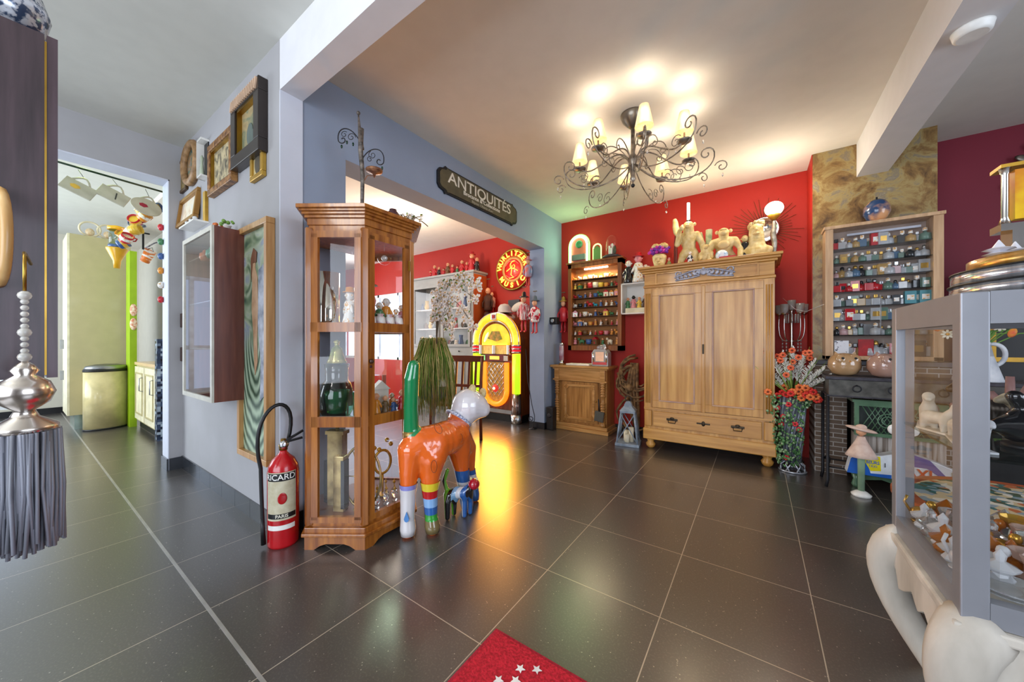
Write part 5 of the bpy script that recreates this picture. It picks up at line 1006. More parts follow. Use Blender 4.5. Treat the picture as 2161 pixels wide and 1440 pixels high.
for i in range(26): a = rg.random()*6.28; b.sph((.05*math.cos(a), -.02+.03*math.sin(a), .27+rg.random()*.05), .018, seg=7)
b.obj('curly_hair', face, t)
t = thing('globe_lamp', 'lit white globe lamp held up by a silver arm on the wardrobe', 'lamp', (.125, 3.93, zw))
B().lathe([(.04, 0), (.045, .012), (.014, .03)], seg=18).obj('base', silverm, t)
skin('arm', [(0, 0, .03, .018), (.005, 0, .12, .024), (-.008, 0, .2, .026), (.0, 0, .27, .018), (0, 0, .33, .014)], [(0, 1), (1, 2), (2, 3), (3, 4)], mat('silver_bronze', '7a7468', .35, .7, h2='c8c0b0', scale=20), t, 1)
B().lathe([(.016, .33), (.045, .36), (.05, .375)], seg=20).obj('globe_collar', gold, t); B().sph((0, 0, .43), (.07, .07, .062), seg=24).obj('globe', mat('lit_opal_globe', 'fff8ec', .4, emit=5), t)
lamp('globe_light', 'POINT', (.115, 3.78, 2.33), 5, (1, .88, .68), .07)
# sunburst mirror
pc = aY(1612, 485, 4.29); t = thing('sunburst_mirror', 'round sunburst mirror with thin dark spikes on the red wall above the wardrobe', 'mirror', (pc.x, 4.30, pc.z))
B().lathe([(.125, 0), (.125, .012), (.11, .018), (.11, .008), (.001, .008)], M=XZ, c=(0, 0, 0), seg=32).obj('mirror_disc', mat('pale_mirror', 'd0d4d8', .06, .9), t)
b = B(); rg = random.Random(2)
for i in range(48): a = i*PI/24; L = rg.choice([.22, .27, .31]); b.cyl((.12*math.cos(a), 0, .12*math.sin(a)), (L*math.cos(a), 0, L*math.sin(a)), .0028, .0018, seg=5)
b.obj('spikes', mat('dark_gold_spikes', '6a4a24', .4, .5), t)
# flower head vase
t = thing('flower_head_planter', 'cream sculpted planter with magenta flowers at the left end of the wardrobe top', 'planter', (-.83, 3.90, zw))
B().lathe([(.07, 0), (.075, .015), (.05, .03), (.065, .09), (.07, .13), (.055, .15)], seg=20).obj('pot', cream, t); b = B().sph((0, -.065, .08), (.015, .02, .02)).sph((-.025, -.06, .10), .01, seg=7).sph((.025, -.06, .10), .01, seg=7).sph((0, -.06, .05), (.025, .012, .008)); b.obj('face_relief', face, t)
b = B(); rg = random.Random(9)
for i in range(60): a = rg.random()*6.28; r0 = rg.uniform(.03, .105); b.sph((r0*math.cos(a), r0*.6*math.sin(a)-.02, .165+rg.uniform(0, .05)), (.018, .012, .016), rg.randint(0, 1), seg=6, ry=rg.random()*3)
b.obj('magenta_blossom', [mat('magenta_petal', 'b8208c', .5), mat('violet_petal', '7a2a9c', .5)], t)
b = B()
for i in range(18): a = i*.35; b.sph((.06*math.cos(a), .02+.03*math.sin(a), .225+.02*abs(math.sin(a*2))), .026, seg=8)
b.obj('curly_top', cream, t)
t = thing('tall_staff', 'dark red staff with a cream bird perched on top, left of the apes', 'statue', (-.70, 4.05, zw))
B().lathe([(.04, 0), (.02, .02), (.018, .3), (.012, .36)], seg=12).obj('pole', mat('dark_red_pole', '5a1214', .4), t)
skin('bird', [(0, 0, .42, .035), (.0, -.01, .49, .03), (-.01, -.02, .54, .018), (.02, 0, .36, .024), (.06, 0, .27, .014), (.09, 0, .18, .006)], [(0, 1), (1, 2), (0, 3), (3, 4), (4, 5)], cream, t, 2)
t = thing('cactus_ornament', 'pale green branched ornament behind the small ape on the wardrobe', 'ornament', (-.42, 4.02, zw)); b = B()
for x0, x1, h in ((0, -.06, .34), (.0, .03, .36), (.01, .0, .2)): b.tube([(x0, 0, 0), ((x0+x1)/2+.01, 0, h*.5), (x1, 0, h)], .024, seg=8, r2=.03)
b.obj('stalks', mat('pale_green_stone', 'a8a888', .6, h2='6a7a5a', scale=20), t)
figur('tiny cream gnome figurine beside the flower head planter on the wardrobe', (-.73, 3.86, zw), .09, mat('gnome_green', '8a8a4c', .5), mSk, hat=mPk, seed=81)
figur('black and white cow figurine standing between the feet of the standing ape', (-.53, 3.80, zw), .12, mat('cow_patches', 'e0dcd8', .4, h2='202022', scale=40, lo=.48, hi=.5), mW, seed=82)
figur('dark bottle-shaped figurine with a cream bird head right of the muscular ape', (-.09, 3.88, zw), .22, mBk, cream, seed=83)
put('blue_white_plate', 'small blue and white plate leaning by the muscular ape', 'plate', mat('delft_plate', 'd8e0e8', .2, h2='6aa0c8', scale=20, lo=.5, hi=.6), lambda b: b.lathe([(.045, 0), (.05, .004), (.02, .008)], M=XZ, c=(0, 0, .04)), (-.265, 3.79, zw))
put('red_book', 'red book lying on the wardrobe in front of the muscular ape', 'book', dkred, lambda b: b.box((0, 0, .012), (.13, .08, .024), bev=.002), (-.22, 3.80, zw))
put('white_paper', 'folded white paper on the wardrobe beside the red book', 'paper', paper, lambda b: b.box((0, 0, .006), (.12, .08, .012)), (-.08, 3.79, zw))
# ================================================================ lantern and driftwood wreath
lg = mat('grey_lantern_paint', '6a7480', .5, h2='8a94a0', scale=20)
t = thing('lantern', 'grey wooden floor lantern with pillar candles standing left of the wardrobe', 'lantern', (-1.12, 3.80, 0), .15)
B().bb((-.12, -.12, 0), (.12, .12, .03)).obj('base', lg, t, bevel=.004)
for sx in (-1, 1):
    for sy in (-1, 1): B().tube([(sx*.105, sy*.105, .02), (sx*.065, sy*.065, .35)], .011, seg=4).obj('post', lg, t)
for k in range(4):
    a = k*PI/2; M = Matrix.Rotation(a, 4, 'Z'); b = B()
    for p_, q_ in (((-.10, -.106, .04), (.068, -.070, .33)), ((.10, -.106, .04), (-.068, -.070, .33))): b.cyl(M @ Vector(p_), M @ Vector(q_), .005, seg=5)
    b.obj('cross_bar', lg, t)
B().prism([(-.075, -.075), (.075, -.075), (.075, .075), (-.075, .075)], .34, .36).lathe([(.115, .36), (.055, .41), (.05, .43), (.03, .455), (.001, .46)], seg=4, smooth=False, M=Matrix.Rotation(PI/4, 4, 'Z')).obj('roof', lg, t)
B().tube([(.03*math.cos(a*PI/8), 0, .485+.03*math.sin(a*PI/8)) for a in range(16)], .004, closed=True).obj('ring', iron, t)
for x, y, h in ((.03, .0, .15), (-.03, .02, .11), (.0, -.04, .08)): tag(B().lathe([(.026, 0), (.026, h), (.02, h+.003)], seg=16).obj('pillar_candle', mat('ivory_wax', 'd8ccb0', .5), None, (-1.12+x, 3.80+y, .031)), '%s ivory pillar candle inside the grey lantern' % ('tallest' if h == .15 else 'middle-sized' if h == .11 else 'shortest'), 'candle')
t = thing('driftwood_wreath', 'twisted brown driftwood sculpture between the oak cupboard and the wardrobe', 'sculpture', (-1.13, 4.10, 0)); rg = random.Random(8); b = B()
for i in range(16):
    c = PI*.5; a0 = rg.uniform(1.4, 3.6); rr_ = rg.uniform(.13, .18); zc_ = rg.choice([.24, .62, .74]); pts = [(rr_*1.15*math.cos(a0+k*.35)+rg.uniform(-.015, .015), rg.uniform(-.05, .05), zc_+rr_*1.6*math.sin(a0+k*.35)*.75) for k in range(8)]; b.tube(pts, rg.uniform(.012, .022), seg=6, r2=.008)
for k in range(4): b.tube([(.02, .04, 0), (-.06+.03*k, .02, .3), (-.10+.04*k, 0, .55), (-.04+.02*k, .0, .85)], .018, seg=6)
b.obj('twisted_branches', mat('driftwood', '4a3420', .8, h2='8a6a44', scale=20, bump=.4), t); B().sph((-.06, 0, .56), (.05, .05, .05)).obj('round_knot', mat('driftwood'), t)
# ================================================================ silver candelabra, flower column
t = thing('silver_candelabra', 'tall silver candelabra with glass cups and crystal drops right of the wardrobe', 'candle holder', (.262, 4.14, 0)); 
B().lathe([(.09, 0), (.08, .02), (.02, .04), (.018, .9), (.05, .94), (.06, .98), (.02, 1.02), (.012, 1.05), (.012, 1.36), (.02, 1.38)], seg=16).obj('column', silverm, t)
for k in range(5):
    a = k*2*PI/5+.3; dx, dy = math.cos(a), math.sin(a); B().tube(bez((0, 0, 1.10), (dx*.10, dy*.10, 1.06), (dx*.105, dy*.105, 1.18), (dx*.095, dy*.095, 1.33)), .005).lathe([(.006, 1.33), (.024, 1.345), (.024, 1.35)], (dx*.095, dy*.095, 0), seg=12).obj('arm', silverm, t)
    B().lathe([(.016, 1.35), (.028, 1.36), (.032, 1.43), (.028, 1.43), (.014, 1.36)], (dx*.095, dy*.095, 0), seg=12).obj('glass_cup', mat('cut_glass_cup', 'd8d4d0', .1, trans=.7), t)
    b = B(); [b.sph((dx*.07, dy*.07, 1.10-.03*j), (.007, .007, .012), seg=6) for j in range(4)]; b.obj('crystal_drop', mat('cut_glass_cup'), t)
B().lathe([(.016, 1.38), (.028, 1.39), (.032, 1.47), (.028, 1.47), (.014, 1.39)], seg=12).obj('glass_cup', mat('cut_glass_cup'), t)
b = B(); [b.cyl((.05*math.cos(a*PI/6), .05*math.sin(a*PI/6), 1.26), (.05*math.cos(a*PI/6), .05*math.sin(a*PI/6), 1.34), .006, seg=6) for a in range(12)]; b.obj('crystal_drop', mat('cut_glass_cup'), t)
t = thing('flower_column', 'tall grey twisted metal vase overflowing with red flowers, pampas and trailing greenery', 'flowers', (.245, 3.80, 0))
gm = mat('grey_metal_vase', '5c626c', .4, .5, h2='8a9098', scale=12)
b = B()
for k in range(12):
    a = k*PI/6; b.tube([(.05*math.cos(a+u*1.4)*(1+u*.75), .05*math.sin(a+u*1.4)*(1+u*.75), .08+u*.55) for u in (0, .2, .4, .6, .8, 1)], .012, seg=5)
b.lathe([(.03, .06), (.045, .1), (.085, .62), (.08, .62), (.04, .1)], seg=16); b.obj('vase_body', gm, t)
b = B()
for k in range(14): a = k*2*PI/14; s_ = 1 if k % 2 else -1; b.tube([(.085*math.cos(a), .085*math.sin(a), .0), (.08*math.cos(a+s_*.4), .08*math.sin(a+s_*.4), .06), (.04*math.cos(a+s_*.7), .04*math.sin(a+s_*.7), .10)], .006, seg=5)
b.tube([(.09*math.cos(a*PI/10), .09*math.sin(a*PI/10), .008) for a in range(20)], .008, closed=True); b.obj('lattice_foot', mat('silver_lattice', 'a8acb4', .3, .6), t)
rg = random.Random(31); lb = B(); l2 = B()
for i in range(900):
    a = rg.random()*6.28; z = rg.uniform(.05, .64); r0 = .06+.09*min(1, z/.5)*rg.uniform(.5, 1.1); x = r0*math.cos(a)-.03; 
    if x > .07 and z < .55: x -= .1
    (lb if rg.random() < .6 else l2).sph((x, r0*math.sin(a)*.9-.01, z), (rg.uniform(.008, .017), .004, rg.uniform(.006, .012)), seg=5, ry=rg.random()*3, rz=rg.random()*3)
lb.obj('trailing_foliage', mat('ivy_green', '2f5a30', .5, h2='6a9a5a', scale=30), t); l2.obj('trailing_foliage', mat('ivy_pale', '6a8a58', .5, h2='a8bc94', scale=30), t)
def flw(b, c, r, m=0, rg=rg):
    for k in range(7): a = k*.9; b.sph((c[0]+r*.6*math.cos(a), c[1]-r*.2, c[2]+r*.6*math.sin(a)), (r*.5, r*.25, r*.4), m, seg=6, ry=-a)
    b.sph((c[0], c[1]-r*.35, c[2]), r*.3, 1, seg=6)
for grp, (h1, n, z0, z1, rr_, sz) in enumerate((('c81a1c', 16, .60, .70, .17, .026), ('e8622a', 14, .62, .72, .17, .028), ('d01828', 8, .1, .58, .11, .022), ('d84a28', 12, .80, 1.06, .20, .024))):
    b = B()
    for i in range(n): a = rg.random()*6.28; q = rr_*math.sqrt(rg.random()); flw(b, (q*math.cos(a)-(.03 if grp == 2 else 0), q*math.sin(a)*.6-.06, rg.uniform(z0, z1)), sz)
    b.obj('blossom', [mat(('crimson_petal', 'orange_petal', 'scarlet_petal', 'coral_petal')[grp], h1, .55, h2=('e03a2a', 'f08a4a', 'e84a4a', 'e87a4a')[grp], scale=50), mat('dark_centre', '6a2a14', .7)], t)
b = B(); sb = B()
for i in range(9):
    a = -1.1+i*.28; tip = (math.sin(a)*.26, rg.uniform(-.12, .05), .98+.05*math.cos(a*2)-abs(a)*.12); base = (0, 0, .62)
    for j in range(150): u = .35+.65*j/150; w = .03*math.sin(PI*min(1, (u-.3)/.7))+.004; p_ = Vector(base).lerp(Vector(tip), u); q_ = p_+Vector((rg.uniform(-w, w), rg.uniform(-w, w), .03)); b.tube([p_, q_], .0024, seg=3)
    sb.tube([base, tip], .003, seg=4)
b.obj('pampas_plume', mat('pampas_white', 'f0eee6', .8), t); sb.obj('stem', leafg, t)
b = B()
for i in range(26): a = rg.uniform(-1.2, 1.2); L = rg.uniform(.2, .46); b.tube([(0, 0, .62), (math.sin(a)*L*.5, rg.uniform(-.08, .06), .62+math.cos(a)*L*.6), (math.sin(a)*L*.8, rg.uniform(-.1, .08), .62+math.cos(a)*L)], .005, seg=4, r2=.001)
b.obj('grass_blades', mat('pale_leaf', '8aa850', .5), t)
# ================================================================ perfume case
px0, px1, pz0, pz1 = .455, 1.09, .945, 2.02; Wp, Hp = px1-px0, pz1-pz0
t = thing('perfume_case', 'pale wood glass-fronted wall case with eight shelves of perfume miniatures on the marble', 'cabinet', (px0, 3.98, pz0)); pw = wood('pale_maple', 'b08a64', 'd0ac86', .4)
b = B().bb((0, -.15, 0), (.05, 0, Hp)); b.bb((Wp-.05, -.15, 0), (Wp, 0, Hp)); b.bb((0, -.15, 0), (Wp, 0, .03)); b.bb((-.008, -.16, Hp-.025), (Wp+.008, 0, Hp)); b.obj('case', pw, t, bevel=.003)
B().bb((.05, -.01, .03), (Wp-.05, -.002, Hp-.025)).obj('back_panel', mat('taupe_back', 'a08c80', .6), t)
for i in range(2): B().bb((.05+i*(Wp-.1)/2+.002, -.148, .03), (.05+(i+1)*(Wp-.1)/2-.002, -.144, Hp-.025)).obj('glass_door', clear, t)
B().box((Wp/2+.02, -.09, Hp-.075), (.40, .02, .016)).obj('strip_tube', mat('unlit_tube', 'b8bcc8', .3), t); B().bb((Wp/2-.003, -.152, .2), (Wp/2+.003, -.148, .5)).obj('glass_handle', chrome, t)
sp = (Hp-.10)/8; zsh = [.03]+[.03+sp*1.35+sp*.95*i for i in range(7)]
for z in zsh[1:]: B().bb((.05, -.135, z-.005), (Wp-.05, -.01, z)).obj('glass_shelf', glass('shelf_glass', 'c8d0d4', .3), t)
rg = random.Random(77)
PC = [(mat('perfume_clear', 'd8dce0', .1, trans=.5, coat=.3), 'clear', 7), (mat('perfume_amber', 'c8a468', .15, trans=.4), 'amber', 3), (mat('perfume_blue', '5a7a98', .15, trans=.3), 'blue-grey', 2), (mat('perfume_green', '6a8a7c', .15, trans=.3), 'green', 2), (mat('perfume_pink', 'c8a0a0', .15, trans=.3), 'pink', 1), (mat('perfume_black', '1c2026', .2, coat=.4), 'black', 1), (mat('perfume_red', 'b01420', .15, coat=.4), 'red', 1)]
bagp = [c for c in PC for _ in range(c[2])]; capm = [mat('cap_gold', 'c8a050', .25, .8), mat('cap_silver', 'c8ccd0', .2, .9), mBk, mW]
SHP = ['bottom shelf']+['%s shelf up' % ORD[i] for i in range(1, 7)]+['top shelf']
for s_, z in enumerate(zsh):
    n = 14; 
    for i in range(n):
        m_, n_, _ = rg.choice(bagp)
        if s_ == 4 and i < 8: m_, n_, _ = PC[6]
        if s_ == 6 and i < 5: m_, n_, _ = PC[1] if i % 2 else PC[3]
        k = rg.choice(['perfume_bottle', 'perfume_bottle', 'square_bottle', 'square_bottle', 'scent_box'] if s_ else ['scent_box', 'square_bottle', 'perfume_bottle']); h = rg.choice([.072, .085, .095]) if s_ else rg.choice([.10, .12])
        if s_ == 3 and i > 10: k, h, (m_, n_) = 'scent_box', .095, (mat('teal_box', '4a8a94', .4), 'teal')
        lb_ = {'perfume_bottle': 'round perfume bottle', 'square_bottle': 'square perfume bottle', 'scent_box': 'scent box'}[k]
        place(k, m_, rg.choice(capm), h, (px0+.078+i*(Wp-.156)/(n-1), 3.98-.075+rg.uniform(-.03, .02), pz0+z+.0005), '%s %s, %s from left, %s of the perfume case' % (n_, lb_, ORD[i], SHP[s_]), 'box' if k == 'scent_box' else 'perfume bottle', 'perfume miniatures in the glass case', rg.uniform(-.3, .3))
for i, (x, h, m_, n_) in enumerate(((.10, .12, mat('white_floral_box', 'dcdce0', .5, h2='3a3a4a', scale=30, lo=.6, hi=.64), 'white box with dark flowers'), (.24, .13, mat('red_gift_box', 'b0141c', .4, h2='8a0c14', scale=20), 'red gift box'))):
    tag(B().box((0, 0, h/2), (.085, .02, h)).obj('gift_box', m_, None, (px0+x, 3.98-.128, pz0+.0305)), n_+' at the bottom front of the perfume case', 'box')
t = thing('blue_painted_vase', 'blue, cream and orange painted egg-shaped vase on top of the perfume case', 'vase', (.765, 3.90, pz1+.0005))
vm = mat('painted_vase', '20406a', .2, coat=.5, h2='d8a070', scale=9, lo=.42, hi=.6); B().lathe([(.03, 0), (.055, .02), (.078, .07), (.075, .12), (.05, .16), (.025, .175), (.02, .168)], seg=24).obj('body', vm, t); B().cyl((0, 0, .165), (.0, 0, .195), .006).obj('stub', black, t)
# fairy light string beside the case
t = thing('fairy_lights', 'thin string of clear fairy lights hanging from the candelabra to the perfume case', 'lights', (.3, 4.0, 1.38)); b = B().tube([(-.10, .2, .12), (-.02, .05, .0), (.05, .0, -.03), (.16, -.12, .02)], .0015, seg=4); b.obj('wire', white, t)
# ================================================================ console table and things on it
it = mat('dark_console', '2e2c30', .4, .3, h2='46424a', scale=20); t = thing('console_table', 'long narrow dark metal console table with ring handles in front of the fireplace', 'table', (.42, 3.53, 0)); Lc = 1.15
B().bb((0, -.01, .805), (Lc, .27, .83)).obj('table_top', it, t, bevel=.004); B().bb((.02, .0, .69), (Lc-.02, .26, .805)).obj('apron', mat('weathered_apron', '3a3834', .5, .2, h2='5c5a54', scale=15), t)
B().bb((.01, -.004, .68), (Lc-.01, .264, .69)).obj('lower_moulding', it, t)
for x, y in ((.015, .01), (Lc-.015, .01), (.015, .25), (Lc-.015, .25)): B().tube([(x, y, .69), (x, y, .05), (x-.01*(1 if x < .5 else -1), y-.01, .0)], .010, seg=6).obj('leg', iron, t)
b = B().cyl((.015, .01, .15), (Lc-.015, .01, .15), .006, seg=6).cyl((.015, .25, .15), (Lc-.015, .25, .15), .006, seg=6).tube(bez((.015, .01, .15), (.05, .1, .2), (.05, .2, .2), (.015, .25, .15)), .005); b.obj('stretcher', iron, t)
for x in (.17, .35, .58, .95): B().tube([(x+.022*math.cos(a*PI/8), -.012, .745+.022*math.sin(a*PI/8)) for a in range(16)], .004, closed=True).sph((x, -.006, .768), .007, seg=7).obj('ring_handle', iron, t)
def owl(loc, s, m_, label, rz):
    t = thing('owl_pot', label, 'pot', loc, rz)
    B().lathe([(.05*s, 0), (.085*s, .02*s), (.11*s, .07*s), (.108*s, .12*s), (.09*s, .16*s), (.06*s, .185*s), (.001, .195*s)], seg=28).obj('body', m_, t)
    for sx in (-1, 1):
        B().sph((sx*.042*s, -.072*s, .145*s), (.042*s, .022*s, .042*s), rx=-.4).obj('eye_disc', m_, t); B().sph((sx*.042*s, -.094*s, .150*s), (.010*s, .006*s, .010*s)).obj('eye', black, t)
        B().prism([(-.02*s, 0), (.02*s, 0), (sx*.012*s, .032*s)], -.008*s, .008*s, M=Matrix.Translation((sx*.055*s, -.01*s, .175*s)) @ XZ).obj('ear', m_, t)
    B().cyl((0, -.085*s, .13*s), (0, -.12*s, .118*s), .014*s, .002, seg=10).obj('beak', mat('amber_beak', 'b8762c', .2, coat=.6), t)
owl((.545, 3.67, .831), .88, mat('tan_glaze', 'a8845c', .12, coat=1, h2='b8946c', scale=6), 'round glossy tan owl-faced pot, left one on the console table', .2)
owl((.75, 3.61, .831), .88, mat('pinkish_glaze', 'a07c6c', .12, coat=1, h2='b08e80', scale=6), 'round glossy brown-pink owl-faced pot, right one on the console table', .5)
jg = thing('white_jug_vase', 'white conical jug filled with orange tulips on the right of the console table', 'vase', (1.17, 3.62, .831))
B().lathe([(.11, 0), (.105, .01), (.05, .22), (.055, .25), (.05, .25), (.09, .02)], seg=24).obj('body', mat('whitewashed_jug', 'b8bcc4', .6, h2='e0e2e6', scale=12), jg); B().tube(bez((.05, 0, .24), (.13, 0, .25), (.13, 0, .12), (.07, 0, .10)), .012, seg=8).obj('handle', mat('whitewashed_jug'), jg)
t = thing('tulip_bunch', 'orange and cream tulips and daisies arching out of the white jug', 'flowers', (1.17, 3.62, 1.07)); rg = random.Random(13); sb = B(); fb = B(); wb = B()
for i in range(20):
    a = rg.uniform(-1.45, 1.45); L = rg.uniform(.10, .34); tip = Vector((math.sin(a)*L, rg.uniform(-.12, .05), .05+math.cos(a)*L*.55)); sb.tube([(0, 0, -.05), (tip.x*.5, tip.y*.5, tip.z*.9), tip], .004, seg=5)
    if i % 4 == 3:
        for k in range(8): wb.sph(tip+Vector((.02*math.cos(k*.785), -.004, .02*math.sin(k*.785))), (.014, .004, .007), 0, seg=6, ry=-k*.785)
        wb.sph(tip+Vector((0, -.008, 0)), .009, 1, seg=6)
    else: fb.sph(tip, (.018, .018, .03), rg.randint(0, 1), seg=8, ry=PI/2-a if abs(a) > .8 else a)
for i in range(10): a = rg.uniform(-1, 1); sb.tube([(0, 0, -.04), (math.sin(a)*.08, -.02, .08), (math.sin(a)*.16, -.03, .09)], .010, seg=4, r2=.002)
sb.obj('stem', mat('tulip_green', '6a9a3c', .5), t); fb.obj('tulip_head', [mat('tulip_orange', 'e06a2a', .5, h2='e8a04a', scale=30), mat('tulip_red', 'd84a2a', .5, h2='e0a03c', scale=25)], t); wb.obj('daisy_head', [mat('daisy_white', 'e8e4d0', .6), mat('daisy_centre', 'c8902c', .6)], t)
# ================================================================ under the console: stove, signs, dolls
gs = mat('green_enamel', '4a6a50', .25, coat=.5, h2='5c7c60', scale=8); t = thing('cast_iron_stove', 'green enamelled cast iron stove with pierced front standing under the console table', 'stove', (.82, 3.66, 0))
for sx in (-1, 1): B().lathe([(.02, 0), (.028, .02), (.018, .06), (.03, .10)], (sx*.21, 0, 0), seg=12).obj('leg', gs, t)
B().prism([(-.24, .12), (-.20, .09), (-.1, .11), (0, .08), (.1, .11), (.20, .09), (.24, .12), (.24, .16), (-.24, .16)], -.07, .12, M=XZ).obj('skirt', gs, t)
B().bb((-.22, -.04, .16), (.22, .12, .40)).obj('firebox', mat('weathered_plank_panel', '6a5c50', .7, h2='b8b0a8', scale=5, stretch=(12, 1, .5)), t)
b = B().frame(.46, .24, .025, .02, M=Matrix.Translation((0, -.04, .52))); b.bb((-.24, -.06, .64), (.24, .13, .66))
for i in range(15):
    for s_ in (-1, 1):
        x = -.21+i*.03; xa, xb = x, x+s_*.10
        if -.21 <= xb <= .21: b.cyl((xa, -.05, .42), (xb, -.05, .62), .0035, seg=4)
b.obj('pierced_front', gs, t); B().bb((-.22, -.035, .40), (.22, .12, .64)).obj('upper_body', mat('stove_inside', '1a2420', .6), t)
for k in range(4): B().tube([(-.06+.12*(k % 2)+(.03+.02*(k//2))*math.cos(a*PI/8), -.066, .52+(.03+.02*(k//2))*math.sin(a*PI/8)) for a in range(16)], .004, closed=True).obj('scroll_ring', gs, t)
# taxi sign
t = thing('taxi_sign', 'blue, white and yellow roof sign reading TAXI under the console table', 'sign', (.815, 3.50, .152), .0); t.scale = (.67, 1, .85)
prof = [(-.43, 0), (.45, 0), (.36, .12), (.20, .175), (.02, .22), (-.08, .20), (-.18, .17), (-.36, .165), (-.40, .12)]
B().prism(prof, -.045, .045, M=XZ).obj('lit_box', mat('sign_white_plastic', 'd4d8dc', .3, coat=.3), t, bevel=.006)
bl = mat('sign_blue', '1f5ab0', .3, coat=.3); ye = mat('sign_yellow', 'd8c818', .35); vio = mat('sign_violet', '4a4a94', .35)
def sp_(poly, m_, nm, y=.0455): return B().prism(poly, y, y+.002, M=XZ).obj(nm, m_, t)
sp_([(-.43, 0), (-.40, .12), (-.36, .165), (-.30, .165), (-.25, .02), (-.10, .03), (-.10, 0)], bl, 'blue_panel'); sp_([(-.31, .165), (-.18, .165), (-.175, .05), (-.25, .04), (-.30, .12)], ye, 'yellow_panel', .047)
sp_([(-.06, .12), (-.07, .20), (.02, .22), (.16, .185), (.30, .04), (.27, .04), (.14, .12)], vio, 'violet_panel'); sp_([(.30, .12), (.36, .12), (.44, .015), (.30, .02)], ye, 'yellow_panel', .047)
TX = lambda x, z: Matrix.Translation((x, -.0485, z)) @ XZ
text('main_lettering', 'TAXI', .105, mat('sign_red_letters', 'c0401c', .4), TX(.055, .066), t, bold=.0025, sx=1.05); text('small_lettering', 'BEURS', .035, bl, TX(-.235, .11), t, bold=.0008); text('small_lettering', 'TAXI', .03, bl, TX(-.235, .08), t)
text('small_lettering', 'I', .05, black, TX(-.145, .10), t); B().prism([(.03*math.cos(PI/2+k*PI/5)*(1 if k % 2 == 0 else .42)+.03, .165+.03*math.sin(PI/2+k*PI/5)*(1 if k % 2 == 0 else .42)) for k in range(10)], .0475, .049, M=XZ).obj('star', mat('pale_yellow_star', 'd8d08a', .4), t)
def doll(name, label, loc, parts, cat='doll'):
    t = thing(name, label, cat, loc)
    for nm, pr, m_, c in parts: B().lathe(pr, c, seg=16).obj(nm, m_, t)
    return t
pinkc = mat('dusty_pink_cloth', 'c8a898', .7, h2='dcc4b4', scale=20)
t = doll('angel_doll', 'doll with a floppy pink hat on a green post', (.60, 3.45, 0), [('base', [(.05, 0), (.055, .015), (.03, .035), (.018, .04)], white, (0, 0, 0)), ('post', [(.018, 0), (.02, .22), (.03, .27)], mat('mint_post', '8aa88a', .5), (0, 0, .04)), ('skirt', [(.085, .0), (.07, .03), (.03, .11), (.02, .14)], pinkc, (0, 0, .28)), ('head', [(.001, 0), (.026, .02), (.028, .04), (.001, .06)], mSk, (0, 0, .42))])
B().sph((0, 0, .47), (.085, .05, .014), ry=.2).sph((0, 0, .485), (.03, .03, .02)).obj('hat', pinkc, t)
t = doll('robot_tin_toy', 'red and white toy figure with large white ears in front of the green stove', (.80, 3.44, .152), [('base', [(.04, 0), (.03, .01)], iron, (0, 0, 0)), ('leg', [(.012, 0), (.012, .1)], mat('mint_post'), (0, 0, .01)), ('body', [(.02, 0), (.024, .02), (.022, .10), (.02, .12)], mRd, (0, 0, .20)), ('head', [(.001, 0), (.022, .02), (.02, .04), (.001, .05)], white, (0, 0, .325))])
for sx in (-1, 1): B().sph((sx*.045, 0, .34), (.03, .010, .034)).obj('ear', white, t)
# low table carrying them, with the mosaic top
t = thing('mosaic_table', 'low round wooden table with an inlaid blue and cream mosaic top', 'table', (1.05, 2.50, 0))
def mosaic():
    m, n, b = _new('stone_mosaic'); L = n.links; N = n.nodes; tc = N.new('ShaderNodeTexCoord'); vo = N.new('ShaderNodeTexVoronoi'); vo.inputs['Scale'].default_value = 28; L.new(tc.outputs['Object'], vo.inputs[0])
    sp2 = N.new('ShaderNodeSeparateColor'); L.new(vo.outputs['Color'], sp2.inputs[0]); rp = N.new('ShaderNodeValToRGB'); rp.color_ramp.interpolation = 'CONSTANT'; L.new(sp2.outputs[0], rp.inputs[0]); e = rp.color_ramp.elements; e[0].color = lin('c8b894'); e[1].position = .3; e[1].color = lin('3a6a6c')
    for p_, c_ in ((.5, '8a9ca8'), (.65, 'd8d4c8'), (.82, '4a5a44'), (.93, 'b8683c')): x = e.new(p_); x.color = lin(c_)
    L.new(rp.outputs[0], b.inputs['Base Color']); b.inputs['Roughness'].default_value = .25; return m
rd = wood('reddish_table', '8a3c18', 'b45c2c', .35, axis='x'); EL = Matrix.Diagonal((1.14, 1.14, .79, 1))
B().lathe([(.42, .40), (.44, .415), (.44, .435), (.42, .445)], seg=48, M=EL).obj('table_top', rd, t); B().lathe([(.375, .445), (.375, .4465)], seg=48, M=EL).obj('mosaic_inlay', mosaic(), t)
B().lathe([(.40, .34), (.40, .40)], seg=48, M=EL).obj('apron', wood('dark_carved_apron', '2e1a10', '5a3a24', .4), t)
for sx in (-1, 1):
    for sy in (-1, 1): B().tube(bez((sx*.32, sy*.32, .32), (sx*.42, sy*.42, .22), (sx*.28, sy*.28, .12), (sx*.36, sy*.36, .02)), .03, seg=8, r2=.018).obj('leg', rd, t)
t = thing('lower_tray', 'red-brown round tray shelf with a pale rim beneath the mosaic table', 'shelf', (1.05, 2.50, 0)); B().lathe([(.30, .16), (.33, .17), (.33, .185), (.30, .185)], seg=36, M=EL).obj('tray', rd, t); t['label'] = 'red-brown round lower shelf tray beneath the mosaic table top'
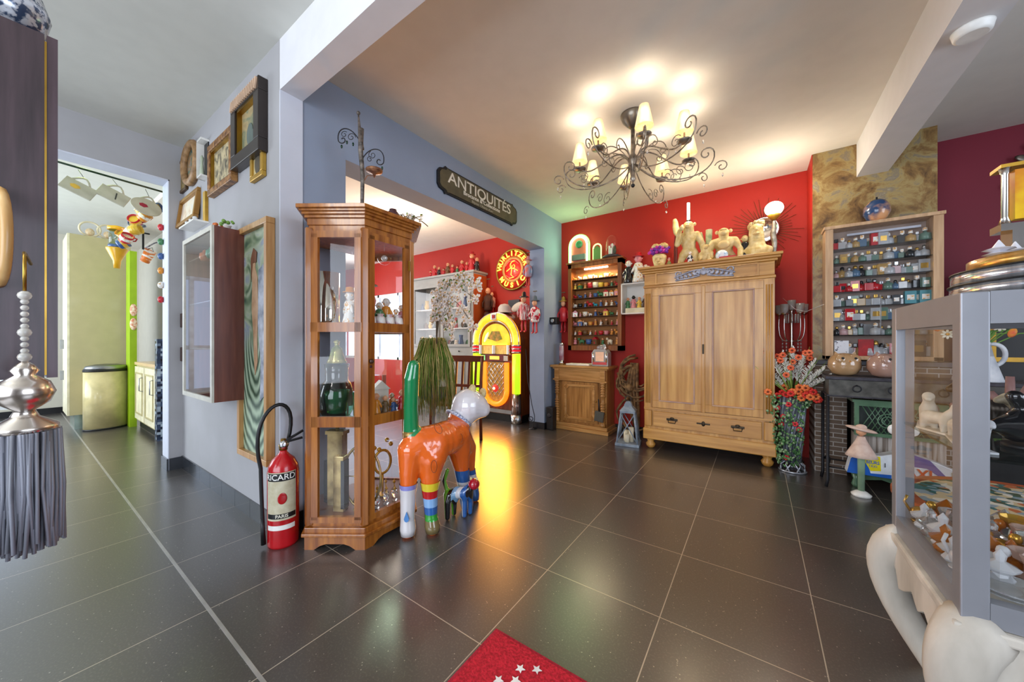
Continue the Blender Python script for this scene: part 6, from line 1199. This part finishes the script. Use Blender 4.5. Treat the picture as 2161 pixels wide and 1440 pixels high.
# dark statues right
# ================================================================ foreground glass display case on a carved table
gx, gy0, gy1, gz0, gz1 = .396, 1.303, 1.826, .42, 1.197; gx1 = .396+.95
sil = mat('silver_grey_profile', '8f9096', .35, .35, var=.04); ivory = mat('case_inner_white', 'd0ccc0', .5)
t = thing('glass_display_case', 'silver-framed glass display case full of crystal on the white carved table', 'display case', (gx, gy0, gz0)); Wg, Dg, Hg = gx1-gx, gy1-gy0, gz1-gz0
pw_ = .045
for x in (0, Wg-pw_):
    for y in (0, Dg-pw_): B().bb((x, y, 0), (x+pw_, y+pw_, Hg)).obj('corner_post', sil, t, bevel=.003)
for z0_, z1_ in ((0, .055), (Hg-.075, Hg)):
    for lo, hi in (((pw_, .001, z0_), (Wg-pw_, .03, z1_)), ((pw_, Dg-.03, z0_), (Wg-pw_, Dg-.001, z1_)), ((.001, pw_, z0_), (.03, Dg-pw_, z1_)), ((Wg-.03, pw_, z0_), (Wg-.001, Dg-pw_, z1_))): B().bb(lo, hi).obj('rail', sil, t)
B().bb((.01, .01, Hg-.012), (Wg-.01, Dg-.01, Hg-.002)).obj('top_panel', mat('case_top', '5a5a60', .3), t); B().bb((.01, .01, .005), (Wg-.01, Dg-.01, .05)).obj('floor_panel', mat('pale_marble_floor', 'b0aca0', .3, h2='c4c0b4', scale=8), t)
B().bb((.012, .02, .05), (.016, Dg-.02, Hg-.07)).obj('glass_pane', clear, t); B().bb((.02, .012, .05), (Wg-.02, .016, Hg-.07)).obj('glass_pane', clear, t); B().bb((.02, Dg-.016, .05), (Wg-.02, Dg-.012, Hg-.07)).obj('glass_pane', clear, t)
gzf = gz0+.0505
tm = glass('glass_shelf_mid', 'd0dcd8', .3)
rg = random.Random(55); cc = [(crystal, 'clear crystal'), (mat('frosted_crystal', 'e0e2e6', .35, trans=.3), 'frosted glass'), (mat('amber_crystal', 'd07a20', .08, trans=.6), 'amber glass'), (mat('gold_trim_crystal', 'c09038', .2, .6), 'gilt'), (mat('rose_crystal', 'd8b8a8', .1, trans=.5), 'rose crystal')]
k = 0
for iy in range(7):
    for ix in range(6):
        x = gx+.055+ix*.058+rg.uniform(-.008, .008); y = gy0+.15+iy*.054+rg.uniform(-.006, .006); m_, n_ = cc[rg.randint(0, 4)]
        if (ix, iy) in ((0, 0), (0, 1), (1, 0), (1, 1)): m_, n_ = cc[1]
        s = rg.choice([0, 1, 2, 3]); sc_ = .62; b = B(); h = rg.uniform(.07, .12)
        if s == 0: b.lathe([(.035, 0), (.04, .008), (.008, .02), (.008, h*.5), (.035, h*.7), (.045, h), (.04, h), (.02, h*.7)], seg=9, smooth=False); nm = 'goblet'
        elif s == 1: b.lathe([(.04, 0), (.05, .01), (.02, .02), (.03, .05), (.045, .07), (.02, .10), (.001, .12)], seg=8, smooth=False); nm = 'ornament'
        elif s == 2: b.lathe([(.03, 0), (.03, .01)], seg=12); b.sph((0, 0, .04), (.035, .022, .03), seg=8); b.sph((-.03, 0, .085), (.018, .015, .02), seg=7); b.tube([(.03, 0, .04), (.05, 0, .08), (.04, 0, .11)], .006, seg=5); b.tube([(-.015, 0, .05), (-.03, 0, .08)], .012, seg=6); nm = 'swan'
        else: b.lathe([(.03, 0), (.033, .01), (.02, .03), (.04, h*.5), (.045, h*.6), (.012, h*.8), (.015, h), (.001, h+.02)], seg=8, smooth=False); nm = 'bottle'
        b.v = [v*.75 for v in b.v]; tag(b.obj('crystal_'+nm, m_, None, (x, y, gzf), rg.random()*3), '%s %s, %s from left, %s row back in the display case' % (n_, nm, ORD[ix], ORD[iy]), nm, 'crystal pieces in the glass display case')
t = thing('crystal_dish', 'large round cut crystal dish at the front of the display case floor', 'dish', (gx+.24, gy0+.085, gzf-.0)); t.location.z = gzf+.155
B().lathe([(.03, 0), (.05, .006), (.062, .02), (.062, .024), (.04, .012)], seg=20, smooth=False).obj('dish', crystal, t); t.location = (gx+.10, gy0+.085, gzf+.0); t['label'] = 'large round cut crystal dish nearest the front corner of the display case'
B().bb((.02, .02, .378), (Wg-.02, Dg-.02, .384)).obj('glass_shelf', tm, bpy.data.objects[[o.name for o in bpy.data.objects if o.get('category') == 'display case'][0]])
zs2 = gz0+.3845; aw = mat('antique_white', 'c8bca8', .5, h2='e4dccc', scale=20)
def shelfbeast(lb, x, y, s, m_, rz, cat='ornament', nm='animal_ornament'):
    t = thing(nm, lb, cat, (x, y, zs2), rz)
    blob('body', [(.05*s, 0, .055*s, .026*s), (-.03*s, 0, .06*s, .024*s), (-.06*s, 0, .095*s, .014*s), (-.075*s, 0, .115*s, .016*s), (-.095*s, 0, .108*s, .009*s), (.06*s, .015*s, .01*s, .008*s), (.045*s, -.015*s, .01*s, .008*s), (-.035*s, .014*s, .01*s, .008*s), (-.03*s, -.014*s, .01*s, .008*s), (.085*s, 0, .05*s, .006*s)], [(0, 1), (1, 2), (2, 3), (3, 4), (0, 5), (0, 6), (1, 7), (1, 8), (0, 9)], m_, t, .003, 2)
    B().bb((-.07*s, -.028*s, 0), (.075*s, .028*s, .008*s)).obj('base', m_, t)
shelfbeast('pale resting animal ornament at the far end of the display case shelf', gx+.065, gy1-.09, .9, aw, 1.3)
shelfbeast('pale small horse ornament in the middle of the display case shelf', gx+.06, gy0+.33, .75, aw, 1.9); shelfbeast('white horse ornament, third along the display case shelf', gx+.065, gy0+.22, .7, aw, 1.4); shelfbeast('white dog ornament at the near end of the display case shelf', gx+.06, gy0+.12, .65, mat('frosted_crystal'), 1.7)
shelfbeast('dark bronze animal ornament behind the corner post on the display case shelf', gx+.20, gy1-.10, 1.2, bronze, .4); shelfbeast('bronze and white hound ornament on the right of the display case shelf', gx+.26, gy1-.18, 1.0, mat('bronze_pale', '6a5c48', .4, h2='c8bca0', scale=30), .2)
t = thing('black_bird_statue', 'glossy black bird-like sculpture on the display case shelf', 'statue', (gx+.17, gy0+.20, zs2), .6)
blob('body', [(.04, 0, .05, .035), (-.02, 0, .055, .038), (-.06, 0, .06, .022), (-.10, 0, .055, .008), (.09, 0, .05, .016), (0, 0, .10, .02), (-.03, 0, .135, .016)], [(0, 1), (1, 2), (2, 3), (0, 4), (1, 5), (5, 6)], mat('black_lacquer', '0e1014', .12, coat=.8), t, .004, 3); B().lathe([(.04, 0), (.04, .012)], seg=20).obj('plinth', black, t)
t = thing('pink_coral_hand', 'pinkish brown branching hand-like sculpture on the display case shelf', 'sculpture', (gx+.235, gy1-.07, zs2)); b = B()
for a, L in ((-.5, .16), (0, .24), (.35, .2), (1.2, .22), (-1.4, .24)): b.tube([(0, 0, .03), (math.sin(a)*L*.3, 0, .05+math.cos(a)*L*.3), (math.sin(a)*L*.5, 0, .05+math.cos(a)*L*.5)], .012, seg=8, r2=.009)
b.lathe([(.03, 0), (.015, .02), (.015, .05)], seg=12); b.obj('fingers', mat('dusky_pink', '8a6460', .5, h2='a87c74', scale=20), t)
# carved white table under it
wt = mat('whitewashed_wood', 'a8a094', .6, h2='d0c8bc', scale=8, stretch=(1, 1, .3), detail=6); t = thing('carved_table', 'low whitewashed table with thick inward curving carved legs under the display case', 'table', (gx, gy0, 0))
B().bb((-.015, -.015, gz0-.028), (Wg+.015, Dg+.015, gz0-.002)).obj('table_top', wt, t, bevel=.006)
def apron(L):
    top = gz0-.028; return [(0, top), (L, top), (L, top-.09), (L-.06, top-.10), (L-.09, top-.15), (L-.14, top-.13), (L*.5+.05, top-.09), (L*.5, top-.12), (L*.5-.05, top-.09), (.14, top-.13), (.09, top-.15), (.06, top-.10), (0, top-.09)]
B().prism(apron(Dg), -.002, .03, M=Matrix.Rotation(PI/2, 4, 'Z') @ XZ @ Matrix.Translation((0, 0, -.002))).obj('apron', wt, t, bevel=.003)
B().prism(apron(Wg), -.03, .0, M=XZ).obj('apron', wt, t, bevel=.003)
for sx, x in ((-1, .0), (1, Wg)):
    for sy, y in ((-1, 0), (1, Dg)):
        V = lambda o_, z: (x+sx*o_-sx*.04, y+sy*o_-sy*.04, z)
        B().tube(bez(V(.0, .39), V(.055, .36), V(.07, .26), V(.025, .15), 9)+bez(V(.025, .15), V(-.005, .08), V(-.04, .03), V(-.05, .0), 5)[1:], .062, seg=14, r2=.034).obj('leg', wt, t)
# things on the case
t = thing('record_drum', 'round drum of silver and gold tins with black bands on the display case', 'ornament', (gx+.30, gy0+.25, gz1+.0005))
st = mat('striped_chrome', 'a8acb4', .15, .8, h2='f0f2f6', scale=5, stretch=(10, 10, .1))
B().lathe([(.236, .008), (.236, .037)], seg=48).obj('lower_tier', st, t); B().lathe([(.240, .037), (.240, .041)], seg=48).obj('band', black, t); B().lathe([(.234, .041), (.234, .072)], seg=48).obj('middle_tier', st, t); B().lathe([(.236, .072), (.236, .076)], seg=48).obj('band', black, t); B().lathe([(.205, .076), (.205, .108)], seg=48).obj('gold_tier', mat('gold_rim', 'b08038', .25, .7, h2='d8b070', scale=3, stretch=(6, 6, .1)), t)
B().lathe([(.241, 0), (.241, .008)], seg=48).obj('band', black, t)
for i in range(5): tag(B().lathe([(.001, 0)]+[(.03 if j % 2 else .012, .006*(j+1)) for j in range(5)]+[(.001, .05)], seg=7, smooth=False).obj('glass_flower', mat('white_glass_star', 'd8d8e0', .3), None, (gx+.14+i*.045, gy0+.24+.05*(i % 2), gz1+.109)), '%s white star-shaped glass flower from the left on the drum' % ORD[i], 'ornament', 'glass flowers on the drum')
put('glass_swan_tray', 'blue-white glass leaf dish lying on the gold drum', 'dish', mat('icy_glass', 'b0bcd0', .2, trans=.3), lambda b: b.sph((0, 0, .03), (.07, .04, .018), ry=-.15), (gx+.24, gy0+.20, gz1+.109))
t = thing('mantel_clock', 'yellow-faced glass mantel clock with silver pillars at the right edge above the drum', 'clock', (gx+.255, gy0+.36, gz1+.20))
B().bb((-.08, -.03, 0), (.08, .03, .02)).obj('base', silverm, t); B().bb((-.055, -.028, .03), (.08, .0, .17)).obj('yellow_panel', mat('amber_glass_panel', 'e0b820', .3, h2='c87820', scale=12), t)
for x in (-.07, .07): B().lathe([(.012, .02), (.007, .04), (.007, .16), (.012, .18)], (x, -.02, 0), seg=12).obj('pillar', silverm, t)
B().bb((-.08, -.03, .18), (.08, .03, .19)).obj('cap', gold, t); B().bb((-.06, -.03, -.091), (.06, .03, 0)).obj('plinth', silverm, t)
# dark framed mirror leaning behind, leaf sunburst
t = thing('dark_cabinet_frame', 'dark gilt-edged glazed cabinet behind the display case at the right', 'cabinet', (1.17, 3.45, 0))
t.location = (1.62, 4.0, 0); p_ = aX(2020, 520, 1.27)
t.location = (1.30, 3.88, 0); b = B().bb((0, 0, .95), (.9, .40, 1.62)); b.obj('case', mat('black_case', '121212', .4), t); B().frame(.9, .67, .03, .02, M=Matrix.Translation((.45, 0, 1.285))).obj('gilt_frame', gold, t); B().bb((0, 0, .0), (.9, .40, .95)).obj('lower_body', mat('black_case'), t)
ps = aY(2161, 372, 4.28); t = thing('leaf_sunburst', 'dark silver leaf sunburst mirror on the burgundy wall', 'mirror', (ps.x+.22, 4.29, ps.z)); lv = mat('dark_silver_leaf', '4a443c', .4, .6, h2='8a8074', scale=20)
b = B()
for k in range(18):
    a = k*PI/9
    for r0, L in ((.13, .10), (.20, .10)): b.sph(((r0+L/2)*math.cos(a+(.17 if r0 > .15 else 0)), -.015, (r0+L/2)*math.sin(a+(.17 if r0 > .15 else 0))), (L*.55, .008, .024), seg=8, ry=-(a+(.17 if r0 > .15 else 0)))
b.obj('leaves', lv, t); B().lathe([(.12, 0), (.12, .01), (.001, .01)], M=XZ, seg=28).obj('mirror_disc', mat('pale_mirror'), t); b = B(); [b.sph((.12*math.cos(k*PI/6), -.02, .12*math.sin(k*PI/6)), .02, seg=8) for k in range(12)]; b.obj('crystal_beads', crystal, t)
t = thing('brass_stand', 'slim coppery stand with a gold knob between the perfume case and the dark cabinet', 'stand', (1.20, 3.93, .936)); B().tube([(0, 0, 0), (0, 0, .28), (.03, 0, .30), (.05, 0, .28)], .006).sph((.03, -.01, .07), (.016, .016, .03)).lathe([(.03, 0), (.03, .01), (.01, .02)]).obj('rod', mat('copper_rod', 'a86a4c', .3, .7), t)
# ================================================================ smoke detector, door mat
p_ = aZ(2052, 60, 2.43); t = thing('smoke_detector', 'round white smoke detector under the long ceiling beam', 'smoke detector', (p_.x, p_.y, 2.43)); B().lathe([(.045, -.035), (.055, -.028), (.06, -.006), (.062, 0)], seg=28).obj('housing', mat('detector_white', 'dcdad4', .4), t); B().lathe([(.050, -.0285), (.053, -.024)], seg=28).obj('vent_ring', mat('vent_grey', '8a8884', .6), t)
m0 = aZ(1047, 1331); t = thing('door_mat', 'dark red mat with white stars at the bottom centre of the floor', 'mat', (m0.x, m0.y, 0)); t.rotation_euler.z = 0
mw = .62; B().bb((0, -.9, .0), (mw, 0, .008)).obj('mat_border', mat('mat_edge', '8a0c20', .9, h2='b01c34', scale=90), t); B().bb((.012, -.888, .008), (mw-.012, -.012, .011)).obj('pile', mat('mat_pile', '9c0a1c', .95, h2='c81c30', scale=120, bump=.5), t)
b = B().prism([(.31+.20*math.cos(a*PI/14), -.24+.14*math.sin(a*PI/14)) for a in range(28)], .0112, .0125); b.obj('bright_motif', mat('mat_bright', 'd01828', .9, h2='e03444', scale=90), t)
b = B().prism([(.31+.10*math.cos(a*PI/14), -.27+.07*math.sin(a*PI/14)) for a in range(28)], .0126, .0132); b.obj('inner_motif', mat('mat_pile'), t)
ps = [aZ(u, v, .013) for u, v in ((1098, 1412), (1133, 1414), (1052, 1436), (1088, 1437))]
for p_ in ps:
    b = B().prism([(p_.x-m0.x+.017*math.cos(PI/2+k*PI/5)*(1 if k % 2 == 0 else .45), p_.y-m0.y+.017*math.sin(PI/2+k*PI/5)*(1 if k % 2 == 0 else .45)) for k in range(10)], .013, .0145); b.obj('star', mat('star_white', 'e0dcd8', .8), t)
# ================================================================ chandelier
cc_ = (-.72, 2.55); cm = mat('antique_silver_iron', '6a6258', .4, .7, h2='a89c8c', scale=30); t = thing('chandelier', 'large scrolled antique silver chandelier with eight lit shades on the ceiling', 'chandelier', (*cc_, 2.70))
B().lathe([(.085, 0), (.085, -.01), (.07, -.045), (.035, -.085), (.018, -.10)], seg=28).obj('canopy', mat('canopy_silver', '7c7468', .3, .8), t); B().lathe([(.014, -.08), (.014, -.28), (.03, -.30), (.035, -.33), (.02, -.36), (.016, -.44), (.022, -.46), (.001, -.49)], seg=16).obj('stem', cm, t); B().sph((0, 0, -.505), .014).obj('finial', black, t)
shm = mat('silk_shade', 'c8b490', .6, h2='e8dcc4', scale=4, stretch=(8, 8, .2), trans=.25, emit=.35, ecol='ffd8a0'); bulb = mat('lit_bulb', 'fff6e6', .4, emit=14)
for k in range(8):
    a = k*PI/4+.45; dx, dy = math.cos(a), math.sin(a); r_ = .37; V = lambda r, z: (dx*r, dy*r, z)
    B().tube(bez(V(.02, -.33), V(.12, -.16), V(.26, -.46), V(.36, -.36), 14), .005, seg=6).cyl(V(r_, -.365), V(r_, -.30), .006, seg=8).obj('arm', cm, t)
    B().lathe([(.008, -.372), (.042, -.365), (.044, -.358), (.01, -.362)], V(r_, 0)[:2]+(0,), seg=18).obj('drip_tray', cm, t)
    B().lathe([(.055, -.31), (.028, -.18), (.0268, -.18), (.0535, -.31)], V(r_, 0)[:2]+(0,), seg=20).obj('shade', shm, t)
    B().sph(V(r_, -.27), (.016, .016, .026), seg=10).obj('bulb', bulb, t)
    l = lamp('chandelier_bulb', 'POINT', (cc_[0]+dx*r_, cc_[1]+dy*r_, 2.70-.22), 2.4, (1, .87, .70), .03)
for k in range(10):
    a = k*PI/5+.1; dx, dy = math.cos(a), math.sin(a); V = lambda r, z: Vector((dx*r, dy*r, z)); ax_ = (dx, dy, 0)
    zo = .0 if k % 2 else -.08
    b = B(); b.tube(bez(V(.02, -.36), V(.20, -.52+zo), V(.52, -.48+zo), V(.50, -.32+zo), 16)+spiral(V(.455, -.32+zo), .045, 1.1, 0, 14, ax=ax_, cw=1)[1:], .0042, seg=6)
    b.tube(spiral(V(.54, -.42+zo), .04, 1.2, PI*.9, 16, ax=ax_, cw=-1), .0036, seg=5); b.tube(spiral(V(.36, -.38+zo), .04, 1.3, .5, 16, ax=ax_), .003, seg=5); b.tube(spiral(V(.27, -.42+zo), .05, 1.3, 2.2, 16, ax=ax_, cw=-1), .003, seg=5)
    b.tube(bez(V(.02, -.34), V(.10, -.22), V(.2, -.2), V(.22, -.30), 10)+spiral(V(.195, -.30), .025, 1.0, 0, 10, ax=ax_, cw=-1)[1:], .0034, seg=5); b.obj('scroll_arm', cm, t)
    B().sph(V(.545, -.475+zo), (.006, .006, .012), seg=6).obj('crystal_drop', crystal, t); B().sph(V(.36, -.44+zo), (.005, .005, .010), seg=6).obj('crystal_drop', crystal, t)
# ================================================================ kitchen
kc = mat('cream_laminate', 'b4a97e', .4, var=.03, coat=.2)
a = aX(147, 492, -6.9); c = aX(276, 880, -6.9); t = thing('tall_kitchen_unit', 'tall cream kitchen cabinet seen through the kitchen opening', 'cabinet', (-6.9, 0, 0))
y0, y1 = a.y, aX(276, 600, -6.9).y; zt_ = a.z; zb_ = aX(147, 878, -6.9).z
B().bb((-.60, y0, zb_), (0, y1, zt_)).obj('body', kc, t); B().bb((-.6, y0+.04, 0), (-.05, y1, zb_)).obj('toe_kick', mat('toe_mirror', '8a9a90', .2, .4), t); B().bb((-.6, y0-.02, zb_), (-.0, y0-.001, zt_)).obj('door', mat('cream_door', 'dcd4b4', .35), t)
b = B(); [b.bb((-.45, y0-.05, z), (-.43, y0-.02, z+.12)) for z in (1.0, .6)]; b.obj('handle', steel, t)
lime_e = mat('lime_panel', '90b010', .45, var=.06)
t = thing('lime_panel', 'lime green end panel of the kitchen units beside the tall cream cabinet', 'panel', (-6.55, y1+.02, 0)); ya = aX(274, 600, -6.55).y; yb = aX(289, 600, -6.55).y; t.location = (-6.55, 0, 0)
B().bb((-.25, ya, .0), (0, yb, aX(280, 530, -6.55).z)).obj('panel', lime_e, t)
for i, z in enumerate((1.5, 1.32)): B().sph((.01, (ya+yb)/2, z), (.015, .035, .08), seg=8).obj('hanging_charm', mat('charm_colours', 'c87a5a', .5, h2='e8e0c0', scale=40), t)
bx = aZ(230, 903); t = thing('kitchen_bin', 'cream pedal bin with a steel lid in front of the tall cream cabinet', 'bin', (bx.x-.02, bx.y-.02, 0)); rb = .185; BE = Matrix.Rotation(.35, 4, 'Z') @ Matrix.Diagonal((.75, 1.1, 1, 1))
B().lathe([(rb, .02), (rb, .72)], seg=32, M=BE).obj('body', mat('cream_bin', 'c4b684', .3, coat=.4), t); B().lathe([(rb+.003, 0), (rb+.003, .02)], seg=32, M=BE).obj('base_ring', black, t); B().lathe([(rb+.003, .72), (rb+.003, .745)], seg=32, M=BE).obj('lid_rim', black, t); B().lathe([(rb, .745), (rb*.9, .79), (rb*.5, .81), (.001, .815)], seg=32, M=BE).obj('lid', steel, t)
# base units along the right wall
t = thing('base_unit', 'cream base cupboards with a pale wood worktop along the kitchen wall', 'cabinet', (-5.45, .95, 0))
B().bb((-1.1, 0, .09), (0, .35, .80)).obj('carcase', kc, t); B().bb((-1.12, -.02, .80), (0, .35, .835)).obj('worktop', wood('pale_worktop', 'c8a474', 'dcc094', axis='x'), t); B().bb((-1.1, .03, 0), (0, .34, .09)).obj('toe_kick', black, t)
for x in (-.82, -.27): d_ = B().bb((x-.26, -.02, .12), (x+.26, 0, .78)).obj('door', mat('cream_door'), t); B().frame(.40, .52, .02, .008, M=Matrix.Translation((x, -.02, .45))).obj('panel_moulding', kc, d_); B().tube([(x+.2, -.02, .66), (x+.2, -.05, .65), (x+.2, -.05, .5), (x+.2, -.02, .49)], .006).obj('handle', steel, d_)
def mosq():
    m, n, b = _new('blue_mosaic_tiles'); L = n.links; N = n.nodes; tc = N.new('ShaderNodeTexCoord'); br = N.new('ShaderNodeTexVoronoi'); br.distance = 'CHEBYCHEV'; br.inputs['Scale'].default_value = 36; br.inputs['Randomness'].default_value = .1; L.new(tc.outputs['Object'], br.inputs[0])
    rp = N.new('ShaderNodeValToRGB'); s2 = N.new('ShaderNodeSeparateColor'); L.new(br.outputs['Color'], s2.inputs[0]); L.new(s2.outputs[0], rp.inputs[0]); e = rp.color_ramp.elements; e[0].color = lin('10141c'); e[1].color = lin('a8b8c8'); x = e.new(.6); x.color = lin('3a4c6a'); L.new(rp.outputs[0], b.inputs['Base Color']); b.inputs['Roughness'].default_value = .2; return m
mq = mosq()
struct('trim_6', B().bb((-6.6, 1.29, .835), (-5.45, 1.3, 1.10)), mq); struct('trim_7', B().bb((-5.45, .93, 0), (-5.36, 1.3, 1.12)), mq)
for i, z in enumerate((1.70, 1.48)):
    t = thing('wall_plaque', ('upper oval-ended' if i == 0 else 'lower rectangular')+' cream plaque with grey script on the kitchen wall', 'plaque', (-5.95, 1.298, z-.24)); B().box((0, -.006, 0), (.46, .012, .17), bev=.004 if i else .006).obj('board', mat('plaque_cream', 'd4d0c0', .5), t)
    for j in range(4): B().box((0, -.0135, .05-j*.032), (.34-.05*(j % 2), .001, .008)).obj('script_line', mat('script_grey', '8a8880', .6), t)
# rail with hanging boards and the string of mugs
r0 = aX(118, 338, -4.45); r1 = aX(346, 406, -4.45); t = thing('hanging_rail', 'thin dark rail across the top of the kitchen opening', 'rail', (-4.45, 0, 0)); B().cyl((0, r0.y-.2, r0.z), (0, r1.y, r1.z), .008).obj('rod', mat('dark_green_rail', '14301c', .4), t)
lamp('kitchen_green_glow', 'POINT', (-4.55, .35, r0.z+.06), 2.0, (.7, 1, .2), .05)
bd = mat('stone_coloured_board', 'a09c88', .5, h2='b0ac98', scale=10)
for i, (u, v, lb) in enumerate(((166, 398, 'grey-beige hanging kitchen board with a yellow motif, first from the left on the rail'), (239, 413, 'plain grey-beige hanging kitchen board in the middle of the rail'), (309, 437, 'rounded grey-beige hanging kitchen board with a cherry motif, last on the rail'))):
    p_ = aX(u, v, -4.45); t = thing('hanging_board', lb, 'kitchen board', p_); t.rotation_euler = (0, -.25, 0)
    M = YZ @ Matrix.Rotation(-.45 if i < 2 else -.35, 4, 'Z')
    if i < 2: B().prism([(-.09, -.055), (.09, -.055), (.09, .055), (-.09, .055)], -.008, .008, M=M).obj('board', bd, t, bevel=.003)
    else: B().prism([(.10*math.cos(a*PI/12), .075*math.sin(a*PI/12)) for a in range(24)], -.008, .008, M=M).obj('board', bd, t)
    b = B(); b.tube([M @ Vector((-.06+.10*q, .055+.05*math.sin(PI*q), 0)) for q in (0, .2, .4, .6, .8, 1)], .007); b.obj('loop_handle', bd, t)
    B().cyl(M @ Vector((-.01, .10, 0)), (.0, -.0, r0.z+(r1.z-r0.z)*(i+1)/3.6-p_.z), .0018).obj('hook', iron, t)
    if i != 1: B().prism([(.03*math.cos(a)-.02, .02*math.sin(a)) for a in (0, 1, 2, 3, 4, 5)], .0085, .010, M=M).obj('motif', mat('motif_yellow', 'c8a03c', .5) if i == 0 else mat('motif_cherry', '8a2030', .5), t)
    else: B().prism([(.02, -.03), (.028, -.03), (.012, .03), (.004, .03)], .0085, .010, M=M).obj('motif', mat('motif_dark', '3a3a34', .5), t)
rg = random.Random(17)
for i in range(11):
    q = i/10; u = 318-q*66+rg.uniform(-4, 4); v = 440+q*78; p_ = aX(u, v, -4.75-.1*(i % 3)); m1, n_ = [(mBl, 'blue'), (mYl, 'yellow'), (mW, 'white'), (mOr, 'orange'), (mRd, 'red')][i % 5]
    t = thing('hanging_mug', '%s striped ceramic mug, %s from the top of the hanging cluster in the kitchen' % (n_, ORD[i]), 'mug', p_, rg.random()*3, 'ceramic mugs hanging in the kitchen'); t.rotation_euler.x = rg.uniform(.6, 1.4)
    B().lathe([(.03, 0), (.042, .01), (.045, .08), (.041, .08), (.038, .012)], seg=16).obj('cup', m1, t); B().lathe([(.0455, .03), (.0465, .035), (.0465, .055), (.0455, .06)], seg=16).obj('stripe', mW if i % 2 else mYl, t); B().tube([(.044, 0, .065), (.07, 0, .06), (.07, 0, .03), (.042, 0, .02)], .006).obj('handle', m1, t)
p_ = aX(247, 540, -5.0); t = thing('yellow_lantern', 'yellow funnel-ended lantern jar hanging below the mugs in the kitchen', 'lantern', p_)
B().lathe([(.022, -.12), (.028, -.05), (.075, .06), (.075, .07)], seg=20).obj('funnel', mat('funnel_yellow', 'e0a818', .3, coat=.3), t); B().lathe([(.06, .07), (.06, .10)], seg=20).obj('blue_collar', mBl, t); B().lathe([(.055, .10), (.055, .24)], seg=20).obj('glass_jar', glass('jar_glass', 'd8e4e0', .2), t); B().lathe([(.065, .24), (.065, .27), (.02, .285)], seg=20).obj('lid', mat('funnel_yellow'), t)
p_ = aX(312, 540, -4.9); t = thing('striped_tin', 'orange and white striped tin hanging near the right of the kitchen opening', 'tin', p_); t.rotation_euler = (.0, .5, .6); B().lathe([(.035, -.07), (.045, .06), (.041, .06)], seg=18).obj('body', mat('striped_tin_paint', 'e07a2c', .4, h2='e8e4d8', scale=8, stretch=(1, 1, 6), lo=.48, hi=.52), t); B().tube([(-.04, 0, .05), (0, 0, .09), (.04, 0, .05)], .004).obj('handle', steel, t)
t = thing('wall_phone', 'black T-shaped hanging hook with a twisted cord in the kitchen', 'hook', aX(302, 505, -4.9)); t.name = 'tool_hook'; B().box((0, 0, .06), (.02, .09, .012)).box((0, 0, -.02), (.014, .014, .16)).obj('bar', black, t); B().tube([(0, 0, -.10), (0, .08, -.02), (0, .17, .03)], .007).obj('twisted_cord', mat('twisted_cord', '1c2434', .5, h2='c8ccd8', scale=90), t)
for i, (u, v) in enumerate(((192, 478), (230, 484))):
    p_ = aX(u, v, -6.85); t = thing('wicker_basket_ring', ('left' if i == 0 else 'right')+' round cream ring-shaped ornament standing on the tall cream cabinet', 'ornament', (p_.x-.1, p_.y, zt_+.10)); B().tube([(0, .09*math.cos(a*PI/10), .09*math.sin(a*PI/10)) for a in range(20)], .011, closed=True).obj('ring', mat('cream_ring', 'd8ccac', .5), t); B().sph((0, 0, -.04), (.03, .04, .05)).obj('figure', mat('cream_figure', 'c8a87c', .5, h2='e0d0b0', scale=30), t)
for i, (m_, n_) in enumerate(((mRd, 'red'), (mGn, 'green'), (mBl, 'blue'), (mOr, 'orange'), (mW, 'white'), (mRd, 'dark red'))):
    p_ = aX(338, 500+i*28, -4.6); tag(B().sph((0, 0, 0), (.018, .022, .03), seg=8).obj('fridge_magnet', m_, None, (-4.215, .756, p_.z)), '%s little charm, %s from the top beside the kitchen opening' % (n_, ORD[i]), 'charm', 'charms beside the kitchen opening')
